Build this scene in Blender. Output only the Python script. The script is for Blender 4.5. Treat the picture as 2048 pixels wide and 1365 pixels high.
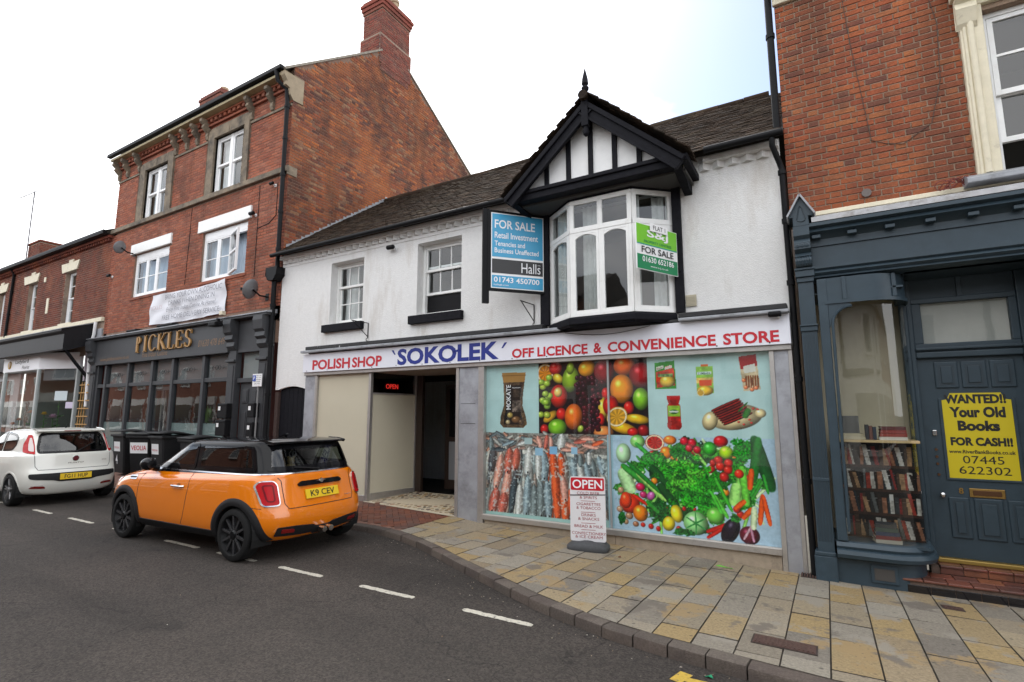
import bpy, bmesh, math, random
import numpy as np
from mathutils import Vector, Matrix, Euler
from mathutils.geometry import delaunay_2d_cdt, tessellate_polygon
from mathutils.bvhtree import BVHTree
R = math.radians
random.seed(7); rng = np.random.default_rng(7)
for o in list(bpy.data.objects): bpy.data.objects.remove(o)
S = bpy.context.scene; C = S.collection

# ---------------------------------------------------------------- camera
CAM = Vector((0, 0, 1.79)); PITCH, YAW, FPX = R(7.887), R(30.603), 1045.3
cd = bpy.data.cameras.new('camera'); cam = bpy.data.objects.new('camera', cd); C.objects.link(cam)
cam.location = CAM; cam.rotation_euler = (R(90) + PITCH, 0, YAW)
cd.sensor_width = 36; cd.lens = 36 * FPX / 2048; cd.clip_end = 2000; cd.clip_start = .05
S.camera = cam
CF = Vector((-math.sin(YAW) * math.cos(PITCH), math.cos(YAW) * math.cos(PITCH), math.sin(PITCH)))
CR = Vector((math.cos(YAW), math.sin(YAW), 0))

# ---------------------------------------------------------------- sky, sun, exposure
SUN_EL, SUN_AZ = 52, -40          # degrees; azimuth from +Y towards +X: behind the shops, to the left
w = bpy.data.worlds.new('World'); S.world = w; w.use_nodes = True
nt = w.node_tree; N = nt.nodes; L = nt.links; N.clear()
out = N.new('ShaderNodeOutputWorld'); bg = N.new('ShaderNodeBackground'); sky = N.new('ShaderNodeTexSky')
sky.sky_type = 'NISHITA'; sky.sun_disc = False; sky.sun_elevation = R(SUN_EL); sky.sun_rotation = R(SUN_AZ)
sky.air_density = 1.0; sky.dust_density = 1.2; sky.ozone_density = 1.0
tc = N.new('ShaderNodeTexCoord'); mp = N.new('ShaderNodeMapping'); mp.inputs['Scale'].default_value = (1, 1, 2.2)
mp.inputs['Location'].default_value = (-1.57, 0.27, -0.78)
ns = N.new('ShaderNodeTexNoise'); ns.inputs['Scale'].default_value = 1.35; ns.inputs['Detail'].default_value = 7
ns.inputs['Roughness'].default_value = .52
rp = N.new('ShaderNodeValToRGB'); rp.color_ramp.elements[0].position = .34; rp.color_ramp.elements[1].position = .52
mx = N.new('ShaderNodeMix'); mx.data_type = 'RGBA'
mx.inputs['B'].default_value = (12.6, 12.7, 12.9, 1)
L.new(tc.outputs['Generated'], mp.inputs['Vector']); L.new(mp.outputs['Vector'], ns.inputs['Vector'])
# the cloud cover thins towards the gap above the right-hand roofs
dp = N.new('ShaderNodeVectorMath'); dp.operation = 'DOT_PRODUCT'; dp.inputs[1].default_value = (-0.105, 0.842, 0.529); L.new(tc.outputs['Generated'], dp.inputs[0])
gp = N.new('ShaderNodeMapRange'); gp.inputs[1].default_value = .9; gp.inputs[2].default_value = 1.; gp.inputs[3].default_value = 0; gp.inputs[4].default_value = .135; L.new(dp.outputs['Value'], gp.inputs[0])
sb_ = N.new('ShaderNodeMath'); sb_.operation = 'SUBTRACT'; L.new(ns.outputs['Fac'], sb_.inputs[0]); L.new(gp.outputs[0], sb_.inputs[1])
L.new(sb_.outputs[0], rp.inputs['Fac']); L.new(rp.outputs['Color'], mx.inputs['Factor'])
L.new(sky.outputs['Color'], mx.inputs['A']); L.new(mx.outputs['Result'], bg.inputs['Color'])
bg.inputs['Strength'].default_value = .1
L.new(bg.outputs['Background'], out.inputs['Surface'])
sd = bpy.data.lights.new('sun', 'SUN'); sun = bpy.data.objects.new('sun', sd); C.objects.link(sun)
sd.energy = 1.2; sd.angle = R(14); sd.color = (1, .955, .89)
sun.rotation_euler = (R(90 - SUN_EL), 0, R(180 - SUN_AZ)); sun.location = (-20, 30, 40)
S.view_settings.view_transform = 'Standard'; S.view_settings.look = 'None'
S.view_settings.exposure = 1.15; S.view_settings.gamma = 1; S.view_settings.use_curve_mapping = False
S.render.engine = 'CYCLES'
S.cycles.max_bounces = 6; S.cycles.transparent_max_bounces = 12

# ---------------------------------------------------------------- materials
def lin(c):
    c = [v / 255 for v in c]
    return tuple(v / 12.92 if v <= .04045 else ((v + .055) / 1.055) ** 2.4 for v in c)
MATS = {}
def mat(name, col, rough=.6, metal=0., var=0., scale=6., bump=0., bscale=60., spec=.5, coat=0., stain=None, stain_scale=1.2, stain_lo=.5, stain_hi=.7, rvar=0, emit=None, zst=1.):
    """principled material; var = colour variation from noise, stain = second colour in patches, bump = fine relief"""
    if name in MATS: return MATS[name]
    m = bpy.data.materials.new(name); m.use_nodes = True; MATS[name] = m
    n = m.node_tree.nodes; l = m.node_tree.links; p = n['Principled BSDF']
    p.inputs['Roughness'].default_value = rough; p.inputs['Metallic'].default_value = metal
    p.inputs['Specular IOR Level'].default_value = spec; p.inputs['Coat Weight'].default_value = coat
    p.inputs['Coat Roughness'].default_value = .015
    p.inputs['Base Color'].default_value = (*col, 1)
    if emit: p.inputs['Emission Color'].default_value = (*emit[:3], 1); p.inputs['Emission Strength'].default_value = emit[3]
    g = n.new('ShaderNodeNewGeometry'); src = None
    if var:
        t = n.new('ShaderNodeTexNoise'); t.inputs['Scale'].default_value = scale; t.inputs['Detail'].default_value = 6; t.inputs['Roughness'].default_value = .65
        l.new(g.outputs['Position'], t.inputs['Vector'])
        mr = n.new('ShaderNodeMapRange'); mr.inputs[1].default_value = .25; mr.inputs[2].default_value = .75; mr.inputs[3].default_value = 1 - var; mr.inputs[4].default_value = 1 + var
        l.new(t.outputs['Fac'], mr.inputs[0])
        mm = n.new('ShaderNodeVectorMath'); mm.operation = 'SCALE'; mm.inputs[0].default_value = col; l.new(mr.outputs[0], mm.inputs['Scale'])
        src = mm.outputs[0]
        if rvar:
            m2 = n.new('ShaderNodeMapRange'); m2.inputs[1].default_value = .3; m2.inputs[2].default_value = .7; m2.inputs[3].default_value = rough - rvar; m2.inputs[4].default_value = rough + rvar
            l.new(t.outputs['Fac'], m2.inputs[0]); l.new(m2.outputs[0], p.inputs['Roughness'])
    if stain:
        t = n.new('ShaderNodeTexNoise'); t.inputs['Scale'].default_value = stain_scale; t.inputs['Detail'].default_value = 8; t.inputs['Roughness'].default_value = .7
        zs = n.new('ShaderNodeVectorMath'); zs.operation = 'MULTIPLY'; zs.inputs[1].default_value = (1, 1, zst); l.new(g.outputs['Position'], zs.inputs[0]); l.new(zs.outputs[0], t.inputs['Vector'])
        r = n.new('ShaderNodeMapRange'); r.inputs[1].default_value = stain_lo; r.inputs[2].default_value = stain_hi; l.new(t.outputs['Fac'], r.inputs[0])
        x = n.new('ShaderNodeMix'); x.data_type = 'RGBA'; x.inputs['B'].default_value = (*stain, 1); x.inputs['A'].default_value = (*col, 1)
        if src: l.new(src, x.inputs['A'])
        l.new(r.outputs[0], x.inputs['Factor']); src = x.outputs['Result']
    if src: l.new(src, p.inputs['Base Color'])
    if bump:
        t = n.new('ShaderNodeTexNoise'); t.inputs['Scale'].default_value = bscale; t.inputs['Detail'].default_value = 4
        l.new(g.outputs['Position'], t.inputs['Vector'])
        b = n.new('ShaderNodeBump'); b.inputs['Strength'].default_value = bump; b.inputs['Distance'].default_value = .02
        l.new(t.outputs['Fac'], b.inputs['Height']); l.new(b.outputs['Normal'], p.inputs['Normal'])
    return m
def piece_mat(name, ramp, rough=.85, stain=None, stain_scale=.8, lo=.5, hi=.72, grain=.25, gscale=25., bump=.25, bscale=120., spec=.15, streak=None, spots=None, gain=1.):
    """colour picked per piece (per island and per object) from a ramp, then grain and stains from world position"""
    if name in MATS: return MATS[name]
    m = bpy.data.materials.new(name); m.use_nodes = True; MATS[name] = m
    n = m.node_tree.nodes; l = m.node_tree.links; p = n['Principled BSDF']
    p.inputs['Roughness'].default_value = rough; p.inputs['Specular IOR Level'].default_value = spec
    g = n.new('ShaderNodeNewGeometry'); oi = n.new('ShaderNodeObjectInfo')
    a = n.new('ShaderNodeMath'); a.operation = 'ADD'; l.new(g.outputs['Random Per Island'], a.inputs[0]); l.new(oi.outputs['Random'], a.inputs[1])
    f = n.new('ShaderNodeMath'); f.operation = 'FRACT'; l.new(a.outputs[0], f.inputs[0])
    cr = n.new('ShaderNodeValToRGB'); e = cr.color_ramp.elements
    e[0].position = 0; e[0].color = (*ramp[0], 1); e[1].position = 1; e[1].color = (*ramp[-1], 1)
    ramp = [tuple(v * gain for v in c) for c in ramp]; e[0].color = (*ramp[0], 1); e[1].color = (*ramp[-1], 1)
    for i, c in enumerate(ramp[1:-1]): q = e.new((i + 1) / (len(ramp) - 1)); q.color = (*c, 1)
    l.new(f.outputs[0], cr.inputs['Fac'])
    t = n.new('ShaderNodeTexNoise'); t.inputs['Scale'].default_value = gscale; t.inputs['Detail'].default_value = 6; t.inputs['Roughness'].default_value = .7
    l.new(g.outputs['Position'], t.inputs['Vector'])
    mr = n.new('ShaderNodeMapRange'); mr.inputs[1].default_value = .25; mr.inputs[2].default_value = .75; mr.inputs[3].default_value = 1 - grain; mr.inputs[4].default_value = 1 + grain
    l.new(t.outputs['Fac'], mr.inputs[0])
    mm = n.new('ShaderNodeVectorMath'); mm.operation = 'SCALE'; l.new(cr.outputs['Color'], mm.inputs[0]); l.new(mr.outputs[0], mm.inputs['Scale'])
    src = mm.outputs[0]
    for st in (stain if stain and isinstance(stain[0], tuple) else [stain] if stain else []):
        t2 = n.new('ShaderNodeTexNoise'); t2.inputs['Scale'].default_value = stain_scale; t2.inputs['Detail'].default_value = 8; t2.inputs['Roughness'].default_value = .62
        off = n.new('ShaderNodeVectorMath'); off.inputs[1].default_value = (st[0] * 90, st[1] * 70, 3)
        l.new(g.outputs['Position'], off.inputs[0]); l.new(off.outputs[0], t2.inputs['Vector'])
        r = n.new('ShaderNodeMapRange'); r.inputs[1].default_value = lo; r.inputs[2].default_value = hi; r.inputs[4].default_value = .85; l.new(t2.outputs['Fac'], r.inputs[0])
        x = n.new('ShaderNodeMix'); x.data_type = 'RGBA'; x.inputs['B'].default_value = (*st, 1); l.new(src, x.inputs['A']); l.new(r.outputs[0], x.inputs['Factor'])
        src = x.outputs['Result']
    if streak:      # rain and soot streaks, stretched downwards
        zs = n.new('ShaderNodeVectorMath'); zs.operation = 'MULTIPLY'; zs.inputs[1].default_value = (1.6, 1.6, .3); l.new(g.outputs['Position'], zs.inputs[0])
        t4 = n.new('ShaderNodeTexNoise'); t4.inputs['Scale'].default_value = 1.1; t4.inputs['Detail'].default_value = 7; l.new(zs.outputs[0], t4.inputs['Vector'])
        r = n.new('ShaderNodeMapRange'); r.inputs[1].default_value = .5; r.inputs[2].default_value = .72; r.inputs[4].default_value = .7; l.new(t4.outputs['Fac'], r.inputs[0])
        x = n.new('ShaderNodeMix'); x.data_type = 'RGBA'; x.inputs['B'].default_value = (*streak, 1); l.new(src, x.inputs['A']); l.new(r.outputs[0], x.inputs['Factor']); src = x.outputs['Result']
    if spots:       # trodden gum and grit
        for sc_, th_, c_ in spots:
            v = n.new('ShaderNodeTexVoronoi'); v.inputs['Scale'].default_value = sc_; l.new(g.outputs['Position'], v.inputs['Vector'])
            sc = n.new('ShaderNodeSeparateColor'); l.new(v.outputs['Color'], sc.inputs[0]); pk_ = n.new('ShaderNodeMath'); pk_.operation = 'GREATER_THAN'; pk_.inputs[1].default_value = .55; l.new(sc.outputs[0], pk_.inputs[0])
            r = n.new('ShaderNodeMapRange'); r.inputs[1].default_value = th_; r.inputs[2].default_value = th_ * .6; r.inputs[4].default_value = .7; l.new(v.outputs['Distance'], r.inputs[0])
            mu_ = n.new('ShaderNodeMath'); mu_.operation = 'MULTIPLY'; l.new(r.outputs[0], mu_.inputs[0]); l.new(pk_.outputs[0], mu_.inputs[1])
            x = n.new('ShaderNodeMix'); x.data_type = 'RGBA'; x.inputs['B'].default_value = (*c_, 1); l.new(src, x.inputs['A']); l.new(mu_.outputs[0], x.inputs['Factor']); src = x.outputs['Result']
    l.new(src, p.inputs['Base Color'])
    t3 = n.new('ShaderNodeTexNoise'); t3.inputs['Scale'].default_value = bscale; t3.inputs['Detail'].default_value = 4; l.new(g.outputs['Position'], t3.inputs['Vector'])
    b = n.new('ShaderNodeBump'); b.inputs['Strength'].default_value = bump; b.inputs['Distance'].default_value = .02
    l.new(t3.outputs['Fac'], b.inputs['Height']); l.new(b.outputs['Normal'], p.inputs['Normal'])
    return m
def glass(name, tint=(.75, .8, .8), refl=1.5, rough=.01, wave=0.0, base=0.):
    if name in MATS: return MATS[name]
    m = bpy.data.materials.new(name); m.use_nodes = True; MATS[name] = m
    n = m.node_tree.nodes; l = m.node_tree.links; n.remove(n['Principled BSDF']); o = n['Material Output']
    t = n.new('ShaderNodeBsdfTransparent'); t.inputs['Color'].default_value = (*tint, 1)
    gl = n.new('ShaderNodeBsdfGlossy'); gl.inputs['Roughness'].default_value = rough
    # Schlick reflectance of a thin pane, the same from both sides
    gg = n.new('ShaderNodeNewGeometry'); dt_ = n.new('ShaderNodeVectorMath'); dt_.operation = 'DOT_PRODUCT'; l.new(gg.outputs['Normal'], dt_.inputs[0]); l.new(gg.outputs['Incoming'], dt_.inputs[1])
    ab = n.new('ShaderNodeMath'); ab.operation = 'ABSOLUTE'; l.new(dt_.outputs['Value'], ab.inputs[0])
    om = n.new('ShaderNodeMath'); om.operation = 'SUBTRACT'; om.inputs[0].default_value = 1; l.new(ab.outputs[0], om.inputs[1])
    pw = n.new('ShaderNodeMath'); pw.operation = 'POWER'; pw.inputs[1].default_value = 5; l.new(om.outputs[0], pw.inputs[0])
    fr = n.new('ShaderNodeMath'); fr.operation = 'MULTIPLY_ADD'; fr.inputs[1].default_value = .95; fr.inputs[2].default_value = .05; l.new(pw.outputs[0], fr.inputs[0])
    mu = n.new('ShaderNodeMath'); mu.operation = 'MULTIPLY_ADD'; mu.inputs[1].default_value = refl; mu.inputs[2].default_value = base; mu.use_clamp = True
    l.new(fr.outputs[0], mu.inputs[0]); x = n.new('ShaderNodeMixShader'); l.new(mu.outputs[0], x.inputs[0]); l.new(t.outputs[0], x.inputs[1]); l.new(gl.outputs[0], x.inputs[2])
    l.new(x.outputs[0], o.inputs['Surface'])
    if wave:
        g = n.new('ShaderNodeNewGeometry'); tt = n.new('ShaderNodeTexNoise'); tt.inputs['Scale'].default_value = 2.5; l.new(g.outputs['Position'], tt.inputs['Vector'])
        b = n.new('ShaderNodeBump'); b.inputs['Strength'].default_value = wave; b.inputs['Distance'].default_value = .02; l.new(tt.outputs['Fac'], b.inputs['Height'])
        l.new(b.outputs['Normal'], gl.inputs['Normal'])
    return m
def print_mat(name, rough=.25, spec=.4, coat=0.):
    if name in MATS: return MATS[name]
    m = bpy.data.materials.new(name); m.use_nodes = True; MATS[name] = m
    n = m.node_tree.nodes; l = m.node_tree.links; p = n['Principled BSDF']
    a = n.new('ShaderNodeAttribute'); a.attribute_name = 'Col'; l.new(a.outputs['Color'], p.inputs['Base Color'])
    p.inputs['Roughness'].default_value = rough; p.inputs['Specular IOR Level'].default_value = spec; p.inputs['Coat Weight'].default_value = coat; p.inputs['Coat Roughness'].default_value = .02
    return m

BLACK = mat('black_paint', (.01, .01, .012), .5, spec=.25, var=.3, scale=9)
BLACKM = mat('black_metal', (.009, .009, .01), .5, spec=.12)
BLACKW = mat('black_timber', (.008, .008, .011), .65, spec=.12, var=.4, scale=14, bump=.15, bscale=40)
WHITEP = mat('white_paint', (.78, .78, .76), .45, var=.06, scale=8, stain=(.5, .48, .43), stain_scale=5, stain_lo=.62, stain_hi=.8)
UPVC = mat('white_plastic', (.8, .8, .8), .3, var=.03)
CREAM = mat('cream_paint', (.66, .6, .45), .6, var=.1, scale=7, stain=(.35, .3, .22), stain_scale=4, stain_lo=.58, stain_hi=.75, bump=.1)
STONE = mat('sandstone', (.21, .165, .115), .85, var=.25, scale=6, stain=(.05, .043, .036), stain_scale=2.2, stain_lo=.42, stain_hi=.66, bump=.3, bscale=50)
LEAD = mat('lead_flashing', (.3, .31, .33), .5, metal=.3, var=.25, scale=10, stain=(.12, .12, .12), stain_scale=5, bump=.2, bscale=25)
ALU = mat('aluminium_frame', (.46, .44, .42), .38, metal=.7, var=.15, scale=6, stain=(.25, .22, .2), stain_scale=6, stain_lo=.58, stain_hi=.78)
ALUP = mat('aluminium_panel', (.36, .37, .4), .5, metal=.45, var=.18, scale=3.5, stain=(.2, .2, .21), stain_scale=3, stain_lo=.5, stain_hi=.75, bump=.05, bscale=6)
DARK = mat('dark_room', (.06, .055, .05), .9)
ROOM = mat('room_wall', (.22, .2, .17), .9)
CURT = mat('net_curtain', (.62, .62, .6), .9, var=.15, scale=8)
MORTAR = mat('mortar', (.27, .2, .15), .95, var=.25, scale=30, stain=(.12, .09, .075), stain_scale=1.5, bump=.3, bscale=150)
GLASS = glass('window_glass', (.82, .86, .86), 1.7, wave=.06)
CARGLASS = glass('car_glass', (.32, .36, .35), 1.6)
RED = mat('red_print', lin((188, 22, 40)), .4); NAVY = mat('navy_print', lin((28, 44, 130)), .4)
WHITEPR = mat('white_print', (.8, .8, .82), .35); BLACKPR = mat('black_print', (.012, .012, .013), .4)

# ---------------------------------------------------------------- geometry helpers
class MB:
    def __init__(s): s.v = []; s.f = []; s.m = []
    def add(s, vs, fs, mi=0):
        b = len(s.v); s.v += [tuple(v) for v in vs]; s.f += [tuple(b + i for i in f) for f in fs]; s.m += [mi] * len(fs); return s
    def box(s, x0, x1, y0, y1, z0, z1, mi=0):
        return s.add([(x0, y0, z0), (x1, y0, z0), (x1, y1, z0), (x0, y1, z0), (x0, y0, z1), (x1, y0, z1), (x1, y1, z1), (x0, y1, z1)],
                     [(0, 3, 2, 1), (4, 5, 6, 7), (0, 1, 5, 4), (1, 2, 6, 5), (2, 3, 7, 6), (3, 0, 4, 7)], mi)
    def prism(s, poly, axis, d0, d1, mi=0):
        """poly in the two other axes (in xyz order), extruded along axis"""
        def P(a, b, d): return (d, a, b) if axis == 'x' else (a, d, b) if axis == 'y' else (a, b, d)
        n = len(poly); vs = [P(a, b, d0) for a, b in poly] + [P(a, b, d1) for a, b in poly]
        t = tessellate_polygon([[Vector((a, b, 0)) for a, b in poly]])
        fs = [tuple(x) for x in t] + [tuple(n + i for i in reversed(x)) for x in t] + [(i, (i + 1) % n, n + (i + 1) % n, n + i) for i in range(n)]
        return s.add(vs, fs, mi)
    def beam(s, p, q, w, h, up=(0, 0, 1), mi=0):
        p, q = Vector(p), Vector(q); d = (q - p).normalized(); a = d.cross(Vector(up))
        a = a.normalized() if a.length > 1e-6 else Vector((1, 0, 0)); b = a.cross(d); a = a * w / 2; b = b * h / 2
        return s.add([p - a - b, p + a - b, p + a + b, p - a + b, q - a - b, q + a - b, q + a + b, q - a + b],
                     [(0, 1, 2, 3), (7, 6, 5, 4), (0, 4, 5, 1), (1, 5, 6, 2), (2, 6, 7, 3), (3, 7, 4, 0)], mi)
    def tube(s, pts, r, n=8, mi=0, closed=False):
        pts = [Vector(p) for p in pts]; rs = r if isinstance(r, (list, tuple)) else [r] * len(pts); vs = []; fs = []; last = None
        for i, p in enumerate(pts):
            a = pts[i - 1] if (i or closed) else p; b = pts[(i + 1) % len(pts)] if (i < len(pts) - 1 or closed) else p
            d = (b - a).normalized()
            if last is None: u = d.orthogonal().normalized()
            else:
                u = last - d * last.dot(d); u = u.normalized() if u.length > 1e-5 else d.orthogonal().normalized()
            last = u; v = d.cross(u)
            vs += [p + (u * math.cos(2 * math.pi * k / n) + v * math.sin(2 * math.pi * k / n)) * rs[i] for k in range(n)]
        m = len(pts)
        for i in range(m if closed else m - 1):
            j = (i + 1) % m
            fs += [(i * n + k, i * n + (k + 1) % n, j * n + (k + 1) % n, j * n + k) for k in range(n)]
        if not closed: fs += [tuple(range(n - 1, -1, -1)), tuple((m - 1) * n + k for k in range(n))]
        return s.add(vs, fs, mi)
    def lathe(s, prof, c, axis='z', n=20, mi=0, caps=True):
        """prof: (radius, along-axis) pairs"""
        vs = []; fs = []
        for r, h in prof:
            for k in range(n):
                a = 2 * math.pi * k / n; u, v = r * math.cos(a), r * math.sin(a)
                q = (u, v, h) if axis == 'z' else (u, h, v) if axis == 'y' else (h, u, v)
                vs.append((c[0] + q[0], c[1] + q[1], c[2] + q[2]))
        for i in range(len(prof) - 1):
            fs += [(i * n + k, i * n + (k + 1) % n, (i + 1) * n + (k + 1) % n, (i + 1) * n + k) for k in range(n)]
        if caps: fs += [tuple(range(n - 1, -1, -1)), tuple((len(prof) - 1) * n + k for k in range(n))]
        return s.add(vs, fs, mi)
    def grid(s, P, mi=0):
        """P: rows of points"""
        nr, nc = len(P), len(P[0]); vs = [p for r in P for p in r]
        return s.add(vs, [(i * nc + j, i * nc + j + 1, (i + 1) * nc + j + 1, (i + 1) * nc + j) for i in range(nr - 1) for j in range(nc - 1)], mi)
    def sweep(s, path, prof, mi=0, closed_prof=True):
        """plan path [(x,y)], profile [(outward offset, z)]: a moulding that follows the path (outward = right-hand side)"""
        P = [Vector((a, b)) for a, b in path]; rows = []
        for i, p in enumerate(P):
            d1 = (P[i] - P[i - 1]).normalized() if i else (P[1] - P[0]).normalized()
            d2 = (P[i + 1] - P[i]).normalized() if i < len(P) - 1 else d1
            n1 = Vector((d1.y, -d1.x)); n2 = Vector((d2.y, -d2.x)); m = (n1 + n2).normalized(); k = 1 / max(.4, m.dot(n1))
            rows.append([(p.x + m.x * o * k, p.y + m.y * o * k, z) for o, z in prof])
        b = len(s.v); np_ = len(prof); s.v += [q for r in rows for q in r]
        jr = np_ if closed_prof else np_ - 1
        for i in range(len(rows) - 1):
            for j in range(jr):
                s.f.append((b + i * np_ + j, b + (i + 1) * np_ + j, b + (i + 1) * np_ + (j + 1) % np_, b + i * np_ + (j + 1) % np_)); s.m.append(mi)
        if closed_prof:
            s.f.append(tuple(b + j for j in range(np_))); s.f.append(tuple(b + (len(rows) - 1) * np_ + j for j in reversed(range(np_)))); s.m += [mi, mi]
        return s
ORG = {}
def tag(o, label=None, cat=None, group=None, kind=None):
    if label: o['label'] = label
    if cat: o['category'] = cat
    if group: o['group'] = group
    if kind: o['kind'] = kind
    return o
def thing(name, label, cat, loc, rotz=0, group=None, local=False):
    o = bpy.data.objects.new(name, None); C.objects.link(o); o.empty_display_size = .2
    o.location = loc; o.rotation_euler = (0, 0, rotz); ORG[o.name] = Vector((0, 0, 0)) if (local or rotz) else Vector(loc)
    return tag(o, label, cat, group)
def link(o, parent=None):
    C.objects.link(o)
    if parent: o.parent = parent; ORG[o.name] = ORG[parent.name]
    else: ORG[o.name] = Vector((0, 0, 0))
    return o
def mesh_of(name, mb, m, org=Vector((0, 0, 0)), smooth=None):
    me = bpy.data.meshes.new(name); me.from_pydata([(a - org.x, b - org.y, c - org.z) for a, b, c in mb.v], [], mb.f)
    ms = m if isinstance(m, (list, tuple)) else [m]
    for x in ms: me.materials.append(x)
    if len(ms) > 1: me.polygons.foreach_set('material_index', mb.m)
    if smooth is not None:
        me.polygons.foreach_set('use_smooth', [True] * len(me.polygons)); me.set_sharp_from_angle(angle=R(smooth))
    me.update(); return me
def obj(name, mb, m, parent=None, smooth=None, bevel=0, kind=None, seg=2):
    org = ORG[parent.name] if parent else Vector((0, 0, 0))
    o = bpy.data.objects.new(name, mesh_of(name, mb, m, org, smooth)); link(o, parent)
    if bevel:
        b = o.modifiers.new('bevel', 'BEVEL'); b.width = bevel; b.segments = seg; b.limit_method = 'ANGLE'; b.angle_limit = R(40)
    if kind: o['kind'] = kind
    return o
def box(name, x0, x1, y0, y1, z0, z1, m, parent=None, bevel=0.004): return obj(name, MB().box(x0, x1, y0, y1, z0, z1), m, parent, bevel=bevel)
def seen_size(p):
    d = Vector(p) - CAM; z = d.dot(CF)
    if z < .3: return 0
    u = d.dot(CR) / z * FPX; v = d.dot(CR.cross(CF)) / z * FPX
    if abs(u) > 1050 or abs(v) > 710: return 0
    return 1 / d.length
def pieces(parent, name, items, me, limit=300):
    """items: (world location, rotation matrix 3x3 or None, scale). The largest in view become objects sharing one mesh, the rest one mesh"""
    org = ORG[parent.name]; it = sorted(items, key=lambda q: -seen_size(q[0]))
    for loc, rot, sc in it[:limit]:
        o = bpy.data.objects.new(name, me); C.objects.link(o); o.parent = parent
        mw = Matrix.Translation(Vector(loc) - org)
        if rot is not None: mw = mw @ rot.to_4x4()
        o.matrix_basis = mw @ Matrix.Diagonal((*sc, 1))
    rest = it[limit:]
    if rest:
        nv = len(me.vertices); co = np.empty(nv * 3); me.vertices.foreach_get('co', co); co = co.reshape(-1, 3)
        fs = [tuple(p.vertices) for p in me.polygons]; V = []; F = []
        for i, (loc, rot, sc) in enumerate(rest):
            q = co * np.array(sc)
            if rot is not None: q = q @ np.array(rot).T
            V.append(q + np.array(Vector(loc) - org)); F += [tuple(i * nv + k for k in f) for f in fs]
        m2 = bpy.data.meshes.new(name + '_mass'); m2.from_pydata(np.vstack(V).tolist(), [], F)
        for x in me.materials: m2.materials.append(x)
        o = bpy.data.objects.new(name + '_mass', m2); C.objects.link(o); o.parent = parent; o['kind'] = 'stuff'
def inpoly(x, y, poly):
    c = False; n = len(poly); j = n - 1
    for i in range(n):
        (xi, yi), (xj, yj) = poly[i], poly[j]
        if (yi > y) != (yj > y) and x < (xj - xi) * (y - yi) / (yj - yi) + xi: c = not c
        j = i
    return c
def wall_y(mb, x0, x1, z0, z1, ops, y, rev=.2, mi=0):
    """wall face at plane y facing -Y with rectangular openings and their reveals"""
    xs = sorted({x0, x1, *[v for o in ops for v in o[:2] if x0 < v < x1]}); zs = sorted({z0, z1, *[v for o in ops for v in o[2:4] if z0 < v < z1]})
    for i in range(len(xs) - 1):
        for j in range(len(zs) - 1):
            cx, cz = (xs[i] + xs[i + 1]) / 2, (zs[j] + zs[j + 1]) / 2
            if any(o[0] < cx < o[1] and o[2] < cz < o[3] for o in ops): continue
            mb.add([(xs[i], y, zs[j]), (xs[i + 1], y, zs[j]), (xs[i + 1], y, zs[j + 1]), (xs[i], y, zs[j + 1])], [(0, 1, 2, 3)], mi)
    for a, b, c, d in [o[:4] for o in ops]:
        Y = y + rev; q = [(a, y, c), (b, y, c), (b, y, d), (a, y, d), (a, Y, c), (b, Y, c), (b, Y, d), (a, Y, d)]
        mb.add(q, [(0, 4, 5, 1), (1, 5, 6, 2), (2, 6, 7, 3), (3, 7, 4, 0)], mi)
    return mb
def brick_items(axis, u0, u1, z0, z1, plane, ops, bond='stretcher', poly=None, ch=.075, bl=.225, jt=.005):
    """centres and lengths of the bricks of a wall; ops and poly in (u, z)"""
    it = []; n = int((z1 - z0) / ch + .01)
    rot = None if axis == 'x' else Matrix.Rotation(R(90), 3, 'Z')
    for r in range(n):
        z = z0 + (r + .5) * ch
        iv = [(u0, u1)]
        for a, b, c, d in [o[:4] for o in ops]:
            if c - .02 < z < d + .02:
                nx = []
                for p, q in iv:
                    if b <= p or a >= q: nx.append((p, q))
                    else:
                        if a > p: nx.append((p, a))
                        if b < q: nx.append((b, q))
                iv = nx
        if bond == 'flemish': pat = [bl, bl / 2]; off = (bl * .75 if r % 2 else 0)
        elif bond == 'garden': pat = [bl / 2] if r % 4 == 0 else [bl]; off = (bl / 2 if r % 2 else 0) + (bl / 4 if r % 4 == 0 else 0)
        else: pat = [bl]; off = bl / 2 if r % 2 else 0
        for p, q in iv:
            u = u0 - 2 * bl + off; k = 0
            while u < q:
                le = pat[k % len(pat)]; k += 1
                a, b = max(u + jt, p), min(u + le - jt, q); u += le
                if b - a < .035: continue
                c = (a + b) / 2
                if poly and not (inpoly(a + .03, z + .02, poly) and inpoly(b - .03, z + .02, poly)): continue
                j = random.uniform(-.003, .003); loc = (c, plane + j, z) if axis == 'x' else (plane + j, c, z)
                it.append((loc, rot, (b - a, 1, random.uniform(.96, 1.03))))
    return it
def brick_mesh(name, m, proud=.007):
    # unit-length brick along x, face towards -y; front face a little smaller than the body so that edges read worn
    h = .0325; e = .004
    v = [(-.5, 0, -h), (.5, 0, -h), (.5, 0, h), (-.5, 0, h), (-.49, -proud, -h + e), (.49, -proud, -h + e), (.49, -proud, h - e), (-.49, -proud, h - e)]
    return mesh_of(name, MB().add(v, [(4, 5, 6, 7), (0, 1, 5, 4), (1, 2, 6, 5), (2, 3, 7, 6), (3, 0, 4, 7)]), m)
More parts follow.
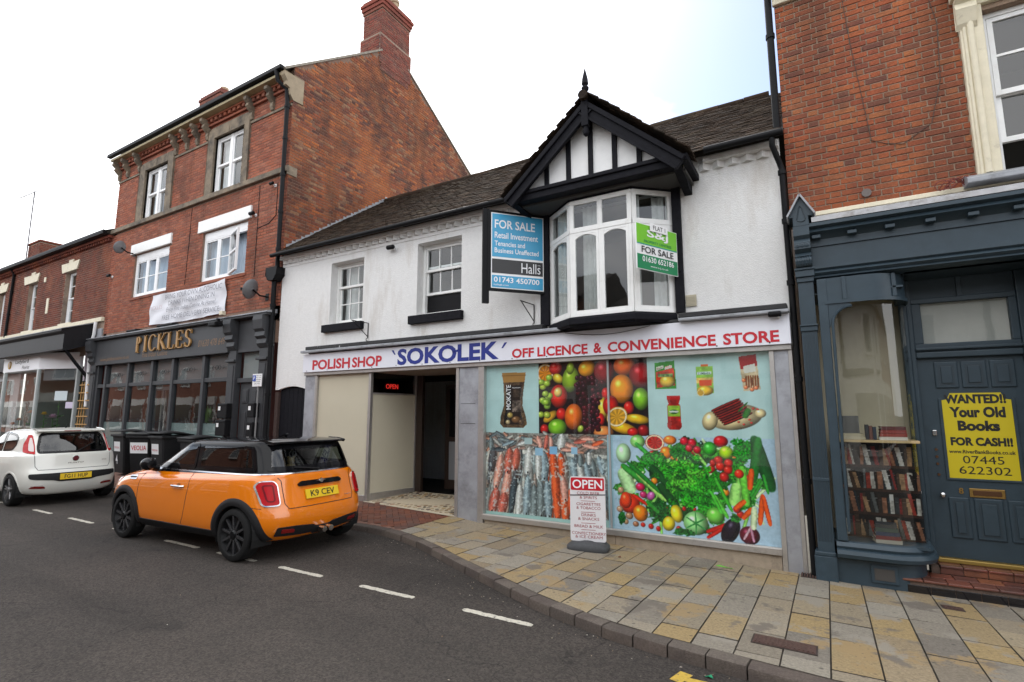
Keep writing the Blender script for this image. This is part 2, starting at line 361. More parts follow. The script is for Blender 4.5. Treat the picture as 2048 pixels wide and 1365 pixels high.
def print_mesh(name, img, P0, U, V, m, parent):
    """flat print: colours of img (rows from bottom) on a fine grid spanning P0 + u U + v V"""
    H, W = img.shape[:2]; P0, U, V = np.array(P0, float) - np.array(ORG[parent.name] if parent else (0, 0, 0)), np.array(U, float), np.array(V, float)
    uu, vv = np.meshgrid(np.linspace(0, 1, W), np.linspace(0, 1, H))
    co = P0 + uu[..., None] * U + vv[..., None] * V
    me = bpy.data.meshes.new(name); me.vertices.add(W * H); me.vertices.foreach_set('co', co.reshape(-1))
    a = (np.arange(H - 1)[:, None] * W + np.arange(W - 1)[None]).reshape(-1); q = np.stack([a, a + 1, a + W + 1, a + W], 1)
    n = len(q); me.loops.add(n * 4); me.loops.foreach_set('vertex_index', q.reshape(-1).astype(np.int32))
    me.polygons.add(n); me.polygons.foreach_set('loop_start', np.arange(0, n * 4, 4, dtype=np.int32)); me.update(calc_edges=True)
    at = me.color_attributes.new('Col', 'FLOAT_COLOR', 'POINT'); c = np.ones((H, W, 4), np.float32); c[..., :3] = img
    at.data.foreach_set('color', c.reshape(-1)); me.materials.append(m)
    return link(bpy.data.objects.new(name, me), parent)

# ---------------------------------------------------------------- lettering: all strings are meshed once, in one pass
TXT = {}
def prep_text(specs):
    tmp = []
    for s, bold, shear in specs:
        c = bpy.data.curves.new('t', 'FONT'); c.body = s; c.offset = bold; c.shear = shear; c.resolution_u = 3; c.align_x = 'LEFT'
        o = bpy.data.objects.new('t', c); C.objects.link(o); tmp.append(((s, bold, shear), o))
    bpy.context.view_layer.update(); dg = bpy.context.evaluated_depsgraph_get()
    for k, o in tmp:
        me = bpy.data.meshes.new_from_object(o.evaluated_get(dg)); n = len(me.vertices); co = np.empty(n * 3); me.vertices.foreach_get('co', co)
        TXT[k] = (co.reshape(-1, 3)[:, :2].copy(), [tuple(p.vertices) for p in me.polygons]); bpy.data.meshes.remove(me)
        c = o.data; bpy.data.objects.remove(o); bpy.data.curves.remove(c)
TEXTQ = []
def text(name, s, P0, U, V, m, parent, bold=0., shear=0., depth=.003):
    """queue a line of lettering whose bounding box spans P0 + u U + v V; built by flush_text()"""
    TEXTQ.append((name, s, P0, U, V, m, parent, bold, shear, depth))
def flush_text():
    prep_text(sorted({(q[1], q[7], q[8]) for q in TEXTQ}))
    for name, s, P0, U, V, m, parent, bold, shear, depth in TEXTQ:
        co, fs = TXT[(s, bold, shear)]; a, b = co.min(0), co.max(0); q = (co - a) / (b - a)
        P0, U, V = Vector(P0), Vector(U), Vector(V); n = U.cross(V).normalized()
        top = [P0 + U * x + V * y + n * depth for x, y in q]
        mb = MB().add(top, fs)
        # side walls: boundary edges
        cnt = {}
        for f in fs:
            for i in range(len(f)):
                e = (f[i], f[(i + 1) % len(f)]); k = tuple(sorted(e)); cnt[k] = None if k in cnt else e
        if depth > .004:
            bot = [p - n * depth for p in top]; nb = len(top); mb.v += [tuple(p) for p in bot]
            for e in cnt.values():
                if e: mb.f.append((e[1], e[0], e[0] + nb, e[1] + nb)); mb.m.append(0)
        obj(name, mb, m, parent)
    TEXTQ.clear()

# ================================================================ GROUND
FY = 7.3                                              # plane of the shop fronts
KERB = [(-60, 6.0), (-6.6, 6.0), (-6.1, 5.98), (-5.6, 5.92), (-5.2, 5.80), (-4.75, 5.62), (-4.3, 5.41), (-3.9, 5.20), (-3.5, 5.0), (-3.1, 4.82), (-2.75, 4.65),
        (-2.4, 4.49), (-2.0, 4.35), (-1.6, 4.23), (-1.2, 4.16), (-.8, 4.12), (-.4, 4.08), (0, 4.05), (.6, 4.02), (1.2, 4.0), (60, 4.0)]
def interp(x, t):
    for i in range(len(t) - 1):
        if x <= t[i + 1][0]:
            k = (x - t[i][0]) / (t[i + 1][0] - t[i][0]); return t[i][1] + (t[i + 1][1] - t[i][1]) * max(0, k)
    return t[-1][1]
ky = lambda x: interp(x, KERB)
ZF = [(-60, .34), (-20, .34), (-13, .31), (-10, .24), (-7.45, .17), (-5.37, .09), (-4.85, .045), (-.5, -.066), (2, -.1), (60, -.1)]
KH = .09
def gz(x, y):                                          # height of the pavement surface
    k = ky(x) + .13; t = min(1, max(0, (y - k) / (FY - k))); return KH + (interp(x, ZF) - KH) * t
ASPH = mat('asphalt', (.036, .0305, .0265), .88, var=.25, scale=160, bump=.5, bscale=260, stain=(.056, .046, .039), stain_scale=.45, stain_lo=.42, stain_hi=.75, spec=.3, rvar=.08)
n_ = ASPH.node_tree.nodes; l_ = ASPH.node_tree.links
# dark oil spots and faint tyre wear in the asphalt (marks with a shape of their own)
bs = n_['Principled BSDF']; prev = bs.inputs['Base Color'].links[0].from_socket
g_ = n_.new('ShaderNodeNewGeometry'); t_ = n_.new('ShaderNodeTexNoise'); t_.inputs['Scale'].default_value = 1.7; t_.inputs['Detail'].default_value = 3
l_.new(g_.outputs['Position'], t_.inputs['Vector']); r_ = n_.new('ShaderNodeMapRange'); r_.inputs[1].default_value = .66; r_.inputs[2].default_value = .76; r_.inputs[4].default_value = .55
l_.new(t_.outputs['Fac'], r_.inputs[0]); x_ = n_.new('ShaderNodeMix'); x_.data_type = 'RGBA'; x_.inputs['B'].default_value = (.012, .011, .01, 1)
l_.new(prev, x_.inputs['A']); l_.new(r_.outputs[0], x_.inputs['Factor'])
w_ = n_.new('ShaderNodeTexWhiteNoise'); v_ = n_.new('ShaderNodeTexVoronoi'); v_.inputs['Scale'].default_value = 75
l_.new(g_.outputs['Position'], v_.inputs['Vector'])
rr_ = n_.new('ShaderNodeMapRange'); rr_.inputs[1].default_value = .0; rr_.inputs[2].default_value = 1.; rr_.inputs[3].default_value = .55; rr_.inputs[4].default_value = 1.5
sc_ = n_.new('ShaderNodeSeparateColor'); l_.new(v_.outputs['Color'], sc_.inputs[0]); l_.new(sc_.outputs[0], rr_.inputs[0])
mm_ = n_.new('ShaderNodeVectorMath'); mm_.operation = 'SCALE'; l_.new(x_.outputs['Result'], mm_.inputs[0]); l_.new(rr_.outputs[0], mm_.inputs['Scale'])
# tyre-polished tracks along the street and hairline cracks
mp_ = n_.new('ShaderNodeVectorMath'); mp_.operation = 'MULTIPLY'; mp_.inputs[1].default_value = (.06, .9, 1); l_.new(g_.outputs['Position'], mp_.inputs[0])
tt_ = n_.new('ShaderNodeTexNoise'); tt_.inputs['Scale'].default_value = 1.; tt_.inputs['Detail'].default_value = 5; l_.new(mp_.outputs[0], tt_.inputs['Vector'])
tr_ = n_.new('ShaderNodeMapRange'); tr_.inputs[1].default_value = .3; tr_.inputs[2].default_value = .7; tr_.inputs[3].default_value = .72; tr_.inputs[4].default_value = 1.3; l_.new(tt_.outputs['Fac'], tr_.inputs[0])
m3_ = n_.new('ShaderNodeVectorMath'); m3_.operation = 'SCALE'; l_.new(mm_.outputs[0], m3_.inputs[0]); l_.new(tr_.outputs[0], m3_.inputs['Scale'])
wn_ = n_.new('ShaderNodeTexNoise'); wn_.inputs['Scale'].default_value = 2.2; wn_.inputs['Detail'].default_value = 5; l_.new(g_.outputs['Position'], wn_.inputs['Vector'])
wa_ = n_.new('ShaderNodeMixRGB') if False else n_.new('ShaderNodeVectorMath'); wa_.operation = 'MULTIPLY_ADD'; l_.new(wn_.outputs['Color'], wa_.inputs[0]); wa_.inputs[1].default_value = (.8, .8, 0); l_.new(g_.outputs['Position'], wa_.inputs[2])
vc_ = n_.new('ShaderNodeTexVoronoi'); vc_.feature = 'DISTANCE_TO_EDGE'; vc_.inputs['Scale'].default_value = .42; l_.new(wa_.outputs[0], vc_.inputs['Vector'])
cr_ = n_.new('ShaderNodeMapRange'); cr_.inputs[1].default_value = .0015; cr_.inputs[2].default_value = .004; cr_.inputs[3].default_value = .55; cr_.inputs[4].default_value = 1; l_.new(vc_.outputs['Distance'], cr_.inputs[0])
m4_ = n_.new('ShaderNodeVectorMath'); m4_.operation = 'SCALE'; l_.new(m3_.outputs[0], m4_.inputs[0]); l_.new(cr_.outputs[0], m4_.inputs['Scale'])
l_.new(m4_.outputs[0], bs.inputs['Base Color'])

ground = obj('ground', MB().add([(-400, -400, -.9), (400, -400, -.9), (400, 400, -.9), (-400, 400, -.9)], [(0, 1, 2, 3)]), mat('earth', (.1, .09, .07), .95, var=.2), kind='structure')
mb = MB(); fx = [x for x, _ in KERB]
mb.grid([[(x, -400, 0) for x in fx], [(x, ky(x) + .05, 0) for x in fx]])
for a, b in ((-400, -60), (60, 400)): mb.add([(a, -400, 0), (b, -400, 0), (b, ky(b if a < 0 else a) + .05, 0), (a, ky(a), 0)], [(0, 1, 2, 3)])
road = obj('road', mb, ASPH, kind='structure')
# painted bay line: worn white dashes and the end of a yellow line
PAINT = mat('road_paint', (.46, .43, .36), .75, var=.25, scale=40, stain=(.06, .055, .05), stain_scale=24, stain_lo=.54, stain_hi=.66, bump=.3, bscale=200)
YELL = mat('yellow_paint', (.45, .3, .04), .7, var=.2, scale=40, stain=(.1, .09, .07), stain_scale=22, stain_lo=.55, stain_hi=.66, bump=.3, bscale=200)
def dash(x0, x1, y0, y1, m, name, wob=.006):
    n = 24; A = []; B = []
    for i in range(n + 1):
        x = x0 + (x1 - x0) * i / n; e = min(i, n - i) / n; k = 1 if e > .03 else .55
        A.append((x, (y0 + y1) / 2 - (y1 - y0) / 2 * k + random.uniform(-wob, wob), .004)); B.append((x, (y0 + y1) / 2 + (y1 - y0) / 2 * k + random.uniform(-wob, wob), .004))
    return obj(name, MB().grid([A, B]), m, road)
x = -16.6
for x0, x1 in [(-16.3, -15.5), (-14.6, -13.8), (-12.88, -12.09), (-11.35, -10.46), (-9.75, -8.9), (-8.2, -7.35), (-6.9, -6.1), (-5.64, -4.9), (-4.31, -3.58), (-2.99, -2.26)]:
    dash(x0, x1, 4.13, 4.2, PAINT, 'bay_marking')
dash(-1.0, .9, 3.86, 3.93, YELL, 'yellow_line')
obj('yellow_line_end', MB().add([(-1.03, 3.84, .005), (-.95, 3.82, .005), (-.9, 3.97, .005), (-.99, 3.99, .005)], [(0, 1, 2, 3)]), YELL, road)
# leaf and paper litter in the channel
LIT = piece_mat('litter', [(.35, .31, .24), (.2, .14, .08), (.4, .38, .34), (.14, .08, .04)])
mb = MB()
for i in range(110):
    x = random.uniform(-5.6, 0.4); off = abs(random.gauss(0, .22)) + .04; y = ky(x) - off; a = random.uniform(0, 6.3); s = random.uniform(.004, .013)
    c, d = math.cos(a) * s, math.sin(a) * s
    mb.add([(x - c, y - d, .006), (x + d * .5, y - c * .5, .009), (x + c, y + d, .006), (x - d * .5, y + c * .5, .012)], [(0, 1, 2, 3)])
for i in range(22):
    x = random.uniform(-6, -.2); y = random.uniform(2.2, 4.6); s = random.uniform(.004, .011); mb.add([(x - s, y, .006), (x, y - s * .6, .008), (x + s, y, .006), (x, y + s * .5, .01)], [(0, 1, 2, 3)])
tag(obj('litter', mb, LIT, kind='stuff'), 'scraps of leaf and paper scattered along the kerb channel', 'litter')

# kerb: one stone after the other
KST = piece_mat('kerb_stone', [(.15, .12, .1), (.185, .155, .13), (.125, .105, .09), (.165, .13, .11)], .85, stain=(.07, .055, .05), stain_scale=3, lo=.5, hi=.7, grain=.35, gscale=60, bump=.5, gain=.68)
mb = MB()
mb.sweep([(-60, 6.0), (-8.8, 6.0)], [(0, -.06), (0, KH), (-.13, KH), (-.13, -.06)]); mb.sweep([(2.6, 4.0), (60, 4.0)], [(0, -.06), (0, KH), (-.13, KH), (-.13, -.06)])
kerb = obj('kerb', mb, KST, kind='structure')
x = -8.79
while x < 2.58:
    ln = .3 if -4.6 < x < -.6 else .62 if x > -.6 else .45
    x1 = x + ln * (1 if abs(ky(x) - ky(x + ln)) < .03 else .92); g = .006
    dz = random.uniform(-.006, .006); dy = random.uniform(-.006, .006)
    prof = [(0 + dy, -.06), (.0 + dy, KH - .022 + dz), (-.006 + dy, KH - .008 + dz), (-.02 + dy, KH + dz), (-.128, KH + dz), (-.128, -.06)]
    path = [(x + g + (x1 - x - 2 * g) * i / 3, ky(x + g + (x1 - x - 2 * g) * i / 3)) for i in range(4)]
    obj('kerb_stone', MB().sweep(path, prof), KST, kerb, smooth=30); x = x1

# pavement: bed sheet, stone slabs, herringbone brick pavers
BED = mat('paving_joint', (.075, .063, .05), .95, var=.3, scale=40)
mb = MB(); xs = [-60, -30, -20] + [-14 + .5 * i for i in range(37)] + [5, 8, 60]; P = []
for x in xs: P.append([(x, ky(x) + .1 + (FY + .05 - ky(x) - .1) * j / 6, gz(x, ky(x) + .1 + (FY - ky(x) - .1) * j / 6) - .018) for j in range(7)])
mb.grid(P); pavement = obj('pavement', mb, BED, kind='structure')
SLAB = piece_mat('york_stone', [(.275, .2, .1), (.31, .225, .11), (.25, .22, .175), (.285, .21, .11), (.265, .235, .19), (.2, .175, .14), (.31, .24, .14), (.28, .25, .2), (.165, .145, .12), (.28, .21, .12), (.24, .212, .17)],
                 .75, stain=[(.285, .2, .1), (.255, .23, .19), (.14, .12, .1)], stain_scale=2.1, lo=.58, hi=.62, grain=.38, gscale=48, bump=.5, bscale=110, spec=.25, gain=.95, spots=[(9, .16, (.05, .045, .04)), (23, .2, (.08, .07, .06))])
def slab(poly, zoff=0, m=SLAB, name='paving_slab', parent=None, th=.03, tilt=None):
    tx, ty = tilt or (random.uniform(-.004, .004), random.uniform(-.004, .004)); cx = sum(p[0] for p in poly) / len(poly); cy = sum(p[1] for p in poly) / len(poly)
    top = [(x, y, gz(x, y) + zoff + tx * (x - cx) * 3 + ty * (y - cy) * 3) for x, y in poly]; n = len(poly)
    ins = [(x + (cx - x) * .01, y + (cy - y) * .01, z + .0) for x, y, z in top]; low = [(x, y, z - .002) for x, y, z in top]; bot = [(x, y, z - th) for x, y, z in top]
    fs = [tuple(range(n))] + [(n + i, n + (i + 1) % n, (i + 1) % n, i) for i in range(n)] + [(2 * n + i, 2 * n + (i + 1) % n, n + (i + 1) % n, n + i) for i in range(n)]
    mb = MB().add(ins + low + bot, fs); mb.m = [0] * (n + 1) + [1] * n
    return obj(name, mb, [m, BED], parent or pavement)
COVERS = [(-.62, -.15, 4.74, 4.94), (.83, 1.02, 6.58, 6.76)]
x = -5.48; col = 0
while x < 3.4:
    x1 = x + .3; g = .0055
    a, b = ky(x) + .135, ky(x1) + .135; y = max(a, b) - random.uniform(0, .3) + .35; first = True
    # herringbone patch ends on a diagonal at the left
    while True:
        ln = random.choice([.42, .5, .56, .62, .45, .7]); ye = min(y, FY - .002)
        if FY - ye < .18: ye = FY - .002
        if first: lo = (a, b); first = False
        else: lo = (ys, ys)
        poly = [(x + g, lo[0] + g * 1.4), (x1 - g, lo[1] + g * 1.4), (x1 - g, ye - g * 1.4), (x + g, ye - g * 1.4)]
        cy = sum(p[1] for p in poly) / 4; cx = (x + x1) / 2
        if min(ye - lo[0], ye - lo[1]) > .02:
            slab(poly, random.uniform(-.003, .003))
        ys = ye
        if ye >= FY - .003: break
        y = ye + ln
    x = x1; col += 1
PAV = piece_mat('brick_paver', [(.19, .075, .05), (.23, .09, .055), (.15, .065, .05), (.21, .1, .07), (.13, .07, .06)], .85, stain=(.09, .065, .055), stain_scale=1.5, grain=.3, gscale=70, bump=.4, gain=.75)
pv = mesh_of('paver', MB().add([(-.097, -.047, -.03), (.097, -.047, -.03), (.097, .047, -.03), (-.097, .047, -.03), (-.097, -.047, -.003), (.097, -.047, -.003), (.097, .047, -.003), (-.097, .047, -.003), (-.094, -.044, 0), (.094, -.044, 0), (.094, .044, 0), (-.094, .044, 0)],
             [(0, 1, 5, 4), (1, 2, 6, 5), (2, 3, 7, 6), (3, 0, 4, 7), (4, 5, 9, 8), (5, 6, 10, 9), (6, 7, 11, 10), (7, 4, 8, 11), (8, 9, 10, 11)]), PAV)
it = []
for i in range(-70, 70):
    for j in range(-30, 30):
        for k in (0, 1):
            # herringbone lattice at 45 degrees: period (.2,.2)/( .1,-.1)
            u = i * .1 + j * .2 + (0 if k == 0 else .15); v = i * .1 - j * .2 - (0 if k == 0 else .05)
            if k == 0: pu, pvv, rot = u, v, 0
            else: pu, pvv, rot = u, v, 90
            a = R(45); X = -7 + pu * math.cos(a) - pvv * math.sin(a); Yv = 6.6 + pu * math.sin(a) + pvv * math.cos(a)
            if not (-10.2 < X < -5.48 and ky(X) + .2 < Yv < FY - .04): continue
            sx = (gz(X + .05, Yv) - gz(X - .05, Yv)) / .1; sy = (gz(X, Yv + .05) - gz(X, Yv - .05)) / .1
            nrm = Vector((-sx, -sy, 1)).normalized(); q = Vector((0, 0, 1)).rotation_difference(nrm).to_matrix() @ Matrix.Rotation(a + R(rot), 3, 'Z')
            it.append(((X, Yv, gz(X, Yv) + random.uniform(-.002, .002)), q, (1, 1, 1)))
pieces(pavement, 'brick_paver', it, pv)
# plain concrete and brick paving farther left, behind the parked cars
mb = MB(); xs = [-60, -30, -20, -14, -10.2]; mb.grid([[(x, ky(x) + .13 + (FY - ky(x) - .13) * j / 4, gz(x, ky(x) + .13 + (FY - ky(x) - .13) * j / 4)) for j in range(5)] for x in xs])
mb.grid([[(x, ky(x) + .131, gz(x, ky(x) + .131) - .003), (x, ky(x) + .22, gz(x, ky(x) + .22) - .003)] for x in (-10.2, -9, -8, -7, -6.2, -5.6, -5.48)])
obj('far_paving', mb, mat('far_pavers', (.17, .085, .06), .85, var=.35, scale=18, bump=.3), pavement)
# covers in the pavement
IRON = mat('rusty_iron', (.09, .05, .04), .7, metal=.3, var=.4, scale=40, bump=.4, bscale=60)
def cover(name, x0, x1, y0, y1, label, ribs):
    t = thing(name, label, 'cover', ((x0 + x1) / 2, (y0 + y1) / 2, gz((x0 + x1) / 2, (y0 + y1) / 2)))
    def patch(a, b, c, d, z): return MB().add([(x, y, gz(x, y) + zz) for zz in (-.02, z) for x, y in ((a, c), (b, c), (b, d), (a, d))], [(4, 5, 6, 7), (0, 1, 5, 4), (1, 2, 6, 5), (2, 3, 7, 6), (3, 0, 4, 7)])
    obj('frame', patch(x0, x1, y0, y1, .006), mat('cast_iron', (.05, .035, .03), .7, metal=.3, var=.3), t)
    obj('plate', patch(x0 + .012, x1 - .012, y0 + .012, y1 - .012, .010), IRON, t)
    for i in range(ribs):
        a = x0 + .03 + (x1 - x0 - .06) * i / (ribs - 1)
        obj('rib', patch(a - .006, a + .006, y0 + .025, y1 - .025, .0145), IRON, t)
    return t
cover('inspection_cover', -.6, -.16, 4.56, 4.77, 'large rusty rectangular inspection cover in the stone pavement', 14)
cover('stopcock_cover', .84, 1.01, 6.6, 6.75, 'small rusty square cover near the tiled doorstep', 5)
t = thing('drain_grate', 'rusty slotted drain grate below the black downpipe', 'grate', (-.24, 7.2, gz(-.24, 7.2)))
obj('frame', MB().box(-.36, -.12, 7.09, 7.27, gz(-.3, 7.2) - .05, gz(-.24, 7.2) + .007), mat('drain_pit', (.01, .01, .01), .9), t)
for i in range(9): box('bar', -.355 + i * .027, -.34 + i * .027, 7.09, 7.27, gz(-.24, 7.2) + .008, gz(-.24, 7.2) + .02, IRON, t, 0)

for nm, pts, col, lab in (('green_scrap', [(-.83, 4.0), (-.8, 3.985), (-.775, 4.0), (-.79, 4.02), (-.815, 4.015)], (.02, .25, .12), 'green plastic scrap in the road below the kerb'),
                         ('red_leaf', [(-2.34, 6.55), (-2.32, 6.535), (-2.3, 6.55), (-2.31, 6.575)], (.12, .02, .015), 'dark red leaf on the slabs right of the pavement sign'),
                         ('green_wrapper', [(-1.25, 6.93), (-1.06, 6.88), (-1.05, 6.895), (-1.22, 6.95)], (.12, .4, .04), 'bright green strip of wrapper on slabs by the stall riser')):
    zz = [(x, y, (gz(x, y) if y > 4.1 else 0) + .006 + .012 * (k % 2)) for k, (x, y) in enumerate(pts)]
    tag(obj(nm, MB().add(zz + [(a, b, c - .004) for a, b, c in zz], [tuple(range(len(pts)))] + [(i, i + len(pts), (i + 1) % len(pts) + len(pts), (i + 1) % len(pts)) for i in range(len(pts))]), mat(nm, col, .5)), lab, 'litter')

# ================================================================ shared building parts
def room(parent, x0, x1, y0, y1, z0, z1, m=ROOM, name='room'):
    v = [(x0, y0, z0), (x1, y0, z0), (x1, y1, z0), (x0, y1, z0), (x0, y0, z1), (x1, y0, z1), (x1, y1, z1), (x0, y1, z1)]
    return obj(name, MB().add(v, [(0, 1, 2, 3), (7, 6, 5, 4), (1, 5, 6, 2), (2, 6, 7, 3), (3, 7, 4, 0)]), m, parent)
def curtain(parent, x0, x1, y, z0, z1, m=CURT, amp=.02, per=.09, name='curtain'):
    n = max(8, int((x1 - x0) / per * 6)); ph = random.uniform(0, 6)
    row = [(x0 + (x1 - x0) * i / n, amp * math.sin(ph + 2 * math.pi * (x1 - x0) * i / n / per) + amp * .5 * math.sin(3.1 * i / 7 + ph)) for i in range(n + 1)]
    return obj(name, MB().grid([[(x, y + d * (1.2 if z == z0 else .8), z) for x, d in row] for z in (z0, (z0 + z1) / 2, z1)]), m, parent, smooth=60)
def lights(parent, name, ls, y, fm, frame=.045, bar=.018, outer=None, gm=None, dep=.05, arch=0):
    """a window at plane y: ls = lights (x0,x1,z0,z1,cols,rows[,dy]); outer = outer frame box and its width"""
    mb = MB()
    if outer:
        a, b, c, d, w = outer
        mb.box(a, a + w, y - .01, y + .07, c, d).box(b - w, b, y - .01, y + .07, c, d).box(a + w, b - w, y - .008, y + .068, d - w, d).box(a + w, b - w, y - .014, y + .07, c, c + w)
    win = obj(name, mb, fm, parent, bevel=.004)
    for q in ls:
        a, b, c, d, nc, nr = q[:6]; dy = q[6] if len(q) > 6 else 0; Y = y + dy; f = frame
        mb = MB().box(a, a + f, Y, Y + dep, c, d).box(b - f, b, Y, Y + dep, c, d).box(a + f, b - f, Y + .001, Y + dep, d - f, d).box(a + f, b - f, Y + .001, Y + dep, c, c + f * 1.2)
        if arch:
            n = 8; A = [(a + f + (b - a - 2 * f) * i / n, d - f * .9 - arch * (abs(2 * i / n - 1)) ** 2.2) for i in range(n + 1)]
            mb.prism([(a + f, d - f)] + [(x, z) for x, z in A] + [(b - f, d - f)], 'y', Y + .002, Y + dep - .002)
        obj('sash', mb, fm, win, bevel=.003)
        i0, i1, k0, k1 = a + f, b - f, c + f * 1.2, d - f
        for i in range(1, nc): x = i0 + (i1 - i0) * i / nc; box('glazing_bar', x - bar / 2, x + bar / 2, Y + .008, Y + .04, k0, k1, fm, win, 0)
        for j in range(1, nr): z = k0 + (k1 - k0) * j / nr; box('glazing_bar', i0, i1, Y + .009, Y + .039, z - bar / 2, z + bar / 2, fm, win, 0)
        for i in range(nc):
            for j in range(nr):
                xa, xb = i0 + (i1 - i0) * i / nc, i0 + (i1 - i0) * (i + 1) / nc; za, zb = k0 + (k1 - k0) * j / nr, k0 + (k1 - k0) * (j + 1) / nr
                t = random.uniform(-.002, .002); t2 = random.uniform(-.002, .002)
                obj('pane', MB().add([(xa, Y + .022 + t, za), (xb, Y + .022 - t, za), (xb, Y + .022 - t + t2, zb), (xa, Y + .022 + t + t2, zb)], [(0, 1, 2, 3)]), gm or GLASS, win)
    return win
def pipe(name, pts, r, parent, m=BLACKM, brackets=()):
    o = obj(name, MB().tube(pts, r, 10), m, parent, smooth=40)
    for z in brackets:
        p = min(pts, key=lambda q: abs(q[2] - z)); i = [k for k in range(len(pts) - 1) if min(pts[k][2], pts[k + 1][2]) <= z <= max(pts[k][2], pts[k + 1][2])]
        if i: a, b = Vector(pts[i[0]]), Vector(pts[i[0] + 1]); p = a + (b - a) * ((z - a.z) / (b.z - a.z + 1e-9))
        obj('collar', MB().lathe([(r + .012, -.03), (r + .012, .03)], (p[0], p[1], z), n=12), m, o)
    return o
TILE = piece_mat('clay_tile', [(.05, .036, .028), (.075, .05, .036), (.04, .032, .028), (.09, .06, .042), (.055, .045, .038), (.10, .075, .055)], .9, stain=[(.02, .018, .012), (.085, .066, .045)], stain_scale=1.6, lo=.55, hi=.75, grain=.4, gscale=40, bump=.4, spec=.05, gain=.62)
tile_me = mesh_of('roof_tile', MB().box(-.081, .081, -.02, .13, -.002, .012), TILE)
def tile_rows(eave, up, across, length, width, skip=None, exp=.1, tw=.166, stag=.083):
    """tiles on a slope: eave corner, unit vectors up the slope and along the eave"""
    up, across, e = Vector(up).normalized(), Vector(across).normalized(), Vector(eave); nrm = across.cross(up); rows = int(length / exp); it = []
    base = Matrix((across, up, nrm)).transposed()
    for r in range(rows):
        off = stag if r % 2 else 0; u = off
        sag = .012 * math.sin(r * .35)
        while u < width + (0 if r % 2 else .01):
            p = e + up * (r * exp + random.uniform(-.008, .008)) + across * u + nrm * (.022 + random.uniform(-.004, .006) + .012 * math.sin(u * 1.3 + r * .1))
            if not (skip and skip(p)):
                tilt = Matrix.Rotation(R(-5 + random.uniform(-1.5, 1.5)), 3, 'X') @ Matrix.Rotation(R(random.uniform(-1.6, 1.6)), 3, 'Z') @ Matrix.Rotation(R(random.uniform(-1.5, 1.5)), 3, 'Y')
                it.append((p, base @ tilt, (1, 1, 1)))
            u += tw
    return it

# ================================================================ WHITE SHOP BUILDING (centre)
RENDER = mat('white_render', (.74, .735, .72), .9, var=.05, scale=14, bump=.55, bscale=85, stain=(.46, .41, .35), stain_scale=1.5, stain_lo=.53, stain_hi=.82, zst=.22)
shop = thing('shop_building', 'white rendered shop with black timbered gable, red and blue lettered sign and tiled roof', 'building', (-5.3, FY, 0))
W1 = (-8.75, -7.79, 3.62, 4.93); W2 = (-6.38, -5.36, 3.59, 4.96); BAYO = (-3.5, -1.76, 3.2, 5.0)
mb = MB(); wall_y(mb, -10.38, -.26, 2.63, 5.36, [W1, W2, BAYO, (-9.3, -.3, 2.5, 2.64)][:3], FY, .2)
# left end below the sign: arch over the passage
arc = [(-9.36 - .92 * i / 12, 2.3 + .07 * math.sin(math.pi * i / 12)) for i in range(13)]
mb.prism([(-9.36, 2.63)] + arc + [(-10.38, 2.3), (-10.38, 2.63)], 'y', FY, FY + .25)
mb.box(-10.37, -.27, 10.9, 11.0, 0, 5.36)
wall = obj('wall', mb, RENDER, shop)
box('passage_jamb', -10.38, -10.27, FY, FY + .2, -.1, 2.25, mat('dark_brick_jamb', (.05, .03, .025), .9, var=.4, scale=20), shop)
d = obj('passage_door', MB().box(-10.27, -9.34, FY + .08, FY + .12, 0, 2.42), BLACKW, shop)
for i in range(6): box('plank', -10.265 + i * .145, -10.125 + i * .145, FY + .06, FY + .08, .18, 2.36, BLACKW, d, .004)
# first floor sash windows
for (a, b, c, e), mid, op in ((W1, 4.42, 0), (W2, 4.45, .34)):
    wy = FY + .18
    ls = [(a + .06, b - .06, mid - .02, e - .06, 3, 1, .0), (a + .06, b - .06, c + .06 + op, mid + .02 + (op * .2 if op else 0), 3, 2 if not op else 1, .035)]
    wn = lights(shop, 'sash_window', ls, wy, WHITEP, .04, .02, (a, b, c, e, .055))
    room(wn, a - .5, b + .5, wy + .12, wy + 1.6, c - .3, e + .3)
    if op: box('dark_board', a + .07, b - .07, wy + .07, wy + .09, c + .06, c + .38, BLACKM, wn, 0)
    else: curtain(wn, a + .05, a + .4, wy + .2, c, e); curtain(wn, b - .32, b - .05, wy + .2, c, e)
    s = box('window_sill', a - .13, b + .06, FY - .09, FY + .1, c - .17, c - .015, BLACKW, wn, .008)
# dogtooth course under the eaves
dt = mesh_of('dogtooth_brick', MB().prism([(-.08, 0), (0, -.075), (.08, 0)], 'z', -.045, .045), RENDER)
dt2 = MB().prism([(-.085, .02), (0, -.075), (.085, .02)], 'z', -.05, .05)
pieces(shop, 'dogtooth_brick', [((x, FY, 5.175), None, (1, 1, 1)) for x in [-10.28 + .185 * i for i in range(33)] + [-1.2 + .185 * i for i in range(5)]], dt)
box('eaves_course', -10.37, -4.1, FY - .1, FY, 5.222, 5.3, RENDER, shop); box('eaves_course', -1.2, -.27, FY - .1, FY, 5.222, 5.3, RENDER, shop)
box('string_band', -10.36, -3.95, FY - .012, FY, 5.06, 5.125, RENDER, shop, .003)
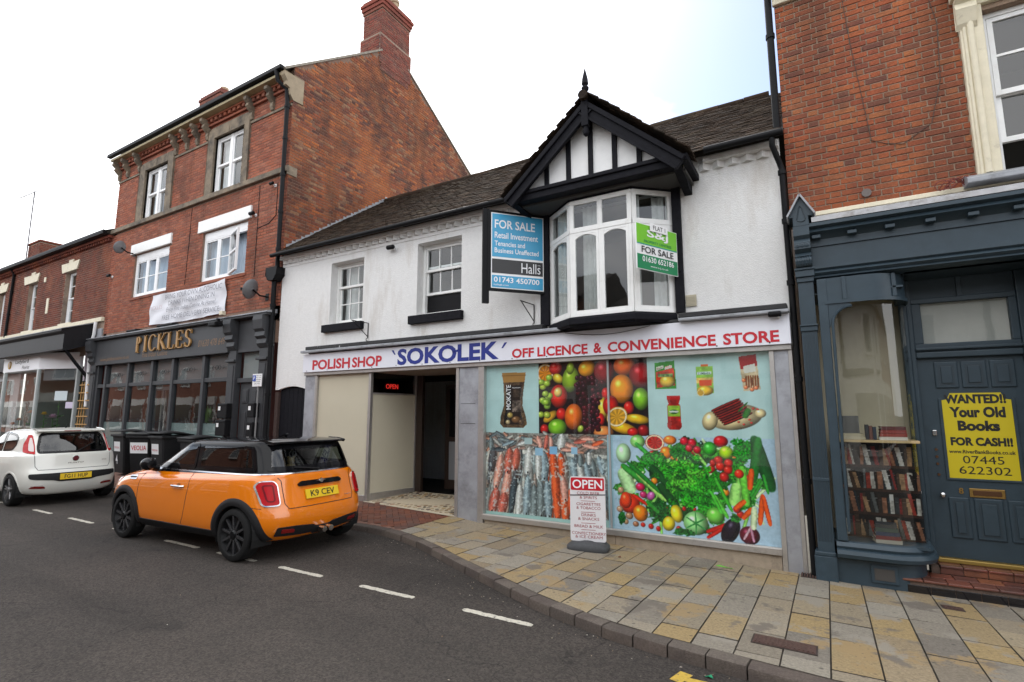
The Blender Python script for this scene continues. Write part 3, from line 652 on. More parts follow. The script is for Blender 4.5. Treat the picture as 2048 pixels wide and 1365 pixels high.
# main roof
roof = obj('roof', MB().add([(-10.39, 7.08, 5.33), (-.2, 7.08, 5.33), (-.2, 10.45, 7.8), (-10.39, 10.45, 7.8), (-.2, 13.8, 5.33), (-10.39, 13.8, 5.33)], [(0, 1, 2, 3), (3, 2, 4, 5)]), mat('roof_felt', (.03, .025, .022), .9), shop)
upm = Vector((0, 3.37, 2.47)).normalized()
def under_dormer(p):
    zd = 6.29 - abs(p.x + 2.65) * .885; return abs(p.x + 2.65) < 1.3 and p.z < zd - .12
it = tile_rows((-10.36, 7.05, 5.31), upm, (1, 0, 0), 4.15, 10.1, under_dormer)
# projecting gable over the bay
GX, GY, AZ, GK = -2.65, 6.68, 6.29, .885
for sgn in (-1, 1):
    foot = Vector((GX + sgn * 1.39, GY - .16, AZ - 1.39 * GK + .045)); acr = Vector((0, 1 if sgn > 0 else 1, 0))
    up = Vector((-sgn, 0, GK)).normalized()
    if sgn > 0: q = tile_rows(foot, up, (0, 1, 0), 1.84, 2.05, stag=.03)
    else: q = tile_rows(foot + Vector((0, 2.08, 0)), up, (0, -1, 0), 1.84, 2.07, stag=.03)
    it += [t for t in q if t[0].y < 7.08 + (t[0].z - 5.28) / .733]
pieces(roof, 'roof_tile', it, tile_me)
rid = mesh_of('ridge_tile', MB().tube([(-.22, 0, 0), (.22, 0, 0)], .085, 12), TILE, smooth=40)
pieces(shop, 'ridge_tile', [((x, 10.45, 7.80 + random.uniform(-.01, .01)), None, (1, 1, 1)) for x in [-10.15 + .45 * i for i in range(22)]] + [((GX, GY - .02 + .42 * i, AZ + .01), Matrix.Rotation(R(90), 3, 'Z'), (1, .8, .8)) for i in range(5)], rid)
obj('gutter', MB().tube([(-10.45, 7.03, 5.3), (-4.1, 7.03, 5.29)], .045, 10).tube([(-1.15, 7.03, 5.31), (-.2, 7.03, 5.31)], .045, 10), BLACKM, shop, smooth=40)
# stepped lead flashing against the brick gable
st = mesh_of('flashing_step', MB().add([(0, 0, 0), (0, .3, .22), (0, .3, .42), (0, .16, .42), (0, .16, .30), (0, 0, .18)], [(0, 1, 2, 3, 4, 5)]), LEAD)
pieces(shop, 'flashing_step', [((-10.388, 7.35 + i * .245, 5.55 + i * .18), None, (1, .9, .55)) for i in range(13)], st)
# gable timbers
gb = obj('gable', MB().prism([(GX - 1.2, 5.1), (GX + 1.2, 5.1), (GX + 1.2, 5.12), (GX, AZ - .1), (GX - 1.2, 5.12)], 'y', GY + .05, GY + .15), mat('gable_plaster', (.76, .76, .75), .8, var=.04, scale=9, stain=(.5, .48, .45), stain_scale=3, stain_lo=.62, stain_hi=.8, bump=.2, bscale=30), shop)
for x in (-3.36, -3.0, -2.65, -2.29, -1.94):
    top = AZ - abs(x - GX) * GK - .1
    box('gable_stud', x - .035, x + .035, GY + .015, GY + .06, 5.1, top, BLACKW, gb, .004)
box('tie_beam', GX - 1.26, GX + 1.26, GY - .06, GY + .16, 4.99, 5.12, BLACKW, shop, .01)
box('tie_moulding', GX - 1.2, GX + 1.2, GY - .09, GY - .062, 5.09, 5.15, BLACKW, shop, .01)
for sgn in (-1, 1):
    A = Vector((GX + sgn * .0, GY - .1, AZ - .01)); B = Vector((GX + sgn * 1.37, GY - .1, AZ - .01 - 1.37 * GK))
    nn = Vector((sgn * GK, 0, 1)).normalized()
    bb = obj('bargeboard', MB().beam(A - nn * .115, B - nn * .115, .06, .185, nn), BLACKW, shop, bevel=.006)
    obj('moulding', MB().beam(A - nn * .05 + Vector((0, -.045, 0)), B - nn * .05 + Vector((0, -.045, 0)), .04, .07, nn), BLACKW, bb, bevel=.01)
    obj('moulding', MB().beam(A - nn * .205 + Vector((0, -.04, 0)), B - nn * .205 + Vector((0, -.04, 0)), .03, .035, nn), BLACKW, bb, bevel=.006)
    # soffit side wall and bracket
    obj('bracket', MB().prism([(GY - .02, 4.97), (FY, 4.97), (FY, 4.83), (FY - .15, 4.86), (FY - .35, 4.92)], 'x', GX + sgn * 1.22 - .05, GX + sgn * 1.22 + .05), BLACKW, shop, bevel=.006)
    obj('purlin_end', MB().beam((GX + sgn * 1.33, GY - .12, 5.06), (GX + sgn * 1.33, FY, 5.06), .09, .09), BLACKW, shop, bevel=.006)
obj('soffit', MB().box(GX - 1.3, GX + 1.3, GY + .1, FY, 4.96, 5.0), mat('soffit_paint', (.05, .048, .045), .8), shop)
obj('finial', MB().box(GX - .05, GX + .05, GY - .17, GY - .07, 5.86, 6.34).lathe([(.001, 5.7), (.04, 5.74), (.05, 5.79), (.035, 5.84), (.04, 5.87)], (GX, GY - .12, 0), n=12)
    .lathe([(.04, 6.34), (.045, 6.37), (.028, 6.39), (.05, 6.43), (.055, 6.46), (.03, 6.49), (.05, 6.52), (.042, 6.6), (.022, 6.69), (.001, 6.78)], (GX, GY - .12, 0), n=12), BLACKW, shop, smooth=30)
# bay window
bay = obj('bay_window', MB().sweep([(-3.58, FY), (-3.07, 6.9), (-2.13, 6.9), (-1.68, FY)], [(.02, 3.03), (.06, 3.06), (.06, 3.14), (.02, 3.17), (-.05, 3.17), (-.05, 3.03)]), BLACKW, shop, bevel=.006)
obj('bay_underside', MB().prism([(-3.6, FY), (-3.08, 6.87), (-2.12, 6.87), (-1.66, FY)], 'z', 3.03, 3.04), BLACKW, bay)
obj('bay_head', MB().sweep([(-3.58, FY), (-3.07, 6.9), (-2.13, 6.9), (-1.68, FY)], [(.03, 4.93), (.03, 5.02), (-.08, 5.02), (-.08, 4.93)]), BLACKW, bay)
for x0, x1 in ((-3.76, -3.61), (-1.66, -1.54)): box('bay_post', x0, x1, FY - .06, FY + .02, 3.16, 4.98, BLACKW, bay, .006)
def facet(p, q, cells):
    """white bay frame between plan points p and q; cells = list of lights across"""
    p, q = Vector((*p, 0)), Vector((*q, 0)); U = (q - p); Ln = U.length; U.normalize(); Nn = Vector((U.y, -U.x, 0))
    def bx(a, b, c, d, d0, d1):
        P = lambda u, n, z: p + U * u + Nn * n + Vector((0, 0, z))
        return ([P(a, d1, c), P(b, d1, c), P(b, d0, c), P(a, d0, c), P(a, d1, d), P(b, d1, d), P(b, d0, d), P(a, d0, d)], [(0, 3, 2, 1), (4, 5, 6, 7), (0, 1, 5, 4), (1, 2, 6, 5), (2, 3, 7, 6), (3, 0, 4, 7)])
    z0, z1, zt = 3.17, 4.93, 4.46
    mb = MB()
    for a, b, c, d, e, f in [(0, Ln, z0, z0 + .05, -.04, .03), (0, Ln, z1 - .05, z1, -.04, .025), (0, Ln, zt - .03, zt + .03, -.04, .028), (0, .045, z0 + .05, z1 - .05, -.04, .02), (Ln - .045, Ln, z0 + .05, z1 - .05, -.04, .02)]: mb.add(*bx(a, b, c, d, e, f))
    cw = (Ln - .09) / cells
    for i in range(1, cells): mb.add(*bx(.045 + cw * i - .02, .045 + cw * i + .02, z0 + .05, z1 - .05, -.035, .018))
    fr = obj('bay_frame', mb, WHITEP, bay, bevel=.004)
    for i in range(cells):
        a = .045 + cw * i + (.02 if i else 0); b = .045 + cw * (i + 1) - (.02 if i < cells - 1 else 0)
        for lo, hi, arch in ((z0 + .05, zt - .03, .055), (zt + .03, z1 - .05, 0)):
            s = .04 if arch else .018; mb = MB()
            for q_ in [(a, a + s, lo, hi, -.02, .022), (b - s, b, lo, hi, -.02, .022), (a + s, b - s, lo, lo + s, -.02, .021), (a + s, b - s, hi - s, hi, -.02, .021)]: mb.add(*bx(*q_))
            if arch:
                n = 10; P = lambda u, nn, z: p + U * u + Nn * nn + Vector((0, 0, z)); A = [(a + s + (b - a - 2 * s) * k / n, hi - s - .005 - arch * abs(2 * k / n - 1) ** 2.2) for k in range(n + 1)]
                for k in range(n): mb.add([P(A[k][0], .018, A[k][1]), P(A[k + 1][0], .018, A[k + 1][1]), P(A[k + 1][0], .018, hi - s), P(A[k][0], .018, hi - s), P(A[k][0], -.018, A[k][1]), P(A[k + 1][0], -.018, A[k + 1][1])], [(0, 1, 2, 3), (0, 4, 5, 1)])
            obj('casement', mb, WHITEP, fr, bevel=.003)
            P = lambda u, nn, z: p + U * u + Nn * nn + Vector((0, 0, z)); t = random.uniform(-.004, .004)
            obj('pane', MB().add([P(a + s, 0, lo + s), P(b - s, t, lo + s), P(b - s, t, hi - s), P(a + s, 0, hi - s)], [(0, 1, 2, 3)]), GLASS, fr)
facet((-3.58, FY), (-3.07, 6.9), 1); facet((-3.07, 6.9), (-2.13, 6.9), 2); facet((-2.13, 6.9), (-1.68, FY), 1)
room(bay, -4.2, -1.0, FY + .1, FY + 2.2, 2.9, 5.1)
for a, b, y in ((-3.4, -3.12, 7.15), (-2.95, -2.66, 7.12), (-2.25, -2.08, 7.1), (-1.95, -1.78, 7.3)): curtain(bay, a, b, y, 3.2, 4.9)
obj('broken_blind', MB().add([(-3.3, 7.12, 4.5), (-3.2, 7.0, 4.62), (-3.12, 6.98, 4.5), (-3.2, 7.05, 4.45)], [(0, 1, 2, 3)]), UPVC, bay)
# downpipe on the right, camera, vent grille, sign bracket
pipe('downpipe', [(-.33, 7.05, 5.26), (-.33, 7.05, 5.16), (-.27, 7.2, 4.98), (-.25, 7.22, 4.9), (-.24, 7.22, 3.0), (-.22, 7.2, -.05)], .035, shop, BLACKM, (4.85, 4.2, 3.4, 2.2, 1.0))
v = box('vent_grille', -1.53, -1.39, FY - .025, FY, 3.24, 3.4, mat('beige_plastic', (.42, .38, .28), .5), shop, .004)
for i in range(6): box('slat', -1.515, -1.405, FY - .032, FY - .026, 3.26 + i * .021, 3.272 + i * .021, MATS['beige_plastic'], v, 0)
def scam(parent, x, y, z, m=BLACKM, k=1.):
    c = obj('security_camera', MB().lathe([(.03 * k, -.1 * k), (.04 * k, -.08 * k), (.04 * k, .05 * k), (.03 * k, .06 * k)], (x, y - .09, z), 'x', 12), m, parent, smooth=30)
    obj('mount', MB().tube([(x + .02, y, z - .03), (x + .02, y - .05, z - .03), (x, y - .09, z)], .015, 6), UPVC, c); return c
def thing_cam(x, y, z, label, k=1.):
    t = thing('security_camera', label, 'camera', (x, y, z), group='security cameras')
    obj('housing', MB().lathe([(.028 * k, -.11 * k), (.045 * k, -.09 * k), (.045 * k, .05 * k), (.03 * k, .07 * k)], (x, y - .1, z), 'x', 14), BLACKM, t, smooth=30)
    obj('mount', MB().tube([(x + .02, y, z - .03), (x + .02, y - .05, z - .03), (x, y - .1, z)], .018, 8).lathe([(.04, -.02), (.04, 0)], (x + .02, y, z - .03), 'y', 12), UPVC, t); return t
thing_cam(-6.97, FY, 4.97, 'black bullet camera on white wall between the two sash windows')
def hook(x, z, label):
    t = thing('sign_bracket', label, 'bracket', (x, FY, z))
    obj('frame', MB().tube([(x, FY - .01, z + .3), (x, FY - .01, z)], .009, 6).tube([(x, FY - .01, z + .3), (x - .02, FY - .42, z + .3)], .009, 6).tube([(x, FY - .01, z + .03), (x - .02, FY - .4, z + .3)], .008, 6), BLACKM, t)
    obj('scroll', MB().tube([(x, FY - .02 - .03 * math.sin(a), z - .03 + .03 * math.cos(a)) for a in [i * .5 for i in range(11)]], .007, 6), BLACKM, t)
hook(-3.9, 3.22, 'black twisted iron bracket on the wall below the blue board'); hook(-7.6, 3.25, 'thin black iron bracket beside the sill of the left sash window')

# ---------------------------------------------------------------- shop front
sf = shop
PEEL = mat('peeling_black', (.014, .014, .015), .6, var=.3, scale=12, stain=(.5, .5, .5), stain_scale=2.6, stain_lo=.63, stain_hi=.66, bump=.4, bscale=20)
l = box('ledge', -9.2, -3.66, FY - .2, FY, 3.085, 3.16, PEEL, sf, .012); box('ledge', -1.6, -.3, FY - .2, FY, 3.06, 3.13, PEEL, sf, .012)
box('ledge_back', -9.2, -.3, FY - .12, FY, 3.02, 3.06, PEEL, sf, .01)
box('lead_strip', -9.32, -3.3, FY - .225, FY - .125, 3.03, 3.082, LEAD, sf, .01); box('lead_strip', -1.6, -.28, FY - .225, FY - .125, 3.015, 3.057, LEAD, sf, .01)
SGN = mat('sign_panel', (.73, .74, .8), .3, var=.03, scale=3)
SY = FY - .13
sg = box('fascia_sign', -9.33, -.285, SY, FY - .02, 2.635, 3.012, SGN, sf, .004)
for x in [-9.2 + .62 * i for i in range(15)]:
    obj('screw', MB().lathe([(.009, -.004), (.009, 0)], (x, SY, 2.66), 'y', 8), BLACKM, sg)
zc = 2.715
def ftext(s, x0, x1, z0, z1, m, bold): text('lettering', s, (x0, SY - .001, z0), (x1 - x0, 0, 0), (0, 0, z1 - z0), m, sg, bold)

ftext('POLISH', -9.03, -7.93, 2.675, 2.88, RED, .03); ftext('SHOP', -7.87, -7.08, 2.675, 2.875, RED, .03)
ftext('SOKOLEK', -6.69, -4.49, 2.665, 2.965, NAVY, .035)
obj('letter_stroke', MB().prism([(-5.43, 2.81), (-5.25, 2.85), (-5.25, 2.89), (-5.43, 2.85)], 'y', SY - .004, SY - .001), NAVY, sg)
obj('quote_mark', MB().prism([(-6.84, 2.95), (-6.79, 2.95), (-6.74, 2.865), (-6.77, 2.865)], 'y', SY - .004, SY - .001), NAVY, sg)
obj('quote_mark', MB().prism([(-4.44, 2.84), (-4.41, 2.84), (-4.33, 2.93), (-4.38, 2.93)], 'y', SY - .004, SY - .001), NAVY, sg)
for s, a, b in (('OFF', -4.24, -3.84), ('LICENCE', -3.78, -2.94), ('&', -2.85, -2.72), ('CONVENIENCE', -2.63, -1.15), ('STORE', -1.06, -.41)): ftext(s, a, b, 2.665, 2.815, RED, .03)
# hanging cable in front of the sign
obj('cable', MB().tube([(-3.3 + 1.3 * i / 12, SY - .012, 3.0 - .07 * math.sin(math.pi * i / 12)) for i in range(13)], .004, 5), BLACKM, sf)
scam(sf, -.42, FY - .13, 3.0, BLACKM, .9)
# frames (x positions along the front)
FZ0, FZ1 = 2.57, 2.632
def fr(x0, x1, z0, z1, y0=FY - .06, y1=FY + .03, name='frame', m=ALU): return box(name, x0, x1, y0, y1, z0, z1, m, sf, .004)
fr(-9.33, -.29, FZ0, FZ1, FY - .09, FY + .03, 'top_rail')
fr(-9.33, -9.02, gz(-9, FY) - .05, FZ0, FY - .05, FY + .1, 'pilaster_panel', ALUP); fr(-9.02, -8.955, .15, FZ0)
fr(-5.40, -5.34, gz(-5.4, FY) - .03, FZ0, FY - .06, FY + .06); fr(-5.34, -4.93, gz(-5, FY) - .03, FZ0, FY - .045, FY + .06, 'pilaster_panel', ALUP); fr(-4.93, -4.82, gz(-4.9, FY) - .03, FZ0, FY - .07, FY + .06)
for z in (1.62, 1.95): box('joint_line', -5.3, -5.0, FY - .048, FY - .044, z, z + .006, BLACKM, sf, 0)
fr(-.545, -.49, gz(-.5, FY) - .03, FZ0, FY - .06, FY + .06); fr(-.49, -.33, gz(-.4, FY) - .03, FZ0, FY - .045, FY + .06, 'pilaster_panel', ALUP); fr(-.33, -.285, gz(-.3, FY) - .03, FZ0 + .001, FY - .06, FY + .06)
BEIGE = mat('beige_panel', (.52, .48, .37), .12, var=.03, scale=2, spec=.45)
p = fr(-8.955, -7.5, .27, FZ0, FY - .005, FY + .02, 'beige_panel', BEIGE)
fr(-8.955, -7.5, .16, .27, FY - .05, FY + .03, 'bottom_rail'); fr(-7.5, -7.44, .12, FZ0, FY - .04, FY + .03)
# recessed entrance: splayed return panel, mosaic floor, doorway, dark interior
LX0, LX1, LYB = -7.47, -7.3, 8.4
def rq(name, z0, z1, m, off=0., y0=FY + .03, y1=LYB, th=.02, parent=None):
    x0 = LX0 + (LX1 - LX0) * (y0 - FY) / (LYB - FY) + off; x1 = LX0 + (LX1 - LX0) * (y1 - FY) / (LYB - FY) + off
    return obj(name, MB().prism([(x0, y0), (x1, y1), (x1 - th, y1), (x0 - th, y0)], 'z', z0, z1), m, parent or sf)
rq('return_panel', .3, 2.16, BEIGE); rq('return_rail', .16, .3, ALU, .02, th=.06); rq('return_rail', 2.16, 2.19, ALU, .012, th=.05)
rq('return_glass', 2.19, FZ0, GLASS, 0, th=.004); rq('return_post', .16, FZ0, ALU, .02, LYB - .02, LYB + .05, .07); 
fr(-7.4, -5.32, 2.57, 2.62, FY + .03, LYB + .1, 'entrance_ceiling', mat('ceiling_board', (.25, .2, .17), .7))
box('right_return_frame', -5.42, -5.36, FY + .06, LYB, .05, FZ0, ALU, sf)
obj('return_poster', MB().add([(-5.425, FY + .2, .3), (-5.425, LYB - .2, .3), (-5.425, LYB - .2, .85), (-5.425, FY + .2, .85)], [(0, 1, 2, 3)]), mat('poster_green', (.12, .25, .05), .3, var=.8, scale=14), sf)
obj('return_poster', MB().add([(-5.425, FY + .2, .85), (-5.425, LYB - .2, .85), (-5.425, LYB - .2, 1.5), (-5.425, FY + .2, 1.5)], [(0, 1, 2, 3)]), mat('poster_pale', (.5, .5, .45), .3, var=.3, scale=6), sf)
obj('return_poster', MB().add([(-5.425, FY + .2, 1.5), (-5.425, LYB - .2, 1.5), (-5.425, LYB - .2, 2.5), (-5.425, FY + .2, 2.5)], [(0, 1, 2, 3)]), mat('poster_red', (.35, .03, .03), .3, var=.6, scale=5), sf)
fl = obj('entrance_floor', MB().add([(-7.5, FY - .06, .165), (-5.36, FY - .06, .095), (-5.36, 8.5, .2), (-7.3, 8.5, .215)], [(0, 1, 2, 3)]), mat('cream_terrazzo', (.5, .42, .3), .4, var=.15, scale=30), sf)
fz = lambda x, y: .165 + (x + 7.5) / 2.14 * -.07 + (y - FY + .06) * (.05 + (x + 7.5) / 2.14 * .035)
mb = MB()
for i in range(20):
    for j in range(10):
        x = -7.36 + i * .1 + random.uniform(-.02, .02) + (j % 2) * .035; y = FY + .06 + j * .112 + random.uniform(-.02, .02)
        if x > -5.44 or x < -7.42 + (y - FY) * .16: continue
        n = random.choice((5, 6, 7)); a0 = random.uniform(0, 6); rx, ry = random.uniform(.034, .056), random.uniform(.028, .048); ro = random.uniform(0, 3.1)
        P = []
        for k in range(n):
            a = a0 + 2 * math.pi * k / n; u, v_ = rx * math.cos(a) * random.uniform(.8, 1.1), ry * math.sin(a) * random.uniform(.8, 1.1)
            X, Y_ = x + u * math.cos(ro) - v_ * math.sin(ro), y + u * math.sin(ro) + v_ * math.cos(ro); P.append((X, Y_, fz(X, Y_) + .005))
        mb.add(P + [(a, b, c - .01) for a, b, c in P], [tuple(range(n))] + [(k, n + k, n + (k + 1) % n, (k + 1) % n) for k in range(n)])
obj('mosaic_stones', mb, piece_mat('mosaic', [(.04, .035, .03), (.33, .2, .09), (.24, .23, .2), (.4, .27, .12), (.07, .05, .04), (.36, .33, .27), (.28, .13, .06), (.12, .11, .1), (.42, .33, .2)], .35, bump=.1), sf, kind='stuff')
obj('floor_edge', MB().add([(-7.5, FY - .07, .167), (-5.36, FY - .07, .097), (-5.36, FY - .0, .1), (-7.5, FY - .0, .17)], [(0, 1, 2, 3)]), mat('pale_edge', (.5, .43, .32), .5), sf)
# inner door frame and dark shop
DW = mat('dark_brown_frame', (.03, .018, .013), .4)
box('door_frame', -7.27, -7.12, LYB, LYB + .08, .15, 2.57, DW, sf); box('door_frame', -5.5, -5.42, LYB, LYB + .08, .15, 2.57, ALU, sf)
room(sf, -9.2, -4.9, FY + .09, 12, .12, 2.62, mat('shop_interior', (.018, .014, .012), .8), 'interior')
dl = box('open_door', -6.98, -6.3, 9.0, 9.05, .22, 2.4, DW, sf)
box('door_panel', -6.86, -6.42, 8.985, 9.0, .42, 1.2, mat('grey_sheet', (.2, .21, .22), .5), dl); obj('door_glass', MB().box(-6.86, -6.42, 8.985, 9.0, 1.3, 2.3), mat('dark_glass', (.01, .01, .01), .05), dl)
st_ = thing('shop_shelf', 'dim shelf of packets inside the shop doorway', 'shelf', (-5.9, 9.3, .2))
for z in (.55, .95, 1.35, 1.75): box('shelf_board', -6.2, -5.5, 9.1, 9.5, z, z + .03, ALU, st_)
for z in (.58, .98, 1.38, 1.78):
    for i in range(6): box('packet', -6.18 + i * .11, -6.09 + i * .11, 9.15, 9.35, z, z + random.uniform(.15, .26), mat('packet_%d' % random.randint(0, 5), (random.uniform(.1, .5), random.uniform(.05, .35), random.uniform(.03, .2)), .4), st_, 0)
# LED open sign behind the return glass
led = thing('led_sign', 'lit red OPEN sign behind the dark entrance window', 'sign', (-7.52, 7.9, 2.25))
LED = mat('red_led', (.3, .01, .01), .4, emit=(1, .04, .03, .5))
ux = Vector((LX1 - LX0, LYB - FY, 0)).normalized()
B0 = Vector((LX0 - .1, FY, 0)) + ux * .44
obj('backing', MB().beam(B0 + Vector((-.03, 0, 2.335)) - ux * .03, B0 + Vector((-.03, 0, 2.335)) + ux * .37, .02, .17), BLACKM, led)
text('lettering', 'OPEN', B0 + Vector((0, 0, 2.28)), ux * .3, (0, 0, .095), LED, led, .005, depth=.006)
# display window: printed sheet behind glass, aluminium frame, stone stall riser
WX0, WX1, WZ0, WZ1 = -4.82, -.55, .19, 2.575
fr(-4.82, -.545, .115, .19, FY - .09, FY + .03, 'window_sill_rail'); 
obj('sill_face', MB().box(-4.82, -.545, FY - .075, FY - .06, .185, .2), mat('bright_edge', (.7, .68, .64), .3, metal=.6), sf)
fr(-2.70, -2.672, .19, 2.57, FY - .012, FY + .02, 'mullion', mat('thin_mullion', (.35, .36, .36), .4, metal=.3))
RISER = mat('riser_stone', (.3, .245, .18), .85, var=.2, scale=9, stain=(.16, .13, .1), stain_scale=3, bump=.3, bscale=60)
obj('stall_riser', MB().box(-4.8, -2.62, FY - .055, FY + .05, -.1, .115).box(-2.614, -.55, FY - .056, FY + .05, -.15, .115), RISER, sf, bevel=.006)

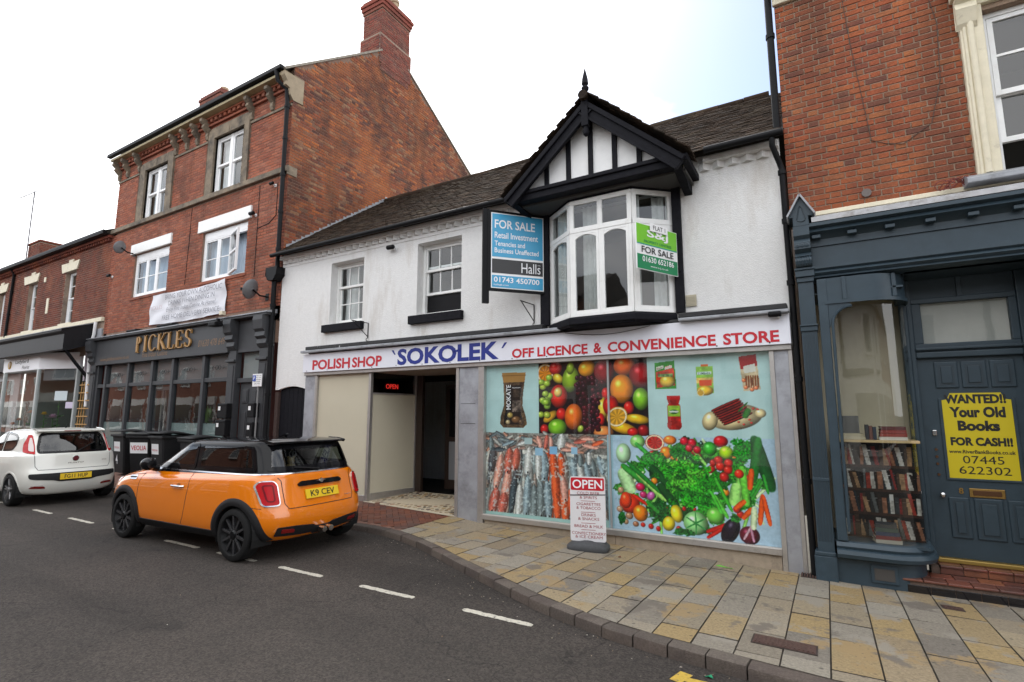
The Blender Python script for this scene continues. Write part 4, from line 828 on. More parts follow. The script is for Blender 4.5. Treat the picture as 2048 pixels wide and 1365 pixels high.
FRUIT = [('s',1.1,2.22,0.15,0.157,0,(240,160,40)),('b',1.28,2.29,0.117,0.107,0,(190,45,35)),('b',1.32,2.13,0.102,0.074,30,(215,190,70)),('b',1.8,2.27,0.143,0.124,-20,(228,160,50)),('b',1.53,2.11,0.142,0.205,8,(140,168,55)),('b',1.53,2.28,0.068,0.1,8,(150,175,60)),('b',2.07,2.21,0.164,0.183,0,(140,20,28)),('b',2.38,2.28,0.167,0.145,0,(220,110,45)),('b',2.62,2.14,0.176,0.183,0,(150,25,30)),('b',1.33,1.86,0.15,0.184,0,(200,55,38)),('b',1.32,1.92,0.073,0.079,0,(235,200,120)),('b',2.09,1.89,0.069,0.09,0,(195,40,35)),('b',2.04,1.67,0.079,0.175,0,(225,190,80)),('b',2.33,1.95,0.177,0.213,0,(238,150,35)),('b',2.61,1.8,0.122,0.164,0,(130,178,52)),('b',2.16,1.71,0.124,0.154,0,(185,38,28)),('b',2.43,1.68,0.08,0.097,0,(200,45,35)),('b',2.55,1.52,0.183,0.072,8,(222,180,50)),('b',2.34,1.39,0.212,0.082,12,(225,175,45)),('s',2.25,1.55,0.168,0.142,-30,(245,190,70)),('b',1.18,1.55,0.146,0.068,-35,(210,165,60)),('b',1.37,1.59,0.089,0.099,0,(205,50,40)),('b',1.57,1.55,0.148,0.2,5,(226,120,42)),('b',2.0,1.51,0.069,0.1,0,(200,35,35)),('b',1.3,1.39,0.161,0.13,0,(130,180,55)),('b',2.04,1.33,0.162,0.094,0,(228,150,90)),('b',2.63,1.36,0.087,0.086,0,(150,25,28)),('b',1.08,1.36,0.077,0.079,0,(180,35,30)),('b',2.48,1.34,0.089,0.062,0,(200,40,35)),('b',1.68,1.37,0.05,0.061,30,(170,190,80)),('b',1.05,1.8,0.066,0.053,0,(163,189,80)),('b',1.09,1.77,0.066,0.053,0,(140,185,80)),('b',1.06,2.01,0.066,0.054,0,(170,187,80)),('b',1.15,1.84,0.065,0.053,0,(149,177,80)),('b',1.12,1.58,0.065,0.053,0,(173,182,80)),('b',1.13,1.71,0.065,0.053,0,(144,175,80)),('b',1.14,1.76,0.065,0.053,0,(159,194,80)),('b',1.02,1.58,0.066,0.053,0,(170,189,80)),('b',1.13,1.57,0.065,0.053,0,(167,182,80)),('b',1.13,1.77,0.065,0.053,0,(148,181,80)),('b',1.03,2.08,0.067,0.054,0,(153,178,80)),('b',1.17,1.87,0.065,0.053,0,(159,183,80)),('b',1.1,1.9,0.066,0.053,0,(162,187,80)),('b',1.11,1.77,0.066,0.053,0,(161,191,80)),('b',1.17,2.15,0.066,0.054,0,(157,189,80)),('b',1.13,2.06,0.066,0.054,0,(160,187,80)),('b',1.87,1.41,0.04,0.04,0,(60,18,30)),('b',1.96,1.63,0.04,0.04,0,(64,18,30)),('b',1.65,1.91,0.042,0.041,0,(87,18,30)),('b',1.77,1.34,0.041,0.04,0,(51,18,30)),('b',1.7,1.81,0.042,0.041,0,(65,18,30)),('b',1.81,1.79,0.041,0.041,0,(54,18,30)),('b',1.88,2.1,0.041,0.041,0,(49,18,30)),('b',1.88,1.83,0.041,0.041,0,(82,18,30)),('b',1.97,1.43,0.04,0.04,0,(79,18,30)),('b',1.64,1.95,0.042,0.041,0,(47,18,30)),('b',1.88,2.08,0.041,0.041,0,(49,18,30)),('b',1.97,1.37,0.04,0.04,0,(65,18,30)),('b',1.77,1.64,0.041,0.041,0,(49,18,30)),('b',1.82,1.35,0.041,0.04,0,(70,18,30)),('b',1.95,1.37,0.04,0.04,0,(71,18,30)),('b',2.0,1.83,0.04,0.04,0,(71,18,30)),('b',1.87,1.62,0.041,0.04,0,(82,18,30)),('b',2.04,2.05,0.04,0.04,0,(79,18,30)),('b',1.9,1.92,0.041,0.041,0,(62,18,30)),('b',1.84,1.38,0.041,0.04,0,(63,18,30)),('b',1.86,1.72,0.041,0.04,0,(47,18,30)),('b',1.97,1.5,0.04,0.04,0,(67,18,30)),('b',1.88,2.12,0.041,0.041,0,(87,18,30)),('b',1.89,2.03,0.041,0.041,0,(68,18,30)),('b',1.92,1.76,0.04,0.04,0,(69,18,30)),('b',1.8,1.65,0.041,0.041,0,(78,18,30)),('b',1.64,2.13,0.042,0.042,0,(48,18,30)),('b',1.8,1.36,0.041,0.04,0,(76,18,30)),('b',1.89,1.9,0.041,0.041,0,(58,18,30)),('b',1.76,1.85,0.041,0.041,0,(70,18,30)),('b',1.8,1.46,0.041,0.04,0,(71,18,30)),('b',1.97,2.05,0.04,0.041,0,(83,18,30)),('b',1.77,1.58,0.041,0.041,0,(79,18,30)),('b',1.97,1.96,0.04,0.041,0,(62,18,30)),('b',1.92,1.87,0.04,0.041,0,(53,18,30)),('b',1.76,2.06,0.041,0.041,0,(68,18,30)),('b',1.79,1.59,0.041,0.04,0,(57,18,30)),('b',1.94,2.07,0.041,0.041,0,(60,18,30)),('b',1.85,1.42,0.041,0.04,0,(61,18,30)),('b',1.75,1.5,0.041,0.04,0,(59,18,30)),('b',1.98,1.88,0.04,0.04,0,(83,18,30)),('b',1.74,1.99,0.041,0.041,0,(52,18,30)),('b',1.82,1.49,0.041,0.04,0,(55,18,30)),('b',1.85,1.8,0.041,0.041,0,(64,18,30)),('b',1.9,1.76,0.04,0.04,0,(65,18,30)),('b',1.81,1.8,0.041,0.041,0,(73,18,30)),('b',1.62,2.02,0.042,0.042,0,(86,18,30)),('b',1.85,1.34,0.04,0.04,0,(61,18,30)),('b',1.82,2.12,0.041,0.041,0,(80,18,30)),('b',1.87,1.36,0.04,0.04,0,(61,18,30)),('b',1.94,1.44,0.04,0.04,0,(65,18,30)),('b',1.73,2.05,0.042,0.041,0,(49,18,30)),('b',1.9,1.41,0.04,0.04,0,(59,18,30)),('b',1.95,1.41,0.04,0.04,0,(83,18,30)),('b',1.83,2.1,0.041,0.041,0,(54,18,30)),('b',1.75,2.0,0.041,0.041,0,(48,18,30)),('b',1.83,1.71,0.041,0.041,0,(86,18,30)),('b',1.68,2.05,0.042,0.041,0,(81,18,30)),('b',1.97,1.75,0.04,0.04,0,(69,18,30)),('b',1.68,1.96,0.042,0.041,0,(54,18,30)),('b',1.96,2.0,0.04,0.041,0,(55,18,30)),('b',1.74,1.47,0.041,0.04,0,(87,18,30)),('b',1.83,1.68,0.041,0.041,0,(64,18,30)),('b',1.89,1.94,0.041,0.041,0,(80,18,30)),('b',1.83,1.8,0.041,0.041,0,(47,18,30)),('b',1.92,1.45,0.04,0.04,0,(49,18,30)),('b',1.65,2.04,0.042,0.041,0,(49,18,30)),('b',1.76,1.45,0.041,0.04,0,(79,18,30)),('b',1.7,1.74,0.042,0.041,0,(51,18,30)),('b',1.91,1.85,0.041,0.041,0,(84,18,30)),('b',1.74,1.89,0.041,0.041,0,(68,18,30)),('b',1.69,1.79,0.042,0.041,0,(47,18,30)),('b',1.83,1.56,0.041,0.04,0,(52,18,30)),('b',1.74,1.68,0.041,0.041,0,(76,18,30)),('b',1.91,1.65,0.04,0.04,0,(71,18,30)),('b',1.75,1.62,0.041,0.041,0,(74,18,30)),('b',1.89,2.1,0.041,0.041,0,(67,18,30)),('b',1.93,1.8,0.04,0.04,0,(76,18,30)),('b',1.71,2.13,0.042,0.041,0,(64,18,30)),('b',1.75,1.58,0.041,0.041,0,(74,18,30)),('b',1.68,1.96,0.042,0.041,0,(48,18,30)),('b',1.83,1.38,0.041,0.04,0,(82,18,30)),('b',1.8,1.5,0.041,0.04,0,(76,18,30)),('b',1.95,1.58,0.04,0.04,0,(80,18,30)),('b',1.89,1.5,0.04,0.04,0,(67,18,30)),('b',1.76,1.68,0.041,0.041,0,(84,18,30)),('b',1.85,1.56,0.041,0.04,0,(62,18,30)),('b',1.75,1.51,0.041,0.04,0,(52,18,30)),('b',1.89,1.68,0.041,0.04,0,(71,18,30)),('b',1.63,2.0,0.042,0.041,0,(54,18,30))]
VEG = [('l',3.22,0.69,0.366,0.313,0,(50,165,40)),('l',3.36,0.48,0.254,0.131,40,(60,170,50)),('b',2.33,1.04,0.113,0.144,0,(190,225,180)),('b',2.54,1.21,0.11,0.095,0,(160,215,130)),('k',2.61,1.1,0.144,0.033,40,(70,170,70)),('s',2.78,1.2,0.137,0.112,0,(215,60,50)),('b',2.99,1.24,0.092,0.065,0,(235,130,40)),('b',2.93,1.07,0.083,0.087,0,(238,140,35)),('l',2.75,0.96,0.188,0.116,0,(60,165,60)),('l',3.11,1.09,0.135,0.114,0,(40,140,45)),('b',3.18,1.23,0.063,0.059,0,(205,40,60)),('b',3.28,1.21,0.062,0.059,0,(205,40,60)),('b',3.34,1.12,0.055,0.056,0,(195,35,55)),('b',3.24,1.14,0.055,0.056,0,(200,40,60)),('b',3.5,1.14,0.089,0.097,0,(60,170,50)),('b',3.64,1.24,0.094,0.077,0,(200,40,45)),('b',3.7,1.1,0.091,0.087,0,(180,215,50)),('l',3.93,1.14,0.178,0.15,0,(45,160,45)),('k',4.12,0.98,0.077,0.359,-15,(25,90,40)),('k',4.04,1.02,0.059,0.297,10,(40,120,50)),('b',3.6,1.0,0.063,0.055,0,(200,50,35)),('b',3.62,0.92,0.063,0.061,0,(205,50,35)),('b',3.72,0.97,0.058,0.056,0,(200,45,35)),('b',3.71,0.88,0.058,0.056,0,(200,50,35)),('b',3.66,0.79,0.062,0.065,0,(190,45,35)),('b',3.53,0.96,0.042,0.055,0,(180,40,30)),('k',3.84,0.67,0.06,0.255,12,(150,215,110)),('k',3.89,0.69,0.05,0.255,-5,(120,200,80)),('k',3.78,0.58,0.071,0.149,10,(170,225,130)),('b',3.84,0.84,0.06,0.06,0,(215,60,35)),('k',3.97,0.78,0.036,0.137,8,(225,100,40)),('k',4.07,0.42,0.033,0.196,8,(228,100,35)),('k',4.13,0.42,0.029,0.195,-10,(225,95,35)),('k',3.83,0.46,0.09,0.034,-40,(228,105,40)),('k',3.91,0.36,0.098,0.033,-50,(225,100,35)),('k',4.02,0.68,0.02,0.126,30,(60,160,60)),('k',4.14,0.73,0.019,0.125,-10,(60,160,60)),('k',2.37,0.66,0.099,0.189,-25,(190,225,170)),('k',2.5,0.74,0.049,0.259,-55,(60,150,60)),('k',2.71,0.61,0.043,0.277,-48,(170,215,120)),('k',2.62,0.72,0.034,0.327,-50,(40,130,50)),('k',2.83,0.76,0.058,0.184,-45,(30,90,40)),('k',2.94,0.5,0.064,0.203,-40,(25,80,35)),('b',2.56,0.59,0.072,0.06,0,(200,40,90)),('b',2.6,0.49,0.058,0.051,0,(190,60,110)),('b',2.7,0.48,0.057,0.069,40,(200,110,170)),('b',2.28,0.53,0.05,0.052,0,(190,150,120)),('b',2.4,0.36,0.151,0.14,0,(225,70,30)),('b',2.35,0.4,0.086,0.117,0,(235,80,35)),('k',2.55,0.42,0.12,0.028,30,(210,50,35)),('b',2.55,0.24,0.108,0.115,0,(240,140,30)),('l',2.79,0.28,0.143,0.147,0,(30,110,45)),('k',2.72,0.34,0.033,0.114,-50,(60,150,60)),('b',2.26,0.27,0.055,0.047,0,(190,150,120)),('b',2.39,0.19,0.059,0.051,0,(180,140,110)),('b',2.34,0.11,0.044,0.042,0,(190,150,120)),('b',2.48,0.09,0.048,0.041,0,(170,120,90)),('l',2.28,0.16,0.062,0.093,0,(30,120,50)),('b',3.04,0.28,0.081,0.122,-12,(238,215,60)),('b',2.93,0.14,0.086,0.1,20,(235,210,55)),('b',3.28,0.18,0.161,0.152,0,(165,220,150)),('k',3.28,0.18,0.011,0.144,0,(60,150,80)),('k',3.28,0.18,0.011,0.144,60,(60,150,80)),('k',3.28,0.18,0.011,0.144,-60,(60,150,80)),('b',3.53,0.3,0.114,0.107,0,(130,205,90)),('k',3.6,0.42,0.029,0.171,-30,(110,200,80)),('k',3.53,0.5,0.025,0.195,-25,(90,190,70)),('k',3.64,0.57,0.025,0.237,-25,(80,180,60)),('b',3.14,0.35,0.031,0.035,0,(170,30,30)),('b',3.27,0.36,0.03,0.031,0,(190,40,35)),('b',2.69,0.08,0.042,0.041,0,(180,35,30)),('b',2.79,0.06,0.037,0.04,0,(175,35,30)),('b',3.06,0.09,0.04,0.04,0,(170,35,35)),('b',2.58,0.09,0.038,0.036,0,(185,40,30)),('k',3.55,0.15,0.165,0.03,-25,(190,40,30)),('k',3.51,0.08,0.125,0.026,-35,(200,45,35)),('b',3.7,0.13,0.101,0.179,28,(28,18,38)),('l',3.77,0.29,0.06,0.074,0,(60,150,60)),('b',3.92,0.1,0.121,0.113,0,(110,25,50)),('k',3.9,0.13,0.016,0.104,30,(215,180,190)),('k',3.95,0.12,0.016,0.103,-10,(200,150,170)),('k',3.98,0.31,0.039,0.145,5,(215,230,190)),('l',3.12,0.05,0.132,0.055,0,(50,130,60))]
FISH = [('f',0.13,0.87,0.086,0.206,8,(80,90,95)),('f',0.25,0.69,0.084,0.299,12,(215,165,150)),('f',0.17,0.23,0.104,0.215,16,(190,112,98)),('f',0.39,0.43,0.095,0.347,10,(215,165,150)),('f',0.33,0.19,0.102,0.186,14,(190,112,98)),('f',0.44,0.86,0.095,0.216,8,(190,112,98)),('f',0.57,0.89,0.082,0.187,8,(190,112,98)),('f',0.52,0.39,0.069,0.371,8,(80,90,95)),('f',0.63,0.26,0.08,0.288,4,(205,205,200)),('f',0.77,0.35,0.079,0.338,4,(150,165,170)),('f',0.8,0.88,0.085,0.224,6,(205,205,200)),('f',0.89,0.26,0.078,0.283,2,(130,140,140)),('f',1.01,0.32,0.088,0.307,0,(130,140,140)),('f',1.13,0.33,0.075,0.305,-3,(150,165,170)),('f',1.07,0.81,0.088,0.233,0,(150,165,170)),('f',0.97,0.83,0.066,0.235,0,(205,205,200)),('f',1.23,0.84,0.075,0.205,-4,(216,104,62)),('f',1.26,0.49,0.08,0.279,-4,(216,104,62)),('f',1.36,0.85,0.068,0.178,-4,(216,104,62)),('f',1.4,0.23,0.084,0.224,-6,(216,104,62)),('f',1.52,0.29,0.077,0.222,-8,(216,104,62)),('f',1.4,0.5,0.073,0.201,-6,(215,165,150)),('f',1.28,0.22,0.074,0.2,-4,(216,104,62)),('f',1.56,0.78,0.066,0.175,-8,(150,165,170)),('f',1.67,0.74,0.06,0.174,-10,(205,205,200)),('f',1.78,0.75,0.059,0.16,-12,(150,165,170)),('f',1.87,0.83,0.053,0.147,-14,(130,140,140)),('f',1.99,0.86,0.058,0.146,-16,(150,165,170)),('f',1.61,0.49,0.066,0.173,-10,(130,140,140)),('f',1.72,0.47,0.059,0.172,-12,(205,205,200)),('f',2.03,0.45,0.052,0.216,-5,(150,165,170)),('f',1.67,0.91,0.049,0.1,0,(130,140,140)),('f',1.81,0.95,0.048,0.099,0,(205,205,200)),('f',2.01,0.33,0.052,0.168,0,(150,165,170)),('f',0.99,1.17,0.054,0.105,-20,(215,165,150)),('f',1.11,1.17,0.047,0.117,10,(190,112,98)),('f',1.19,1.15,0.041,0.104,0,(215,165,150)),('f',1.37,1.18,0.08,0.128,10,(205,205,200)),('f',1.54,1.11,0.111,0.046,20,(215,165,150)),('f',1.68,1.19,0.11,0.04,-10,(190,112,98)),('f',1.84,1.12,0.134,0.04,10,(215,165,150)),('f',1.95,1.17,0.106,0.035,-20,(216,104,62)),('f',1.79,1.23,0.108,0.035,0,(215,165,150)),('f',1.45,1.06,0.099,0.036,0,(215,165,150)),('f',0.77,1.19,0.123,0.037,20,(130,140,140)),('f',0.68,1.14,0.093,0.032,-20,(205,205,200)),('f',0.36,1.18,0.129,0.033,10,(130,140,140)),('f',0.43,1.13,0.128,0.033,-20,(150,165,170)),('f',0.26,1.02,0.098,0.044,0,(80,90,95)),('f',0.1,1.12,0.053,0.111,0,(130,140,140)),('r',0.98,1.01,0.066,0.057,0,(170,205,225)),('r',1.23,1.04,0.064,0.057,0,(150,195,225)),('r',1.57,1.05,0.05,0.05,0,(170,205,225)),('r',0.79,1.17,0.068,0.048,0,(185,205,205))]

def srgb(img): return np.where(img <= .04045, img / 12.92, ((img + .055) / 1.055) ** 2.4)
class Canvas:
    """a small painter for flat prints; coordinates in metres from the lower left, colours 0-255"""
    def __init__(s, w, h, res, bgc):
        s.W, s.H = int(w / res) + 1, int(h / res) + 1; s.res = res; s.im = np.zeros((s.H, s.W, 3)); s.im[:] = np.array(bgc) / 255.
        s.X, s.Y = np.meshgrid(np.arange(s.W) * res, np.arange(s.H) * res)
        s.n = [s.noise(k) for k in (3, 7, 14, 2)]
    def noise(s, cell):
        a = rng.random((s.H // cell + 3, s.W // cell + 3)); y = np.arange(s.H) / cell; x = np.arange(s.W) / cell
        y0, x0 = y.astype(int), x.astype(int); fy, fx = (y - y0)[:, None], (x - x0)[None]
        return (a[y0][:, x0] * (1 - fy) * (1 - fx) + a[y0 + 1][:, x0] * fy * (1 - fx) + a[y0][:, x0 + 1] * (1 - fy) * fx + a[y0 + 1][:, x0 + 1] * fy * fx)
    def blend(s, m, col): s.im = s.im * (1 - m[..., None]) + col * m[..., None]
    def rect(s, x0, x1, y0, y1, c, n=0):
        m = ((s.X >= x0) & (s.X <= x1) & (s.Y >= y0) & (s.Y <= y1)).astype(float); col = np.array(c) / 255. * np.ones_like(s.im)
        if n: col = col * (1 + n * (s.n[0] - .5) + n * (s.n[1] - .5))[..., None]
        s.blend(m, col)
    def poly(s, pts, c, n=0):
        m = np.zeros(s.X.shape, bool); j = len(pts) - 1
        for i in range(len(pts)):
            (xi, yi), (xj, yj) = pts[i], pts[j]
            if yi != yj: m ^= ((yi > s.Y) != (yj > s.Y)) & (s.X < (xj - xi) * (s.Y - yi) / (yj - yi) + xi)
            j = i
        col = np.array(c) / 255. * np.ones_like(s.im)
        if n: col = col * (1 + n * (s.n[0] - .5) + n * (s.n[1] - .5))[..., None]
        s.blend(m.astype(float), col)
    def item(s, k, u, v, rx, ry, ang, c):
        a = -math.radians(ang); rx = max(rx, .006); ry = max(ry, .006)
        ca, sa = math.cos(a), math.sin(a); dx, dy = s.X - u, s.Y - v; p = (dx * ca + dy * sa) / rx; q = (-dx * sa + dy * ca) / ry; col = np.array(c) / 255.
        if k == 'r': s.rect(u - rx, u + rx, v - ry, v + ry, c); return
        r = np.sqrt(p * p + q * q)
        if k == 'l':   # leafy mass
            rr = r + .55 * (s.n[0] - .5) + .45 * (s.n[1] - .5); m = np.clip((1.0 - rr) * 8, 0, 1); t = .45 + 1.1 * s.n[3] * .6 + .5 * (s.n[0] - .35)
            s.blend(m, np.clip(col * t[..., None], 0, 1)); return
        if k == 'k':   # stalk: long rounded bar shaded across
            m = np.clip((1 - np.maximum(np.abs(p) ** 2.5, 0) - np.abs(q) ** 4) * 5, 0, 1); t = 1.12 - .5 * (p if rx < ry else q) ** 2 + .25 * (s.n[0] - .5)
            s.blend(m, np.clip(col * t[..., None], 0, 1)); return
        if k == 'f':   # fish: tapered, belly pale, back dark, scales
            lx, ly, (P, Q) = (rx, ry, (p, q)) if ry > rx else (ry, rx, (q, p)); w = np.clip(1 - (Q * .92 + .08) ** 2, 0, 1) ** .55 * np.where(Q > .78, np.clip((1.12 - Q) * 2.4, .3, 1), 1)
            m = np.clip((w - np.abs(P)) * 6, 0, 1) * (np.abs(Q) < 1); t = .68 + .6 * np.clip(1 - np.abs(P + .25) / np.maximum(w, .05), 0, 1) + .16 * (s.n[3] - .5) + .22 * (s.n[0] - .5)
            s.blend(m, np.clip(col * t[..., None], 0, 1)); e = np.clip((.09 - np.hypot(P * .5, Q + .86)) * 30, 0, 1); s.blend(e, np.array((.1, .08, .08)) * np.ones_like(s.im)); return
        m = np.clip((1 - r) * max(4, min(rx, ry) / s.res * .8), 0, 1)
        if k == 's':   # cut fruit: rind, pith, segments
            ang_ = np.arctan2(q, p); seg = .88 + .12 * np.cos(ang_ * 9); cc = np.where((r > .9)[..., None], col * .85, np.where((r > .78)[..., None], np.array((.97, .93, .8)), col * seg[..., None])); s.blend(m, np.clip(cc, 0, 1)); return
        sh = 1.18 - .62 * np.clip(r, 0, 1) ** 2 - .22 * p + .18 * q + .12 * (s.n[1] - .5)
        hl = np.clip(1 - np.hypot((p + .3) / .32, (q - .38) / .3), 0, 1) * .45
        s.blend(m, np.clip(col * sh[..., None] + hl[..., None], 0, 1))
cv = Canvas(WX1 - WX0, WZ1 - WZ0, .0072, (196, 222, 220))
cv.rect(.985, 2.71, 1.29, 2.4, (34, 16, 16), .8)
for q in FRUIT: cv.item(*q)
cv.rect(0, .982, 1.29, 2.4, (196, 222, 220)); cv.rect(2.71, 4.4, 1.285, 2.4, (196, 222, 220))
# coffee jar
cv.poly([(.3, 2.26), (.75, 2.25), (.73, 2.09), (.33, 2.1)], (176, 138, 84)); cv.rect(.3, .75, 2.2, 2.215, (140, 104, 60))
cv.poly([(.33, 2.1), (.73, 2.1), (.7, 1.9), (.69, 1.72), (.75, 1.55), (.77, 1.43), (.7, 1.37), (.33, 1.37), (.27, 1.43), (.28, 1.55), (.34, 1.72), (.34, 1.9)], (96, 78, 58), .6)
cv.poly([(.37, 2.05), (.68, 2.05), (.65, 1.9), (.64, 1.7), (.69, 1.5), (.68, 1.42), (.34, 1.42), (.34, 1.5), (.39, 1.7), (.39, 1.9)], (24, 20, 18), .3)
cv.rect(.52, .64, 1.86, 1.98, (70, 60, 50), .5); cv.rect(.5, .66, 1.62, 1.8, (110, 100, 92), .8); cv.item('b', .46, 1.57, .06, .05, 0, (170, 150, 90)); cv.item('b', .57, 1.5, .09, .06, 0, (120, 90, 60)); cv.item('b', .42, 1.46, .05, .04, 0, (190, 170, 130)); cv.item('b', .66, 1.46, .05, .05, 0, (90, 70, 50))
# packets
cv.poly([(2.82, 2.3), (3.09, 2.32), (3.11, 1.93), (2.82, 1.93)], (60, 150, 50), .2); cv.poly([(2.83, 2.17), (3.08, 2.22), (3.09, 1.98), (2.84, 1.95)], (200, 70, 40), .3); cv.item('b', 2.99, 2.04, .11, .09, 0, (225, 190, 90)); cv.poly([(2.84, 2.19), (2.94, 2.22), (2.94, 2.26), (2.84, 2.24)], (230, 235, 220)); cv.rect(2.86, 3.06, 2.1, 2.14, (140, 175, 110), .5); cv.poly([(2.96, 2.2), (3.06, 2.22), (3.06, 2.26), (2.96, 2.24)], (240, 190, 170))
cv.rect(3.37, 3.59, 1.86, 2.22, (150, 195, 90), .2); cv.rect(3.44, 3.53, 2.22, 2.25, (220, 120, 60)); cv.rect(3.39, 3.57, 2.11, 2.15, (225, 235, 240), .2); cv.rect(3.37, 3.59, 2.0, 2.07, (225, 195, 120), .3); cv.rect(3.41, 3.57, 1.96, 2.04, (215, 90, 40)); cv.item('b', 3.48, 1.9, .11, .07, 0, (235, 190, 60)); cv.item('s', 3.42, 1.87, .05, .05, 0, (235, 190, 70))
cv.poly([(3.91, 2.33), (4.12, 2.35), (4.15, 1.9), (3.95, 1.88)], (205, 190, 160), .2); cv.poly([(3.91, 2.33), (4.12, 2.35), (4.13, 2.2), (3.93, 2.16)], (165, 25, 30)); cv.poly([(3.96, 2.2), (4.1, 2.23), (4.11, 2.13), (3.97, 2.11)], (225, 225, 215))
for i in range(6): cv.item('k', 3.99 + i * .027, 2.0, .011, .085, 0, (140, 85, 50))
for x, y in ((3.96, 2.02), (3.98, 1.93), (4.1, 1.92), (4.05, 1.9)): cv.item('b', x, y, .03, .03, 0, (215, 130, 90))
cv.poly([(2.97, 1.84), (3.15, 1.84), (3.15, 1.79), (2.97, 1.79)], (185, 35, 35)); cv.poly([(2.97, 1.79), (3.15, 1.79), (3.13, 1.73), (3.15, 1.7), (3.15, 1.5), (3.16, 1.42), (3.13, 1.38), (2.99, 1.38), (2.96, 1.42), (2.97, 1.5), (2.97, 1.7), (2.99, 1.73)], (165, 40, 30), .3); cv.rect(2.975, 3.145, 1.52, 1.7, (150, 185, 70), .2); cv.item('b', 3.06, 1.62, .06, .035, 0, (60, 110, 60)); cv.rect(2.975, 3.145, 1.5, 1.56, (185, 45, 35), .4); cv.rect(3.0, 3.12, 1.615, 1.63, (225, 230, 215))
cv.item('b', 3.83, 1.55, .33, .165, -8, (226, 208, 165)); cv.item('b', 3.52, 1.5, .1, .13, 20, (222, 204, 160)); cv.item('b', 4.13, 1.6, .07, .06, 0, (224, 206, 162))
for i in range(8):
    cv.item('k', 3.86 - i * .02, 1.53 + i * .025, .2, .022, -24, (70, 16, 16)); cv.item('k', 3.86 - i * .02, 1.536 + i * .025, .19, .014, -24, (150 - (i % 3) * 18, 44, 38))
cv.item('k', 3.93, 1.68, .01, .09, 45, (50, 110, 50)); cv.item('k', 3.97, 1.6, .04, .07, 30, (60, 120, 50))
for x, y in ((4.05, 1.66), (4.1, 1.65), (3.87, 1.49), (3.93, 1.46), (4.0, 1.52), (4.02, 1.48)): cv.item('b', x, y, .02, .015, 0, (190, 50, 40))
# fish counter
cv.rect(0, 2.09, 0, 1.29, (150, 160, 158), .35); cv.rect(0, 2.09, .99, 1.29, (140, 138, 132), .5)
cv.poly([(0, .98), (2.08, .95), (2.08, 1.0), (0, 1.04)], (214, 214, 206), .3)
for i in range(95):   # the heaps of fish on ice
    x = rng.uniform(0, 2.05); y = rng.uniform(.05, .92); g_c = (((96, 104, 108), (150, 150, 146), (186, 184, 176), (160, 146, 136))[int(rng.integers(0, 4))] if abs(x - 1.25) > .14 else (206, 100, 60))
    cv.item('f', x, y, .05, rng.uniform(.18, .3), 10 - 9 * x, g_c)
for i in range(70):
    cv.item('f', rng.uniform(0, 2.05), rng.uniform(1.02, 1.27), .1, .03, rng.uniform(-40, 40), ((150, 128, 118), (176, 176, 170), (110, 118, 120), (184, 142, 122))[int(rng.integers(0, 4))])
for q in FISH: cv.item(*q)
ice = np.clip((cv.n[0] + cv.n[1] - 1.25) * 5, 0, 1) * ((cv.X < 2.08) & (cv.Y < .95)); cv.blend(ice * .7, np.array((.85, .9, .9)) * np.ones_like(cv.im))
cv.rect(0, 2.09, 0, .045, (176, 206, 200)); cv.rect(2.09, 2.18, 0, 1.29, (176, 206, 216)); cv.poly([(1.4, .0), (2.09, .0), (2.09, .1)], (176, 206, 200))
# vegetables
cv.rect(2.18, 4.4, 0, 1.285, (190, 212, 226), .06)
for i in range(150):  # the crowded heap underneath
    a = rng.uniform(0, 6.28); r = rng.uniform(0, 1) ** .5; x = 3.2 + .93 * r * math.cos(a); y = .66 + .56 * r * math.sin(a); k = int(rng.integers(0, 9))
    if k < 4: cv.item('l', x, y, rng.uniform(.1, .17), rng.uniform(.07, .13), 0, ((38, 120, 40), (60, 160, 50), (26, 90, 40), (90, 180, 70))[k])
    elif k < 7: cv.item('k', x, y, .022, rng.uniform(.12, .22), rng.uniform(-60, 60), ((150, 205, 110), (70, 150, 60), (205, 225, 180))[k - 4])
    else: cv.item('b', x, y, .05, .05, 0, ((190, 45, 35), (225, 140, 40))[k - 7])
for q in VEG: cv.item(*q)
for i in range(60): cv.item('l', 3.15 + rng.normal(0, .2), .72 + rng.normal(0, .14), .06, .05, 0, ((70, 185, 50), (45, 140, 40), (110, 205, 70))[i % 3])
cv.im = cv.im * (1 + .05 * (cv.n[2][..., None] - .5))
cv.im = np.clip(cv.im + .012 * (cv.n[3][..., None] - .5) + .012 * (rng.random(cv.im.shape[:2])[..., None] - .5), 0, 1)
gm = cv.im.mean(2, keepdims=True); cv.im = np.clip(gm + (cv.im - gm) * 1.12, 0, 1)
img = srgb(cv.im) ** 1.12 * .86
dw = thing('display_print', 'printed window picture of coffee jar, fruit, fish counter and vegetables', 'window print', (-2.7, FY, .19))
print_mesh('printed_sheet', img, (WX0, FY + .012, WZ0), (WX1 - WX0, 0, 0), (0, 0, WZ1 - WZ0), print_mat('window_print', .5, .3), dw)
text('lettering', 'MOKATE', (WX0 + .475, FY + .008, WZ0 + 1.66), (0, 0, .4), (-.085, 0, 0), WHITEPR, dw, .012, depth=.001)
text('lettering', 'PREMIUM', (WX0 + .5, FY + .009, WZ0 + 2.0), (.15, 0, 0), (0, 0, .018), WHITEPR, dw, 0, depth=.001)
text('lettering', 'Knorr', (WX0 + 2.85, FY + .009, WZ0 + 2.2), (.085, 0, .02), (0, 0, .03), mat('dark_red_print', (.25, .01, .01), .5), dw, .01, depth=.001)
text('lettering', 'nudle', (WX0 + 2.96, FY + .009, WZ0 + 2.2), (.1, 0, .025), (0, 0, .045), WHITEPR, dw, .02, depth=.001)
